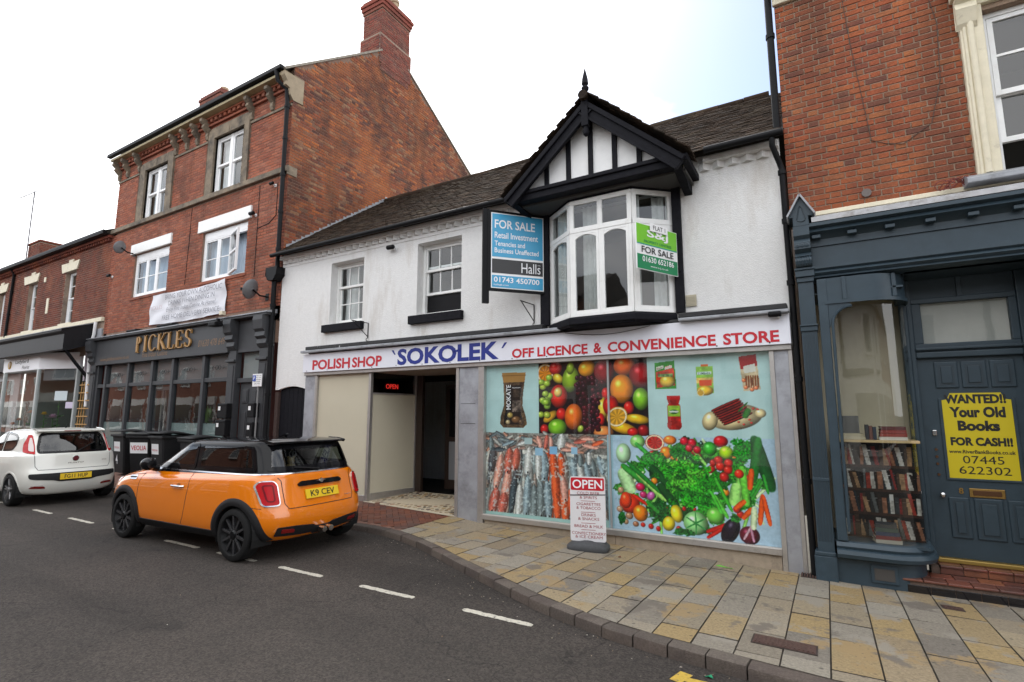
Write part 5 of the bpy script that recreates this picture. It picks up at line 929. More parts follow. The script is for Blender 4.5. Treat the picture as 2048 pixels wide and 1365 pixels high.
text('lettering', 'TYMBARK', (WX0 + 3.395, FY + .009, WZ0 + 2.115), (.17, 0, 0), (0, 0, .03), mat('green_print', (.03, .15, .08), .5), dw, .01, depth=.001)
text('lettering', 'LOWICZ', (WX0 + 3.01, FY + .009, WZ0 + 1.61), (.1, 0, 0), (0, 0, .025), WHITEPR, dw, .01, depth=.001)
obj('glass', MB().add([(WX0, FY - .002, WZ0), (WX1, FY - .002, WZ0), (WX1, FY - .002, WZ1), (WX0, FY - .002, WZ1)], [(0, 1, 2, 3)]), glass('display_glass', (.93, .96, .96), 1.0, wave=.02), dw)

# ================================================================ TALL BRICK RESTAURANT BUILDING
BRK_A = piece_mat('red_brick_front', [(.27, .085, .05), (.32, .11, .065), (.22, .07, .045), (.30, .115, .075), (.19, .07, .05), (.34, .135, .085)], .85, stain=[(.09, .04, .03), (.32, .1, .05)], stain_scale=.9, lo=.55, hi=.75, grain=.3, gscale=30, streak=(.1, .045, .033), gain=1.08)
BRK_G = piece_mat('old_gable_brick', [(.20, .065, .035), (.11, .045, .035), (.28, .09, .04), (.08, .04, .033), (.36, .12, .045), (.15, .055, .038), (.25, .075, .038), (.10, .05, .042), (.27, .15, .085), (.19, .06, .035), (.34, .11, .04)], .9, stain=[(.075, .038, .03), (.36, .12, .045)], stain_scale=.75, lo=.5, hi=.68, grain=.4, gscale=22, streak=(.06, .034, .027), gain=1.08)
tall = thing('restaurant_building', 'tall three-storey red brick restaurant with charcoal ground floor and gable chimney', 'building', (-14.7, FY, .3))
PX0, PX1 = -18.95, -10.4
T1, T2 = (-17.2, -15.9, 7.52, 9.08), (-13.55, -12.22, 7.52, 9.1); S1, S2 = (-17.55, -15.6, 7.52, 9.33), (-13.85, -12.0, 7.52, 9.4)
M1, M2 = (-17.42, -15.46, 5.17, 6.48), (-13.8, -11.84, 5.17, 6.5)
mb = MB(); wall_y(mb, PX0, PX1, 3.9, 9.9, [T1, T2, M1, M2], FY, .3)
# gable end and back, chimney breast flush with the gable
gab = [(FY, 3.9), (15.3, 3.9), (15.3, 9.9), (10.6, 12.71), (7.3, 10.07)]
n = len(gab); b = len(mb.v); mb.prism(gab, 'x', PX1 - .25, PX1); mb.box(PX0, PX0 + .2, FY, 15.3, 3.9, 9.9)
wall = obj('wall', mb, mat('brick_joint', (.2, .125, .09), .95, var=.3, scale=25, bump=.3, bscale=150), tall)
GB = (PX1)
lint = [(-17.62, -15.36, 6.5, 6.8), (-14.0, -11.7, 6.52, 6.84)]
front = brick_items('x', PX0, PX1, 4.2, 9.75, FY, [S1, S2, M1, M2, (PX0, PX1, 7.38, 7.52), (PX0, PX1, 9.06, 9.13)] + lint, 'stretcher')
gable = brick_items('y', FY, 15.25, 5.0, 12.7, PX1, [(FY, 7.56, 9.2, 9.85), (FY, 7.5, 7.35, 7.55)], 'garden', poly=[(FY, 5.2), (7.6, 5.2), (10.6, 7.5), (15.3, 6.4), (15.3, 9.88), (10.6, 12.69), (7.3, 10.06)], bl=.23)
bm_a, bm_g = brick_mesh('brick', BRK_A), brick_mesh('brick', BRK_G)
pieces(wall, 'brick', front, bm_a, 170); pieces(wall, 'brick', gable, bm_g, 130)
# roof, verge, chimney
rf = obj('roof', MB().add([(PX0 - .1, 7.02, 9.9), (PX1 + .03, 7.02, 9.9), (PX1 + .03, 10.6, 12.76), (PX0 - .1, 10.6, 12.76), (PX1 + .03, 15.3, 9.95), (PX0 - .1, 15.3, 9.95)], [(0, 1, 2, 3), (3, 2, 4, 5)]), mat('slate_roof', (.08, .07, .065), .8, var=.2, scale=20), tall)
obj('verge', MB().beam((PX1 + .005, 7.02, 9.87), (PX1 + .005, 10.1, 12.33), .06, .05, (0, -1, 1)).beam((PX1 + .005, 11.2, 12.37), (PX1 + .005, 15.3, 9.92), .06, .05, (0, 1, 1)), mat('verge_mortar', (.25, .22, .18), .9, var=.4, scale=12, bump=.4), tall)
def chimney(parent, x0, x1, y0, y1, z0, z1, brk, bm, pots, name='chimney', cap=True, bricks=True):
    mb = MB().box(x0, x1, y0, y1, z0, z1); ch = obj(name, mb, MORTAR, parent)
    if cap:
        c = MB()
        for i, (o, a, b_) in enumerate(((.03, z1 - .32, z1 - .22), (.06, z1 - .22, z1 - .1), (.09, z1 - .1, z1), (.04, z1, z1 + .1))): c.box(x0 - o, x1 + o, y0 - o, y1 + o, a + .001 * i, b_)
        obj('chimney_cap', c, brk, ch, bevel=.01)
    if bricks: 
        it = brick_items('x', x0, x1, z0, z1 - .3 if cap else z1, y0, []) + brick_items('y', y0, y1, z0, z1 - .3 if cap else z1, x1, [])
        pieces(ch, 'brick', it, bm, 0)
    for px, py, h, r in pots:
        obj('chimney_pot', MB().lathe([(r * 1.1, 0), (r, .05), (r * .85, h - .1), (r, h - .08), (r, h)], (px, py, z1 + .09), n=14), mat('chimney_pot', (.35, .26, .17), .9, var=.2), ch, smooth=30)
    return ch
BRK_C = piece_mat('chimney_brick', [(.2, .06, .045), (.24, .07, .05), (.16, .055, .045), (.22, .085, .06), (.13, .055, .05)], .9, stain=(.08, .05, .045), stain_scale=1, grain=.3)
bm_c = brick_mesh('brick', BRK_C)
chimney(tall, -11.15, PX1 + .012, 10.06, 11.24, 11.7, 14.0, BRK_C, bm_c, [(-10.8, 10.5, .6, .16), (-10.8, 10.95, .6, .16)])
chimney(tall, -11.2, PX1 + .022, 10.0, 11.32, 11.9, 12.85, BRK_C, bm_c, [], 'chimney_shoulder', cap=False)
chimney(tall, -18.6, -17.4, 9.4, 10.3, 11.5, 13.0, BRK_C, bm_c, [(-17.75, 9.7, .28, .14)], bricks=False)
# string courses, cornice, brackets
box('string_course', PX0 - .05, PX1 + .03, FY - .09, FY, 7.385, 7.52, STONE, tall, .015)
for a, b in ((PX0, S1[0]), (S1[1], S2[0]), (S2[1], PX1)): box('string_course', a, b, FY - .035, FY, 9.06, 9.125, STONE, tall, .008)
box('kneeler_block', PX1 - .0, PX1 + .02, FY - .05, 7.52, 7.33, 7.55, STONE, tall)
for i in range(41):
    x = PX0 + .12 + i * .205
    box('dentil', x - .055, x + .055, FY - .1, FY, 9.6, 9.69, BRK_A, tall, .006)
box('corbel_course', PX0, PX1, FY - .12, FY, 9.69, 9.74, BRK_A, tall, .006); box('corbel_course', PX0, PX1, FY - .07, FY, 9.5, 9.56, BRK_A, tall, .006)
brp = [(FY, 9.14), (FY - .05, 9.16), (FY - .08, 9.25), (FY - .07, 9.34), (FY - .14, 9.4), (FY - .2, 9.46), (FY - .18, 9.54), (FY - .26, 9.6), (FY - .26, 9.68), (FY, 9.68)]
for x in (-18.9, -18.35, -17.62, -15.52, -14.95, -14.42, -13.92, -11.95, -11.12): obj('eaves_bracket', MB().prism(brp, 'x', x - .055, x + .055), STONE, tall, bevel=.01)
obj('kneeler', MB().prism([(7.56, 9.2), (7.56, 9.82), (7.02, 9.82), (7.02, 9.72), (7.1, 9.6), (7.08, 9.5), (7.18, 9.45), (7.2, 9.3), (FY, 9.2)], 'x', PX1 - .1, PX1 + .025), mat('pale_stone', (.29, .23, .155), .85, var=.2, scale=5, bump=.2), tall, bevel=.01)
box('eaves_board', PX0 - .1, PX1 - .1, 7.02, 7.3, 9.745, 9.81, mat('cream_board', (.4, .34, .2), .6, var=.2, scale=4), tall, .006)
obj('gutter', MB().box(PX0 - .15, PX1 - .02, 6.93, 7.05, 9.84, 9.95), BLACKM, tall, bevel=.02)
# stone-framed top windows
for (a, b, c, d), (A, B, Cc, D) in ((T1, S1), (T2, S2)):
    r = .16; top = [(A, D - r), (A + .04, D - .05), (A + r, D), (B - r, D), (B - .04, D - .05), (B, D - r)]
    st = MB().prism([(A, 7.52)] + top[:3] + [((a + b) / 2, D)] + [((a + b) / 2, d), (a, d), (a, 7.52)], 'y', FY - .05, FY + .06).prism([(B, 7.52), (b, 7.52), (b, d), ((a + b) / 2, d), ((a + b) / 2, D)] + top[3:], 'y', FY - .0501, FY + .06)
    wn = lights(tall, 'sash_window', [(a + .06, (a + b) / 2 - .05, (c + d) / 2 - .02, d - .06, 1, 1, .0), (a + .06, (a + b) / 2 - .05, c + .06, (c + d) / 2 + .02, 1, 1, .03), ((a + b) / 2 + .05, b - .06, (c + d) / 2 - .02, d - .06, 1, 1, 0), ((a + b) / 2 + .05, b - .06, c + .06, (c + d) / 2 + .02, 1, 1, .03)], FY + .06, UPVC, .05, outer=(a, b, c, d, .055))
    obj('stone_surround', st, STONE, wn, bevel=.012); box('mullion', (a + b) / 2 - .05, (a + b) / 2 + .05, FY + .045, FY + .13, c, d, UPVC, wn)
    room(wn, a - .3, b + .3, FY + .31, FY + 2, c - .2, d + .3); curtain(wn, a + .05, a + .42, FY + .26, c, d); curtain(wn, b - .35, b - .05, FY + .26, c, d)
# middle windows with white lintels
for (a, b, c, d), (A, B, Cc, D), opn in ((M1, lint[0], 0), (M2, lint[1], 1)):
    x1, x2 = a + (b - a) * .34, a + (b - a) * .62; dd = d - .18
    ls = [(a + .05, x1 - .02, c + .05, dd - .03, 1, 2), (x1 + .02, x2 - .02, c + .05, dd - .03, 1, 2)] + ([] if opn else [(x2 + .02, b - .05, c + .05, dd - .03, 1, 2)])
    wn = lights(tall, 'casement_window', ls, FY + .06, UPVC, .055, .025, (a, b, c, dd, .05))
    box('head_panel', a, b, FY + .05, FY + .1, dd, d, UPVC, wn); box('mullion', x1 - .02, x1 + .02, FY + .055, FY + .12, c + .05, dd - .04, UPVC, wn); box('mullion', x2 - .02, x2 + .02, FY + .055, FY + .12, c + .05, dd - .04, UPVC, wn)
    box('lintel', A, B, FY - .05, FY + .03, Cc, D, WHITEP, wn, .01)
    box('brick_sill', a - .05, b + .05, FY - .03, FY + .05, c - .085, c - .005, BRK_A, wn, .008)
    room(wn, a - .3, b + .3, FY + .2, FY + 2, c - .2, d + .2, mat('pale_room', (.4, .42, .45), .9)); curtain(wn, a, b, FY + .26, c, dd, mat('blue_net', (.5, .58, .68), .9), .012, .16)
    if opn:
        P = Vector((x2 + .02, FY + .03, 0)); U = Vector((.92, -.3, 0)).normalized(); W = b - x2 - .07; s_ = MB(); z0, z1 = c + .05, dd - .03
        q = lambda u, z: P + U * u + Vector((0, 0, z))
        for p0, p1 in ((q(.03, z0), q(.03, z1)), (q(W - .03, z0), q(W - .03, z1)), (q(0, z0 + .03), q(W, z0 + .03)), (q(0, z1 - .03), q(W, z1 - .03)), (q(0, (z0 + z1) / 2), q(W, (z0 + z1) / 2))): s_.beam(p0, p1, .05, .055, U.cross(Vector((0, 0, 1))) if abs(p0.z - p1.z) > .1 else (0, 0, 1))
        os_ = obj('open_sash', s_, UPVC, wn); obj('open_pane', MB().add([q(.05, z0 + .05), q(W - .05, z0 + .05), q(W - .05, z1 - .05), q(.05, z1 - .05)], [(0, 1, 2, 3)]), GLASS, wn)
# rainwater pipe at the corner
pp = pipe('downpipe', [(-10.62, 6.97, 9.86), (-10.58, 7.0, 9.6), (-10.48, 7.18, 9.45), (-10.46, 7.2, 9.1), (-10.46, 7.21, 4.95)], .05, tall, BLACKM, (9.0, 8.2, 7.3, 6.4, 5.5))
pipe('downpipe', [(-10.52, 7.2, 4.8), (-10.5, 7.2, 2.5), (-10.5, 7.2, .25)], .055, tall, BLACKM, (4.2, 3.3, 2.2, 1.1))
obj('hopper', MB().prism([(-10.68, 5.05), (-10.3, 5.05), (-10.3, 4.88), (-10.42, 4.76), (-10.58, 4.76), (-10.68, 4.88)], 'y', 7.08, 7.29), BLACKM, tall, bevel=.01)
# small fittings on the wall
pipe('cable', [(-14.45, FY - .01, 7.35), (-14.46, FY - .01, 6.4), (-14.5, FY - .01, 5.2)], .009, tall); pipe('cable', [(-11.45, FY - .01, 7.3), (-11.44, FY - .01, 5.0)], .009, tall); pipe('cable', [(-10.75, FY - .01, 7.2), (-10.75, FY - .01, 6.4), (-11.0, FY - .01, 6.25), (-11.45, FY - .01, 6.2)], .009, tall)
thing_cam(-11.55, FY, 6.58, 'small black camera beside the right white window lintel'); thing_cam(-18.75, FY, 6.02, 'small black camera at the left edge of the tall brick front'); thing_cam(-10.85, FY, 7.18, 'small camera under the stone band beside the tall downpipe', .8)
DISH = mat('dish_grey', (.16, .16, .165), .5, var=.1)
def dish(x, z, r, label, az):
    t = thing('satellite_dish', label, 'satellite dish', (x, FY, z), group='satellite dishes')
    Cc = Vector((x, FY - .38, z)); n = Vector((math.sin(az), -math.cos(az), .35)).normalized(); u = n.cross(Vector((0, 0, 1))).normalized(); v = n.cross(u)
    rows = []
    for i in range(6):
        q = r * i / 5; rows.append([Cc + (u * math.cos(a) * q * .92 + v * math.sin(a) * q) + n * (.28 * q * q / r) for a in [2 * math.pi * k / 24 for k in range(25)]])
    o = obj('reflector', MB().grid(rows), DISH, t, smooth=60); s = o.modifiers.new('thick', 'SOLIDIFY'); s.thickness = .012
    f = Cc + n * r * 1.15 - v * -r * .25
    obj('arm', MB().tube([Cc + v * r * .9 + n * .05, f], .012, 6), DISH, t); obj('receiver', MB().lathe([(.03, -.06), (.035, 0), (.03, .06)], f, 'y', 10), BLACKM, t)
    obj('mount', MB().tube([(x, FY, z - .1), (x, FY - .2, z - .1), Cc - n * .02], .02, 8).box(x - .06, x + .06, FY - .015, FY, z - .18, z - .02), BLACKM, t)
dish(-17.45, 6.62, .19, 'small grey satellite dish left of the upper casement window', R(-78)); dish(-10.88, 4.55, .23, 'larger dark grey satellite dish beside the white banner', R(-78))
# banner
bn = thing('banner', 'creased white vinyl banner about alcoholic drinks on red brick', 'banner', (-14.3, FY, 4.2))
BX0, BX1, BZ0, BZ1 = -16.1, -12.47, 4.235, 5.09; BY = FY - .05
by = lambda u, v: BY - .02 * math.sin(u * 9 + v * 5) * (.4 + v) - .015 * math.sin(u * 23 - v * 9) - .03 * math.exp(-((u - .8 - .25 * v) / .05) ** 2)
bz = lambda u, v: BZ0 + (BZ1 - BZ0) * v - (.05 * math.sin(math.pi * u) if v > .5 else .035 * math.sin(math.pi * u)) * 1
obj('sheet', MB().grid([[(BX0 + (BX1 - BX0) * i / 48, by(i / 48, j / 8), bz(i / 48, j / 8)) for i in range(49)] for j in range(9)]), mat('banner_vinyl', (.66, .66, .7), .45, var=.04, scale=3), bn, smooth=60)
BT = mat('banner_text', (.16, .16, .19), .5)
for s, u0, u1, v0, v1, it_ in (('BRING YOUR OWN ALCOHOLIC', .24, .97, .76, .92, 0), ('DRINKS WHEN DINING IN', .29, .89, .55, .7, 0), ('Enjoy Fine Indian Cuisine At Home!', .27, .91, .29, .47, .2), ('FREE HOME DELIVERY SERVICE', .22, .96, .08, .23, 0), ('PICKLES', .02, .21, .47, .6, .15)):
    text('lettering', s, (BX0 + (BX1 - BX0) * u0, BY - .058, bz(.5, v0) + .02), ((BX1 - BX0) * (u1 - u0), 0, 0), (0, 0, (BZ1 - BZ0) * (v1 - v0)), BT if s != 'PICKLES' else mat('faint_pink', (.5, .4, .42), .5), bn, 0, it_, .001)

# ---------------------------------------------------------------- grey restaurant front
GREY = mat('charcoal_paint', (.045, .047, .051), .5, spec=.3, var=.12, scale=5, stain=(.05, .052, .057), stain_scale=1.2, stain_lo=.5, stain_hi=.75)
rs = tall
fa = box('fascia', -18.95, -12.08, FY - .14, FY, 3.22, 3.97, GREY, rs, .008); box('door_fascia', -11.76, -10.92, FY - .08, FY, 3.2, 3.97, GREY, rs, .006)
box('cornice', -19.35, -10.5, FY - .25, FY, 3.97, 4.03, GREY, rs, .02); obj('lead_capping', MB().prism([(FY - .27, 4.031), (FY, 4.031), (FY, 4.13), (FY - .27, 4.06)], 'x', -19.38, -10.48), LEAD, rs)
box('lead_roll', -16.85, -16.3, FY - .29, FY - .08, 4.06, 4.13, BLACKM, rs, .04); box('lead_roll', -15.2, -14.4, FY - .29, FY - .08, 4.06, 4.135, BLACKM, rs, .04)
def console(x0, x1, yb, zt, m, parent):
    pr = [(yb, zt), (yb - .2, zt), (yb - .21, zt - .1), (yb - .18, zt - .3), (yb - .12, zt - .36), (yb - .14, zt - .46), (yb - .07, zt - .52), (yb - .09, zt - .62), (yb - .02, zt - .7), (yb, zt - .72)]
    return obj('console', MB().prism(pr, 'x', x0, x1), m, parent, bevel=.012)
for x0, x1 in ((-19.3, -18.97), (-12.06, -11.78), (-10.9, -10.58)):
    box('pilaster', x0, x1, FY - .1, FY + .05, .2, 3.97, GREY, rs, .006); console(x0 - .01, x1 + .01, FY - .1, 3.97, GREY, rs)
    box('capital', x0 - .03, x1 + .03, FY - .17, FY - .1, 2.98, 3.04, GREY, rs, .01); box('pilaster_face', x0 + .06, x1 - .06, FY - .115, FY - .1, .7, 2.9, GREY, rs, .006)
MUL = [-18.95, -18.38, -17.0, -15.68, -14.62, -13.18, -12.06]
for x in MUL[1:-1]: box('mullion', x - .055, x + .055, FY - .07, FY + .05, .6, 3.22, GREY, rs, .006)
box('transom', -18.95, -12.06, FY - .05, FY + .04, 2.55, 2.65, GREY, rs, .006); box('stall_riser', -18.95, -12.06, FY - .06, FY + .05, .2, .75, GREY, rs, .006)
box('side_frame', -18.95, -18.85, FY - .06, FY + .05, .75, 3.22, GREY, rs); box('side_frame', -12.16, -12.06, FY - .06, FY + .05, .75, 3.22, GREY, rs)
FROST_REFL = mat('frosted_reflection', (.24, .3, .29), .5, var=.25, scale=30)  # frosted strip; the pale reflection of parked cars is put into its colour
MOTIF = mat('etched_motif', (.02, .02, .02), .6)
for i in range(5):
    a, b = MUL[i + 1] + .055 if i or 1 else 0, MUL[i + 2] - .055
    if i == 4: b = -12.16
    for z0, z1 in ((.75, 2.55), (2.65, 3.22)):
        p = obj('pane', MB().add([(a, FY, z0), (b, FY, z0), (b, FY + random.uniform(-.006, .006), z1), (a, FY, z1)], [(0, 1, 2, 3)]), GLASS, rs)
    if i != 2: obj('frosted_reflection', MB().add([(a, FY + .006, .75), (b, FY + .006, .75), (b, FY + .006, 1.55), (a, FY + .006, 1.55)], [(0, 1, 2, 3)]), FROST_REFL, rs)
    obj('blind', MB().add([(a, FY + .05, 2.66), (b, FY + .05, 2.66), (b, FY + .05, 3.22), (a, FY + .05, 3.22)], [(0, 1, 2, 3)]), mat('grey_blind', (.15, .155, .16), .8), rs)
    cx = (a + b) / 2; mo = MB()
    for s in (-1, 1):
        mo.tube([(cx + s * (.06 + .05 * math.cos(t)), FY - .004, 2.9 + .05 * math.sin(t)) for t in [k * .6 for k in range(11)]], .006, 5).tube([(cx + s * .11, FY - .004, 2.9), (cx + s * .36, FY - .004, 2.9)], .006, 5).tube([(cx + s * .2, FY - .004, 2.86), (cx + s * .26, FY - .004, 2.9), (cx + s * .2, FY - .004, 2.94)], .006, 5)
    obj('etched_motif', mo, MOTIF, rs)
for z in (0,): pass
mb = MB()
for k in range(420):
    x = random.uniform(-18.3, -12.2); z = 1.55 + abs(random.gauss(0, .05)); r = random.uniform(.008, .02); mb.add([(x - r, FY - .003, z), (x, FY - .003, z - r), (x + r, FY - .003, z), (x, FY - .003, z + r)], [(0, 1, 2, 3)])
obj('leaf_etching', mb, MOTIF, rs, kind='stuff')
box('door_stile', -15.6, -15.52, FY + .02, FY + .06, .75, 2.5, GREY, rs); box('door_stile', -14.78, -14.7, FY + .02, FY + .06, .75, 2.5, GREY, rs); box('door_rail', -15.52, -14.78, FY + .02, FY + .06, 2.4, 2.5, GREY, rs); box('door_stile', -15.18, -15.12, FY + .02, FY + .06, .75, 2.4, GREY, rs)
room(rs, -18.95, -12.0, FY + .08, 13, .3, 3.6, mat('red_dining_room', (.16, .04, .03), .8), 'interior')
for a, b in ((-17.9, -17.6), (-13.05, -12.9), (-12.75, -12.6)): box('inner_column', a, b, 8.6, 8.7, .75, 2.6, mat('inner_white', (.5, .48, .45), .7), rs)
# raised gold name: stems, thin strokes and serifs
GOLD = mat('gold_letter', (.4, .22, .07), .45, metal=.3, var=.1)
def serif_name(word, x0, x1, z0, z1, y0, y1, m, parent):
    H = 1.0; glyph = {
        'P': (.62, [('v', .14, 0, 1), ('arc', .14, .75, .30, .25, -90, 90), ('h', .06, .30, .0), ('h', .06, .2, 1.0)]), 'I': (.32, [('v', .16, 0, 1), ('h', .04, .28, 0), ('h', .04, .28, 1)]),
        'C': (.74, [('arc', .42, .5, .36, .5, 42, 318)]), 'K': (.74, [('v', .14, 0, 1), ('h', .03, .27, 0), ('h', .03, .27, 1), ('d', .2, .45, .62, 1.0, .06), ('d', .3, .55, .66, 0, .15), ('h', .55, .76, 0), ('h', .5, .74, 1)]),
        'L': (.6, [('v', .14, 0, 1), ('h', .03, .27, 1), ('h', .03, .56, 0), ('d', .54, .0, .58, .24, .05)]), 'E': (.62, [('v', .14, 0, 1), ('h', .03, .54, 0), ('h', .03, .52, 1), ('h', .2, .44, .52), ('d', .52, 0, .56, .22, .05), ('d', .5, 1, .53, .8, .05), ('d', .43, .42, .43, .62, .04)]),
        'S': (.58, [('arc', .29, .75, .23, .25, 35, 270), ('arc', .29, .25, .23, .25, -145, 90), ('d', .5, .98, .51, .74, .04), ('d', .07, .02, .06, .28, .04)])}
    tot = sum(glyph[c][0] for c in word) + .08 * (len(word) - 1); sx = (x1 - x0) / tot; sz = z1 - z0; u = 0
    for c in word:
        mb = MB(); w_, st = glyph[c]
        def poly(p): mb.prism([(x0 + (u + a) * sx, z0 + b * sz) for a, b in p], 'y', y0, y1)
        for q in st:
            if q[0] == 'v': poly([(q[1] - .065, q[2]), (q[1] + .065, q[2]), (q[1] + .065, q[3]), (q[1] - .065, q[3])])
            elif q[0] == 'h': z = q[3]; zz = (z, z + .055) if z < .1 else (z - .055, z); poly([(q[1], zz[0]), (q[2], zz[0]), (q[2], zz[1]), (q[1], zz[1])])
            elif q[0] == 'd': poly([(q[1] - q[5] / 2, q[2]), (q[1] + q[5] / 2, q[2]), (q[3] + q[5] / 2, q[4]), (q[3] - q[5] / 2, q[4])])
            else:
                _, cx, cz, rx, rz, a0, a1 = q; n = 14
                for k in range(n):
                    P = []
                    for aa, io in ((k, 1), (k + 1, 1), (k + 1, 0), (k, 0)):
                        a = R(a0 + (a1 - a0) * aa / n); th = .045 + .085 * abs(math.cos(a)); r1 = 1 if io else 0
                        P.append((cx + math.cos(a) * (rx if io else rx - th), cz + math.sin(a) * (rz if io else rz - .05)))
                    poly(P)
        obj('raised_letter', mb, m, parent); u += w_ + .08
serif_name('PICKLES', -16.45, -13.6, 3.46, 3.92, FY - .19, FY - .15, GOLD, fa)
GP = mat('gold_print', (.22, .12, .05), .5)
text('lettering', '01630 478 649', (-13.35, FY - .142, 3.43), (1.15, 0, 0), (0, 0, .17), GP, fa, .0, .25, .001)
text('lettering', 'Fine Indian Cuisine', (-16.1, FY - .142, 3.32), (1.3, 0, 0), (0, 0, .14), GP, fa, .0, .1, .001)
text('lettering', 'www.picklescuisine.co.uk', (-18.6, FY - .142, 3.3), (1.75, 0, 0), (0, 0, .13), GP, fa, 0, .1, .001)
# residents' door with transom light
dr = box('side_door', -11.7, -10.92, FY + .02, FY + .07, .3, 2.5, GREY, rs, .004)
for a, b, c, d in ((-11.6, -11.37, 2.02, 2.35), (-11.25, -11.02, 2.02, 2.35), (-11.6, -11.37, 1.1, 1.85), (-11.25, -11.02, 1.1, 1.85)):
    box('door_panel', a, b, FY + .0, FY + .02, c, d, GREY, dr, .012); box('panel_field', a + .035, b - .035, FY - .012, FY + 0, c + .035, d - .035, GREY, dr, .008)
text('door_number', '2', (-11.34, FY - .003, 1.93), (.05, 0, 0), (0, 0, .09), WHITEPR, dr, .01)
box('door_transom', -11.76, -10.9, FY - .05, FY + .06, 2.5, 2.6, GREY, rs); obj('door_light', MB().add([(-11.68, FY + .01, 2.6), (-10.92, FY + .01, 2.6), (-10.92, FY + .01, 3.2), (-11.68, FY + .01, 3.2)], [(0, 1, 2, 3)]), GLASS, rs)
obj('light_blind', MB().add([(-11.7, FY + .06, 2.6), (-10.9, FY + .06, 2.6), (-10.9, FY + .06, 3.2), (-11.7, FY + .06, 3.2)], [(0, 1, 2, 3)]), mat('pale_blind', (.3, .33, .33), .8), rs)
for i, (x0, x1, z0, z1, lab) in enumerate(((-12.13, -11.76, 1.68, 2.02, 'upper black meter box left of the grey side door'), (-12.16, -11.78, 1.28, 1.64, 'lower black letter box left of the grey side door'), (-10.98, -10.74, 1.7, 2.02, 'upper black box right of the grey side door'), (-10.98, -10.76, 1.28, 1.6, 'lower black box right of the grey side door'))):
    t = thing('letter_box', lab, 'letter box', ((x0 + x1) / 2, FY - .11, z0), group='boxes beside the grey side door')
    box('case', x0, x1, FY - .25, FY - .11, z0, z1, BLACKM, t, .015); box('name_plate', x0 + .05, x0 + .13, FY - .256, FY - .25, z1 - .16, z1 - .07, UPVC, t, 0); box('flap', x0 + .03, x1 - .03, FY - .265, FY - .25, z1 - .05, z1 - .03, BLACKM, t, .004)
pk = thing('parking_sign', 'small white parking sign with blue P beside the black downpipe', 'sign', (-10.75, 7.16, 2.4))
box('plate', -10.93, -10.6, 7.1, 7.115, 2.38, 2.66, UPVC, pk, .004); box('blue_square', -10.915, -10.81, 7.094, 7.1, 2.5, 2.63, mat('sign_blue', (.02, .08, .42), .4), pk, 0)
text('lettering', 'P', (-10.885, 7.093, 2.525), (.05, 0, 0), (0, 0, .08), WHITEPR, pk, .01)
for i, s in enumerate(('Mon - Sat', '8am - 6pm', '30 mins', 'No return', 'within 1 hour')): text('lettering', s, (-10.79 if i < 3 else -10.87, 7.098, 2.61 - .045 * i), (.17 if i < 3 else .22, 0, 0), (0, 0, .026), BLACKPR, pk, .0, depth=.001)
pipe('pole', [(-10.75, 7.13, .25), (-10.75, 7.13, 2.64)], .02, pk, mat('grey_post', (.2, .2, .2), .5))
fl_ = thing('flood_light', 'cream and black floodlight on the grey fascia pilaster', 'light', (-12.0, FY - .45, 4.0))
box('body', -12.25, -11.95, FY - .56, FY - .36, 3.8, 3.9, BLACKM, fl_, .02); box('bracket', -12.12, -12.05, FY - .45, FY - .38, 3.9, 4.0, BLACKM, fl_); box('sensor', -12.1, -11.98, FY - .4, FY - .3, 4.08, 4.18, CREAM, fl_, .01)
# yucca behind the glass
yc = thing('yucca_plant', 'spiky green yucca plant behind the restaurant window', 'plant', (-13.9, 7.85, .4))
obj('pot', MB().lathe([(.14, .35), (.2, .75)], (-13.9, 7.85, 0), n=16), BLACKM, yc); obj('stem', MB().tube([(-13.9, 7.85, .7), (-13.88, 7.85, 1.5)], .035, 8), mat('bark', (.12, .08, .05), .9), yc)
mb = MB()
for i in range(70):
    a = random.uniform(0, 6.28); el = random.uniform(-.3, 1.4); ln = random.uniform(.4, .7); d = Vector((math.cos(a) * math.cos(el), math.sin(a) * math.cos(el) * .5, math.sin(el))); p = Vector((-13.88, 7.85, random.uniform(1.3, 1.6))); s = d.cross(Vector((0, 0, 1))).normalized() * .022
    q = p + d * ln * .6; e = p + d * ln - Vector((0, 0, .12)); mb.add([p - s, p + s, q + s, q - s, e], [(0, 1, 2, 3), (3, 2, 4)])
obj('leaves', mb, mat('yucca_leaf', (.11, .2, .035), .45, var=.3), yc, kind='stuff')

# ================================================================ FLORIST BUILDING (far left)
BRK_F = piece_mat('florist_brick', [(.2, .055, .035), (.16, .048, .034), (.24, .07, .042), (.13, .045, .035), (.21, .075, .05)], .88, stain=[(.08, .038, .03), (.27, .085, .04)], stain_scale=.9, lo=.5, hi=.72, grain=.35, gscale=26, streak=(.05, .028, .024), gain=.85)
fb = thing('florist_building', 'two-storey red brick florist building with cream keystone lintels and dark canopy', 'building', (-24, FY, .3))
FX0, FX1 = -33.0, -18.95
WF = [(-28.55, -27.85, 4.8, 6.6), (-25.5, -24.65, 4.8, 6.6), (-22.25, -21.4, 4.8, 6.6)]
kst = [(-28.9, -27.55, 6.6, 6.98), (-25.95, -24.5, 6.62, 6.98), (-22.6, -21.2, 6.62, 6.98)]
mb = MB(); wall_y(mb, FX0, FX1, 3.6, 7.45, WF, FY, .25); wall = obj('wall', mb, MORTAR, fb)
bmf = brick_mesh('brick', BRK_F)
pieces(wall, 'brick', brick_items('x', FX0 + 2.5, FX1, 4.75, 7.3, FY, WF, 'stretcher'), bmf, 200)
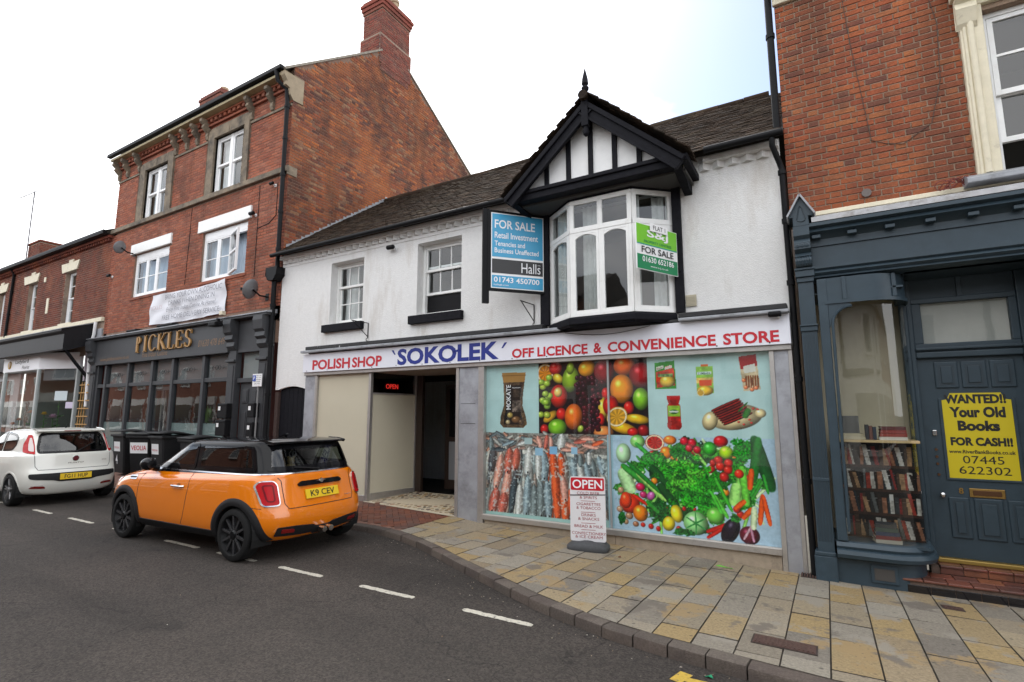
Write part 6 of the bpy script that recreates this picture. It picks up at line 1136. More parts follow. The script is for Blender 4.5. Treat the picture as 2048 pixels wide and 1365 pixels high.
for (a, b, c, d), (A, B, Cc, D) in zip(WF, kst):
    m = (c + d) / 2; wn = lights(fb, 'sash_window', [(a + .04, b - .04, m - .02, d - .04, 2, 2, 0), (a + .04, b - .04, c + .04, m + .02, 2, 2, .03)], FY + .14, UPVC, .035, .022, (a, b, c, d, .045))
    cx = (a + b) / 2; obj('keystone_lintel', MB().prism([(A + .12, Cc), (B - .12, Cc), (B, D - .06), (cx + .16, D - .06), (cx + .18, D + .02), (cx - .18, D + .02), (cx - .16, D - .06), (A, D - .06)], 'y', FY - .04, FY + .03), CREAM, wn, bevel=.01)
    room(wn, a - .3, b + .3, FY + .28, FY + 2, c - .2, d + .2); box('window_sill', a - .05, b + .05, FY - .06, FY + .14, c - .07, c, CREAM, wn)
    curtain(wn, a, b, FY + .3, c, d, CURT, .01, .15)
box('sill_band', -31, FX1 - .05, FY - .08, FY, 4.62, 4.75, CREAM, fb, .01)
for i in range(70): box('dentil', -31 + i * .172, -31 + i * .172 + .09, FY - .09, FY, 7.2, 7.28, BRK_F, fb, 0)
box('eaves_course', FX0, FX1 - .01, FY - .13, FY, 7.28, 7.37, BRK_F, fb); obj('gutter', MB().box(FX0, FX1 - .02, FY - .3, FY - .18, 7.4, 7.5), BLACKM, fb, bevel=.02); box('soffit', FX0, FX1 - .02, FY - .3, FY, 7.37, 7.4, BLACKM, fb)
obj('roof', MB().add([(FX0, FY - .25, 7.48), (FX1, FY - .25, 7.48), (FX1, 11.2, 9.6), (FX0, 11.2, 9.6), (FX1, 15.2, 7.4), (FX0, 15.2, 7.4)], [(0, 1, 2, 3), (3, 2, 4, 5)]), MATS['slate_roof'], fb)
pipe('downpipe', [(-26.95, FY - .2, 7.4), (-27.0, FY - .06, 7.2), (-27.1, FY - .06, 4.7)], .045, fb, BLACKM, (6.5, 5.6))
box('wall_plate', -23.6, -23.42, FY - .03, FY, 5.3, 5.85, CREAM, fb); box('wall_plate', -24.05, -23.9, FY - .03, FY, 6.5, 6.68, CREAM, fb)
chm = chimney(fb, -30.7, -29.4, 8.6, 9.5, 7.8, 9.35, BRK_F, bmf, [], cap=False)
obj('chimney_top', MB().box(-30.75, -29.35, 8.55, 9.55, 9.35, 9.44).box(-30.65, -30.2, 8.65, 9.45, 9.44, 9.52), BRK_F, chm, bevel=.02)
an = thing('tv_aerial', 'thin grey television aerial above the florist chimney', 'aerial', (-29.3, 8.6, 9.4))
AG = mat('aerial_grey', (.12, .12, .13), .5)
obj('mast', MB().tube([(-30.5, 8.5, 8.3), (-30.5, 8.5, 11.9)], .03, 6), AG, an); obj('boom', MB().tube([(-32.0, 8.4, 11.85), (-30.3, 8.55, 11.9)], .02, 6), AG, an)
mb = MB()
for i in range(9): mb.tube([(-31.95 + i * .17, 8.1 + i * .01, 11.86), (-31.95 + i * .17, 8.75 + i * .01, 11.86)], .008, 4)
obj('elements', mb, AG, an, kind='stuff')

# ---------------------------------------------------------------- florist shop front
ff = fb
cz0, cz1, cy = 3.62, 4.3, 6.5
obj('canopy', MB().prism([(FY, 4.62), (cy - .08, 4.3), (cy - .08, 4.24), (cy, 4.16), (cy, 3.69), (cy + .08, 3.67), (FY, 3.95)], 'x', -25.2, -19.45), BLACK, ff, bevel=.01)
obj('canopy_lead', MB().prism([(FY, 4.64), (cy - .1, 4.32), (cy - .1, 4.3), (FY, 4.61)], 'x', -25.25, -19.4), LEAD, ff)
obj('bracket', MB().tube([(-19.55, FY, 2.9), (-19.55, FY - .15, 3.0), (-19.55, FY - .4, 3.3), (-19.55, cy + .1, 3.7)], .05, 8).tube([(-19.55, FY - .03, 2.75), (-19.55, FY - .1, 2.9), (-19.55, FY - .3, 3.2)], .035, 8), BLACKM, ff)
FS = 6.78
SIGNW = mat('florist_sign_white', (.85, .85, .87), .4)
sb = obj('sign_board', MB().prism([(-25.1, FS), (-21.95, FS), (-20.4, FY + .02), (-20.4, FY + .1), (-25.1, FY + .1)], 'z', 3.22, 3.75), SIGNW, ff)
text('lettering', 'Ladybird', (-24.0, FS - .004, 3.44), (1.15, 0, 0), (0, 0, .17), BLACKPR, ff, .01, depth=.002); text('lettering', 'Florist', (-23.35, FS - .004, 3.27), (.62, 0, 0), (0, 0, .12), BLACKPR, ff, 0, depth=.002)
obj('sign_motif', MB().lathe([(.14, -.02), (.14, 0)], (-24.5, FS, 3.46), 'y', 20), mat('motif_yellow', (.55, .33, .04), .4), ff)
obj('sign_motif', MB().prism([(-24.5, 3.34), (-24.38, 3.4), (-24.38, 3.54), (-24.5, 3.6)], 'y', FS - .028, FS - .021), mat('motif_brown', (.25, .12, .03), .4), ff)
FRM = mat('pale_frame', (.5, .54, .53), .35, metal=.2)
for x, y in ((-24.9, FS), (-21.95, FS), (-20.42, FY - .02)): box('post', x - .05, x + .05, y - .02, y + .08, .3, 3.22, FRM, ff, .01)
def fl_pane(p, q, z0, z1, m, name='pane'): return obj(name, MB().add([(p[0], p[1], z0), (q[0], q[1], z0), (q[0], q[1], z1), (p[0], p[1], z1)], [(0, 1, 2, 3)]), m, ff)
fl_pane((-24.85, FS + .03), (-22, FS + .03), .8, 3.22, GLASS); fl_pane((-21.9, FS + .03), (-20.45, FY), .8, 3.22, GLASS)
fl_pane((-21.85, FS + .12), (-20.5, FY + .06), 2.85, 3.22, mat('grey_blind', (.3, .32, .34), .8), 'blind')
obj('stall_riser', MB().prism([(-25, FS), (-21.95, FS), (-20.42, FY), (-20.42, FY + .05), (-25, FY + .05)], 'z', .2, .8), SIGNW, ff)
room(ff, -25.2, -20.2, FY + .15, 10.5, .3, 3.3, mat('florist_interior', (.2, .22, .18), .9), 'interior')
box('lobby_wall', -20.36, -19.75, FY + .3, FY + .4, .3, 3.9, BLACKM, ff); box('lobby_side', -20.0, -19.9, FY - .02, FY + .3, 2.8, 3.9, mat('lobby_pale', (.45, .4, .44), .7), ff)
box('pier', -19.32, -19.0, FY - .05, FY, .25, 4.4, mat('pier_grey', (.28, .29, .31), .6), ff, .01)
obj('white_downpipe', MB().tube([(-19.25, FY - .12, 4.6), (-19.28, FY - .12, 4.2), (-19.5, FY - .1, 3.9), (-19.42, FY - .08, 2.0)], .045, 8), UPVC, ff, smooth=40)
box('left_shop_fascia', -31, -25.3, FY - .35, FY, 3.3, 3.85, BLACK, ff); box('left_shop_wall', -31, -25.2, FY, FY + .1, .2, 4.62, mat('pale_shopfront', (.5, .5, .5), .6), ff); box('left_shop_window', -30, -26, FY - .02, FY - .001, .9, 3.0, mat('dim_glass', (.05, .06, .06), .05), ff)
def note(x, y, z, w, h, col, dirx, label):
    t = tag(obj('paper_notice', MB().add([(x, y, z), (x + w * dirx[0], y + w * dirx[1], z), (x + w * dirx[0], y + w * dirx[1], z + h), (x, y, z + h)], [(0, 1, 2, 3)]), mat('paper_%d' % int(col[0] * 99), col, .8)), label, 'notice')
d_ = Vector((1.45, .49)).normalized()
note(-21.2, 7.03, 2.2, .5, .3, (.6, .68, .7), d_, 'pale paper notice in the florist side window'); note(-20.75, 7.18, 1.95, .28, .2, (.62, .56, .7), d_, 'small lilac notice at the right of the florist window')
def flower(x, y, z0, h, col, r, n, label, name='flower', leafy=True):
    t = thing(name, label, 'flower', (x, y, z0))
    obj('stem', MB().tube([(x, y, z0), (x + .03, y, z0 + h * .6), (x, y, z0 + h)], .012, 6), mat('stem_green', (.06, .16, .03), .6), t)
    mb = MB()
    for ring in range(3):
        for k in range(n):
            a = 2 * math.pi * (k + ring * .5) / n; rr = r * (1 - ring * .28); up = r * (.15 + ring * .3)
            c = Vector((x, y, z0 + h)); d = Vector((math.cos(a), math.sin(a), 0)); s = Vector((-math.sin(a), math.cos(a), 0)) * rr * .45
            mb.add([c, c + d * rr * .6 - s + Vector((0, 0, up * .6)), c + d * rr + Vector((0, 0, up)), c + d * rr * .6 + s + Vector((0, 0, up * .6))], [(0, 1, 2, 3)])
    obj('petals', mb, mat('petal_%d_%d' % (int(col[0] * 99), int(col[1] * 99)), col, .6), t)
    if leafy:
        mb = MB()
        for k in range(14):
            a = random.uniform(0, 6.3); zz = z0 + random.uniform(.2, .85) * h; ln = random.uniform(.1, .22); d = Vector((math.cos(a), math.sin(a), random.uniform(-.2, .5))) * ln; s = Vector((-math.sin(a), math.cos(a), 0)) * ln * .3; c = Vector((x, y, zz))
            mb.add([c, c + d * .5 - s, c + d, c + d * .5 + s], [(0, 1, 2, 3)])
        obj('leaves', mb, mat('stem_green', (.06, .16, .03), .6), t)
flower(-21.3, 7.2, .8, 1.45, (.65, .2, .32), .22, 9, 'large pink rose in the florist side window')
flower(-21.75, 7.0, .8, .95, (.6, .42, .04), .14, 10, 'yellow sunflower in the florist corner window'); flower(-21.5, 7.15, .8, .85, (.55, .35, .45), .18, 8, 'pale pink flower below the large rose')
for i, (x, h, l) in enumerate(((-23.0, 1.0, 'tallest orange flower in the florist front window'), (-24.0, .75, 'middle orange flower in the florist front window'), (-24.5, .6, 'leftmost low orange flower in the florist front window'))): flower(x, 7.05, .8, h, (.6, .2, .03), .13, 9, l)
tr = thing('trellis', 'leaning tan wooden trellis beside the florist doorway', 'trellis', (-19.55, 7.2, .3))
WOOD = mat('tan_wood', (.42, .24, .08), .7, var=.2, scale=15)
for x in (-19.85, -19.68, -19.5, -19.32, -19.18): obj('upright', MB().beam((x, 7.2, .3), (x + .02, 7.23, 2.75), .028, .02, (0, 1, 0)), WOOD, tr)
for i in range(10): z = .5 + i * .24; obj('crossbar', MB().beam((-19.9, 7.18 + i * .002, z), (-19.12, 7.18 + i * .002, z), .02, .035), WOOD, tr)

# ================================================================ BRICK BOOKSHOP (right)
BRK_B = piece_mat('bookshop_brick', [(.30, .085, .04), (.34, .105, .045), (.25, .07, .038), (.37, .12, .05), (.21, .065, .04), (.32, .09, .042), (.28, .08, .04), (.14, .06, .045), (.38, .135, .055)], .85, stain=[(.085, .045, .035), (.33, .1, .04)], stain_scale=1.3, lo=.56, hi=.74, grain=.4, gscale=38, bump=.5, bscale=90, streak=(.11, .05, .033), gain=1.0)
bk = thing('bookshop_building', 'red brick building with slate blue Victorian bookshop front and curved window', 'building', (1.3, FY, 0))
WB = (1.84, 2.95, 4.37, 6.3); SB = (1.63, 3.16, 4.37, 6.6)
mb = MB(); wall_y(mb, -.2, 3.6, 4.1, 8.6, [WB], FY, .25); mb.box(-.2, -.195, FY, 12, 0, 8.6)
mb.box(3.6, 3.61, FY, 12, 0, 8.6)
wall = obj('wall', mb, mat('pale_mortar', (.27, .19, .135), .95, var=.35, scale=40, bump=.3, bscale=150), bk)
pieces(wall, 'brick', brick_items('x', -.2, 3.6, 4.27, 7.2, FY, [SB], 'flemish', bl=.228, jt=.0065), brick_mesh('brick', BRK_B, .009))
box('stone_cornice', -.22, 3.6, FY - .06, FY, 7.22, 7.36, CREAM, bk, .015); box('stone_cornice', -.24, 3.6, FY - .2, FY, 7.361, 7.5, CREAM, bk, .02)
pipe('downpipe', [(-.27, FY - .03, 8.4), (-.27, FY - .03, 5.45)], .045, bk, BLACKM, (7.6, 6.8))
st = MB().box(1.63, 1.84, FY - .06, FY + .1, 4.37, 6.36).box(2.95, 3.16, FY - .06, FY + .1, 4.37, 6.36).box(1.63, 3.16, FY - .061, FY + .1, 6.36, 6.7)
wn = lights(bk, 'sash_window', [(1.9, 2.89, 5.3, 6.24, 1, 2, .0), (1.9, 2.89, 4.76, 5.34, 1, 1, .04)], FY + .1, WHITEP, .05, .03, (1.84, 2.95, 4.37, 6.3, .055))
obj('stone_surround', st, CREAM, wn, bevel=.015); obj('jamb_moulding', MB().tube([(1.72, FY - .07, 4.37), (1.72, FY - .07, 6.34)], .035, 8).tube([(1.67, FY - .06, 4.37), (1.67, FY - .06, 6.34)], .02, 8), CREAM, wn, smooth=50)
for k, (o, a, b) in enumerate(((.1, 6.46, 6.54), (.16, 6.54, 6.62), (.24, 6.62, 6.74))): box('hood', 1.6 - o * .3, 3.2, FY - .06 - o, FY - .03, a, b - .001, CREAM, wn, .012)
obj('hood_bracket', MB().prism([(FY - .06, 6.1), (FY - .1, 6.15), (FY - .16, 6.3), (FY - .13, 6.38), (FY - .24, 6.46), (FY - .06, 6.46)], 'x', 1.6, 1.78), CREAM, wn, bevel=.012)
obj('lead_sill', MB().prism([(FY + .1, 4.37), (FY - .1, 4.36), (FY - .22, 4.3), (FY - .22, 4.24), (FY, 4.24)], 'x', 1.5, 3.2), LEAD, wn, bevel=.01)
room(wn, 1.5, 3.2, FY + .3, FY + 2, 4.2, 6.5, DARK)
obj('lintel_cable', MB().tube([(.55, FY - .012, 7.2), (.6, FY - .014, 6.4), (.68, FY - .013, 5.5), (.72, FY - .014, 5.05), (.86, FY - .014, 4.97), (1.02, FY - .014, 4.92), (1.3, FY - .014, 5.1), (1.42, FY - .014, 5.6), (1.45, FY - .013, 6.3), (1.35, FY - .014, 7.0)], .004, 5), mat('dark_wire', (.05, .03, .02), .6), bk)
mb = MB()
for k in range(4): c = 1.33 + k * .04; mb.tube([(c + .09 * math.cos(a), FY - .12 + .03 * math.sin(2 * a + k), 4.3 + .05 * math.sin(a * (1 + .3 * k))) for a in [j * .5 for j in range(13)]], .005, 5)
tag(obj('wire_coil', mb, mat('red_wire', (.16, .03, .025), .6)), 'tangle of reddish wire lying on the bookshop lead flashing', 'wire')
obj('cream_strip', MB().box(.02, 3.6, FY - .05, FY, 4.215, 4.27), CREAM, bk, bevel=.008)
obj('lead_flashing', MB().prism([(FY - .03, 4.215), (FY - .3, 4.12), (FY - .36, 4.1), (FY - .36, 4.04), (FY, 4.04)], 'x', .03, 3.6), mat('pale_lead', (.42, .42, .43), .55, metal=.2, var=.2, scale=6, stain=(.22, .2, .18), stain_scale=5), bk)
vh = obj('vent_hole', MB().lathe([(.05, -.04), (.05, .0)], (.62, FY, 4.4), 'y', 14), mat('vent_lead', (.12, .1, .09), .6), bk, smooth=40)

# ---------------------------------------------------------------- blue bookshop front
BLUE = mat('slate_blue_paint', (.031, .05, .065), .42, spec=.35, var=.15, scale=5, stain=(.045, .07, .088), stain_scale=3, stain_lo=.55, stain_hi=.8)
bf = bk
XR = 3.6; Y0 = 7.1
box('fascia', 0.0, XR, Y0 + .02, FY, 3.53, 3.78, BLUE, bf, .004)
obj('cornice', MB().prism([(FY, 4.03), (FY - .36, 4.03), (FY - .36, 3.99), (FY - .3, 3.97), (FY - .32, 3.93), (FY - .24, 3.9), (FY - .2, 3.86), (FY - .2, 3.78), (FY, 3.78)], 'x', 0.0, XR), BLUE, bf, smooth=25)
for i in range(8): x = .02 + i * .36; box('cornice_block', x, x + .09, FY - .29, FY - .2, 3.86, 3.9, BLUE, bf, .004)
obj('lower_moulding', MB().prism([(FY, 3.53), (FY - .24, 3.53), (FY - .24, 3.5), (FY - .21, 3.48), (FY - .23, 3.45), (FY - .19, 3.42), (FY - .2, 3.4), (FY - .1, 3.37), (FY, 3.37)], 'x', 0.0, XR), BLUE, bf, smooth=25)
# pilaster with fluting, carved bracket and gabled cap
pl = box('pilaster', -.165, 0, Y0, FY, .2, 3.36, BLUE, bf, .004)
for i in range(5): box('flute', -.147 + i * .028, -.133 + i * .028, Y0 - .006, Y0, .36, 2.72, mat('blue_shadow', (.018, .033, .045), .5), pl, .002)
for z0, z1, o in ((2.76, 2.82, .02), (2.82, 2.84, .035), (1.02, 1.06, .008), (3.36, 3.42, .02), (3.42, 3.5, .045), (3.5, 3.53, .06)): box('moulding', -.165 - o * .4, o * .4, Y0 - o, FY, z0, z1 - .001, BLUE, pl, .006)
box('plinth', -.205, .012, Y0 - .03, FY, -.1, .2, BLUE, pl, .006); box('plinth_cap', -.2, .01, Y0 - .025, FY, .2, .25, BLUE, pl, .012)
pr = [(FY, 4.02), (FY - .36, 4.02), (FY - .36, 3.9), (FY - .32, 3.86), (FY - .34, 3.82), (FY - .34, 3.74), (FY - .28, 3.7), (FY - .3, 3.66)] + [(FY - .24 - .07 * math.cos(a), 3.6 + .07 * math.sin(a)) for a in [R(60 - 30 * k) for k in range(6)]] + [(FY - .2, 3.53), (FY, 3.53)]
cn = obj('carved_bracket', MB().prism(pr, 'x', -.17, .0), BLUE, bf, smooth=25)
for i in range(6): obj('rib', MB().tube([(-.15 + i * .026, FY - .315 + .03 * abs(k - 3) / 3, 3.545 + k * .02) for k in range(7)], .006, 5), BLUE, cn)
for i in range(3): obj('roundel', MB().lathe([(.024, -.008), (.012, -.012), (.02, 0)], (-.135 + i * .05, FY - .34, 3.78), 'y', 12), BLUE, cn)
cp = obj('gabled_cap', MB().prism([(-.2, 4.16), (-.075, 4.38), (.05, 4.16), (.05, 4.13), (.0, 4.13), (.0, 4.02), (-.165, 4.02), (-.165, 4.13), (-.2, 4.13)], 'y', FY - .36, FY), BLUE, bf, bevel=.006)
obj('cap_lead', MB().beam((-.22, FY - .2, 4.14), (-.075, FY - .2, 4.4), .42, .02, (-.5, 0, .3)).beam((.07, FY - .2, 4.14), (-.075, FY - .2, 4.4), .42, .02, (.5, 0, .3)), LEAD, cp)
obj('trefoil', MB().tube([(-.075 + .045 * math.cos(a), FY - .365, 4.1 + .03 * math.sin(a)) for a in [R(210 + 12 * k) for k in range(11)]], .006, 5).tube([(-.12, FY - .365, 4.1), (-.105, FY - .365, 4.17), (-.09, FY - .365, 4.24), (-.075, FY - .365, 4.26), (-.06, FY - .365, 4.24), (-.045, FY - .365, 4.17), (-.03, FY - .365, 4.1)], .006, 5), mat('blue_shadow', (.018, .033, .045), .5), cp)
# curved window
CV = [(.1, Y0), (.5, Y0)] + [(.5 + .38 * math.sin(R(a)), Y0 + .38 - .38 * math.cos(R(a))) for a in range(10, 91, 10)] + [(.885, 7.75)]
inset = lambda o: None
obj('stall_riser', MB().sweep([(.0, Y0)] + CV[1:], [(-.03, -.15), (-.03, .22), (-.2, .22), (-.2, -.15)]), BLUE, bf, smooth=40)
box('riser_vent', .32, .56, Y0 + .015, Y0 + .03, -.02, .16, BLUE, bf, .004); box('riser_vent_hole', .35, .53, Y0 + .01, Y0 + .0149, .01, .13, DARK, bf, 0)
obj('sill_moulding', MB().sweep([(.02, Y0)] + CV[1:], [(.02, .2), (.07, .22), (.085, .26), (.07, .3), (.04, .31), (.055, .34), (.03, .38), (-.0, .39), (-.06, .39), (-.06, .2)]), BLUE, bf, smooth=30)
obj('curved_pane', MB().grid([[(x, y, .39) for x, y in CV], [(x, y, 3.02) for x, y in CV]]), glass('curved_glass', (.9, .92, .9), 1.5, wave=.05), bf, smooth=60)
obj('window_head', MB().sweep(CV, [(.03, 3.08), (.03, 3.37), (-.06, 3.37), (-.06, 3.08)]), BLUE, bf, smooth=30)
obj('head_bead', MB().sweep(CV, [(.05, 3.06), (.05, 3.1), (.03, 3.1), (.03, 3.06)]), BLUE, bf, smooth=30)
for x in (.3, .78): box('head_stile', x - .02, x + .02, Y0 - .05 + (0 if x < .5 else .1), Y0 + .02 + (0 if x < .5 else .1), 3.1, 3.37, BLUE, bf, .006)
box('left_jamb', .03, .13, Y0 - .04, Y0 + .05, .39, 3.37, BLUE, bf, .012)
obj('corner_arch', MB().prism([(.13, 3.06), (.34, 3.06)] + [(.36 - .22 * math.sin(R(a)) , 2.8 + .22 * math.cos(R(a))) for a in range(0, 91, 15)] + [(.13, 2.78)], 'y', Y0 - .035, Y0 + .03), BLUE, bf, bevel=.006)
obj('corner_bead', MB().tube([(.36, Y0 - .04, 3.02)] + [(.36 - .2 * math.sin(R(a)), Y0 - .04, 2.82 + .2 * math.cos(R(a))) for a in range(0, 91, 15)] + [(.15, Y0 - .04, .5)], .016, 6), BLUE, bf, smooth=50)
box('right_post', .86, .93, 7.66, 7.78, .25, 3.37, BLUE, bf, .01)
box('window_back', -.1, .9, 7.85, 7.9, .3, 3.3, mat('cream_blind', (.42, .38, .28), .8, var=.1, scale=3), bf, 0); box('window_floor', .0, .86, Y0 + .05, 7.85, .36, .385, BLUE, bf, 0); box('window_ceiling', .0, .86, Y0 + .05, 7.85, 3.2, 3.22, BLUE, bf, 0)
# printed shelves of books behind the glass and the real books on top
cb = Canvas(.74, 1.07, .006, (40, 28, 22))
pal = [(235, 232, 224), (60, 66, 70), (150, 42, 38), (84, 60, 44), (190, 150, 110), (40, 44, 46), (110, 116, 116), (168, 60, 44), (225, 220, 210), (52, 40, 34), (176, 120, 90), (30, 50, 60)]
for r in range(4):
    z = .02 + r * .265; cb.rect(0, .74, z - .02, z + .235, (24, 18, 16)); x = .0; k = r * 5 % 12
    while x < .73:
        wd = random.uniform(.022, .05); h = random.uniform(.17, .23); c = pal[k % 12]; k += 1 if random.random() < .8 else 3
        lean = random.uniform(-.01, .01) if random.random() < .7 else -.035
        cb.poly([(x, z), (x + wd - .004, z), (x + wd - .004 + lean, z + h), (x + lean, z + h)], c, .3); cb.rect(x + .004, x + wd - .008, z + h * .7, z + h * .73, tuple(min(255, v + 50) for v in c)); x += wd
    cb.rect(0, .74, z - .03, z - .002, (66, 44, 34), .4)
bp = thing('bookshelf_print', 'shelves of old books shown behind the curved bookshop window', 'bookshelf', (.5, 7.42, .39))
print_mesh('printed_sheet', srgb(np.clip(cb.im, 0, 1)) * .42, (.12, 7.4, .39), (.74, 0, 0), (0, 0, 1.07), print_mat('book_print', .6, .2), bp)
box('backing_board', .12, .86, 7.404, 7.42, .39, 1.46, DARK, bp, 0); box('top_board', .1, .88, 7.25, 7.8, 1.462, 1.49, mat('pale_wood', (.45, .33, .17), .6, var=.1), bp)
def book(x, y, z, w, h, d, col, label, rot=0, lying=False):
    t = thing('book', label, 'book', (x, y, z), rot, 'books in the bookshop window', local=True); cm = mat('book_%d_%d_%d' % tuple(int(v * 255) for v in col), col, .5)
    if lying: obj('cover', MB().box(-w / 2, w / 2, -d / 2, d / 2, 0, .006).box(-w / 2, w / 2, -d / 2, d / 2, h - .006, h).box(-w / 2, w / 2, -d / 2, -d / 2 + .006, .006, h - .006), cm, t); obj('pages', MB().box(-w / 2 + .006, w / 2 - .006, -d / 2 + .007, d / 2 - .006, .006, h - .006), mat('pages', (.55, .5, .4), .9), t)
    else: obj('cover', MB().box(-w / 2, w / 2, -d / 2, -d / 2 + .006, 0, h).box(-w / 2, -w / 2 + .005, -d / 2 + .006, d / 2, 0, h).box(w / 2 - .005, w / 2, -d / 2 + .006, d / 2, 0, h), cm, t); obj('pages', MB().box(-w / 2 + .006, w / 2 - .006, -d / 2 + .007, d / 2 - .006, .004, h - .006), mat('pages', (.55, .5, .4), .9), t)
book(.24, 7.36, 1.562, .2, .2, .03, (.03, .035, .035), 'dark upright book displayed face-on above the shelves', .1); book(.25, 7.4, 1.492, .28, .034, .18, (.4, .36, .26), 'lower cream book lying under the dark upright book', 0, True); book(.24, 7.4, 1.527, .26, .033, .17, (.34, .3, .2), 'upper cream book lying under the dark upright book', .1, True)
for i, (c, l) in enumerate((((.03, .03, .035), 'black thin book standing leftmost of the upright trio'), ((.12, .05, .04), 'brown thin book in the middle of the upright trio'), ((.02, .03, .05), 'navy thin book at the right of the upright trio'))): book(.41 + i * .036, 7.38, 1.492, .032, .17 - .012 * i, .14, c, l, .0)
for i, (c, l) in enumerate((((.5, .47, .42), 'white book at the bottom of the top-shelf lying stack'), ((.22, .03, .02), 'red book second in the top-shelf lying stack'), ((.2, .025, .02), 'red book third in the top-shelf lying stack'), ((.08, .015, .015), 'dark red book on top of the top-shelf lying stack'))): book(.65, 7.38, 1.492 + i * .038, .26 - .01 * i, .036, .17, c, l, .03 * i, True)
for i, (c, l) in enumerate((((.3, .28, .24), 'grey book lowest of the stack on the window floor'), ((.12, .02, .02), 'dark red book second from bottom of the floor stack'), ((.02, .03, .06), 'navy book third from bottom of the floor stack'), ((.03, .05, .04), 'green book fourth from bottom of the floor stack'), ((.02, .025, .03), 'black book topmost of the floor stack'))): book(.5, 7.26, .386 + i * .041, .24 - .012 * i, .04, .17, c, l, .15 - .05 * i, True)
# recessed door
DY = 7.75
dd = box('door', .98, 1.92, DY, DY + .05, .2, 2.43, BLUE, bf, .004)
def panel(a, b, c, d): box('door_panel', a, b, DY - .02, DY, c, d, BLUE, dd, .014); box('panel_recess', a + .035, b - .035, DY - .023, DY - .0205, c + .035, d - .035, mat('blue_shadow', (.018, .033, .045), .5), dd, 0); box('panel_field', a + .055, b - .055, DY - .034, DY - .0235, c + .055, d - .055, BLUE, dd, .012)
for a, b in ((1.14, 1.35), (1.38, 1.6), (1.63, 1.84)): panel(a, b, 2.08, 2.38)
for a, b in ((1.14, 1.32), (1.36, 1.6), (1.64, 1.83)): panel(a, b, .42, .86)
YEL = mat('yellow_poster', (.6, .48, .01), .35)
po = thing('wanted_poster', 'yellow WANTED old books poster on the blue bookshop door', 'poster', (1.47, DY - .01, 1.07))
PX = (1.175, 1.775)
obj('sheet', MB().prism([(PX[0], 1.07), (PX[1], 1.07), (PX[1], 1.94), (PX[1] - .05, 1.95), (PX[1] - .08, 2.02), (PX[0] + .08, 2.02), (PX[0] + .05, 1.95), (PX[0], 1.94)], 'y', DY - .006, DY - .001), YEL, po)
for s, a, b, c, d, bo in (('WANTED!!', .04, .93, 1.9, 2.005, .05), ('Your Old', .1, .9, 1.745, 1.865, .05), ('Books', .2, .8, 1.595, 1.71, .05), ('FOR CASH!!', .07, .95, 1.43, 1.525, .05), ('www.RiverBankBooks.co.uk', .03, .97, 1.345, 1.385, .025), ('07445', .22, .8, 1.235, 1.32, 0), ('622302', .15, .88, 1.12, 1.205, 0)):
    text('lettering', s, (PX[0] + a * .6, DY - .0068, c), ((b - a) * .6, 0, 0), (0, 0, d - c), BLACKPR, po, bo, depth=.001)
box('poster_frame', PX[0] - .03, PX[1] + .03, DY - .016, DY - .0005, 1.045, 1.069, BLUE, dd, .004); box('poster_frame', PX[0] - .03, PX[0] - .001, DY - .016, DY - .0005, 1.07, 1.96, BLUE, dd, .004); box('poster_frame', PX[1] + .001, PX[1] + .03, DY - .016, DY - .0005, 1.07, 1.96, BLUE, dd, .004)
BRASS = mat('brass', (.35, .22, .07), .35, metal=.9, var=.3, scale=30)
box('letter_plate', 1.33, 1.63, DY - .012, DY, .87, .965, BRASS, dd, .004); box('letter_flap', 1.36, 1.6, DY - .018, DY - .012, .89, .945, mat('dark_brass', (.12, .06, .03), .4, metal=.7), dd, .004)
box('lock', 1.06, 1.1, DY - .03, DY, 1.54, 1.6, mat('chrome', (.6, .6, .6), .15, metal=1), dd, .006); text('door_number', '8', (1.24, DY - .004, .9), (.04, 0, 0), (0, 0, .065), BRASS, dd, .02, depth=.006)
obj('knob', MB().lathe([(.012, 0), (.012, -.03), (.026, -.04), (.026, -.055), (.012, -.065)], (1.09, DY, .88), 'y', 14), mat('chrome', (.6, .6, .6), .15, metal=1), dd, smooth=40)
for z in (1.38, 1.3, 1.22, 1.1): obj('door_fitting', MB().lathe([(.014, -.015), (.016, 0)], (1.08, DY, z), 'y', 10), mat('dark_brass', (.12, .06, .03), .4, metal=.7), dd)
for x0, x1 in ((.93, .98), (1.92, 2.02)): box('door_jamb', x0, x1, DY - .06, DY + .06, .15, 3.37, BLUE, bf, .01)
box('door_head', .98, 1.92, DY - .06, DY + .06, 2.43, 2.5, BLUE, bf, .012); box('head_bead', .98, 1.92, DY - .08, DY - .06, 2.52, 2.55, BLUE, bf, .008); box('light_rail', .98, 1.92, DY - .04, DY + .06, 2.5, 2.6, BLUE, bf, .008); box('light_rail', .98, 1.92, DY - .04, DY + .06, 3.08, 3.14, BLUE, bf, .008); box('over_panel', .98, 1.92, DY, DY + .05, 3.14, 3.37, BLUE, bf, 0); box('over_stile', 1.42, 1.47, DY - .03, DY, 3.14, 3.37, BLUE, bf, .005)
for x0, x1 in ((.98, 1.07), (1.85, 1.92)): box('light_stile', x0, x1, DY - .038, DY + .06, 2.6, 3.08, BLUE, bf, .008)
obj('transom_light', MB().add([(1.07, DY, 2.6), (1.85, DY, 2.6), (1.85, DY, 3.08), (1.07, DY, 3.08)], [(0, 1, 2, 3)]), GLASS, bf); obj('transom_blind', MB().add([(1.05, DY + .03, 2.6), (1.87, DY + .03, 2.6), (1.87, DY + .03, 3.08), (1.05, DY + .03, 3.08)], [(0, 1, 2, 3)]), mat('pale_transom', (.5, .48, .44), .8, var=.06), bf)
box('recess_ceiling', .9, 3.5, Y0 + .1, DY, 3.37, 3.4, BLUE, bf, 0); box('right_window_post', 2.02, 2.2, Y0, DY + .06, -.1, 3.37, BLUE, bf, .01)
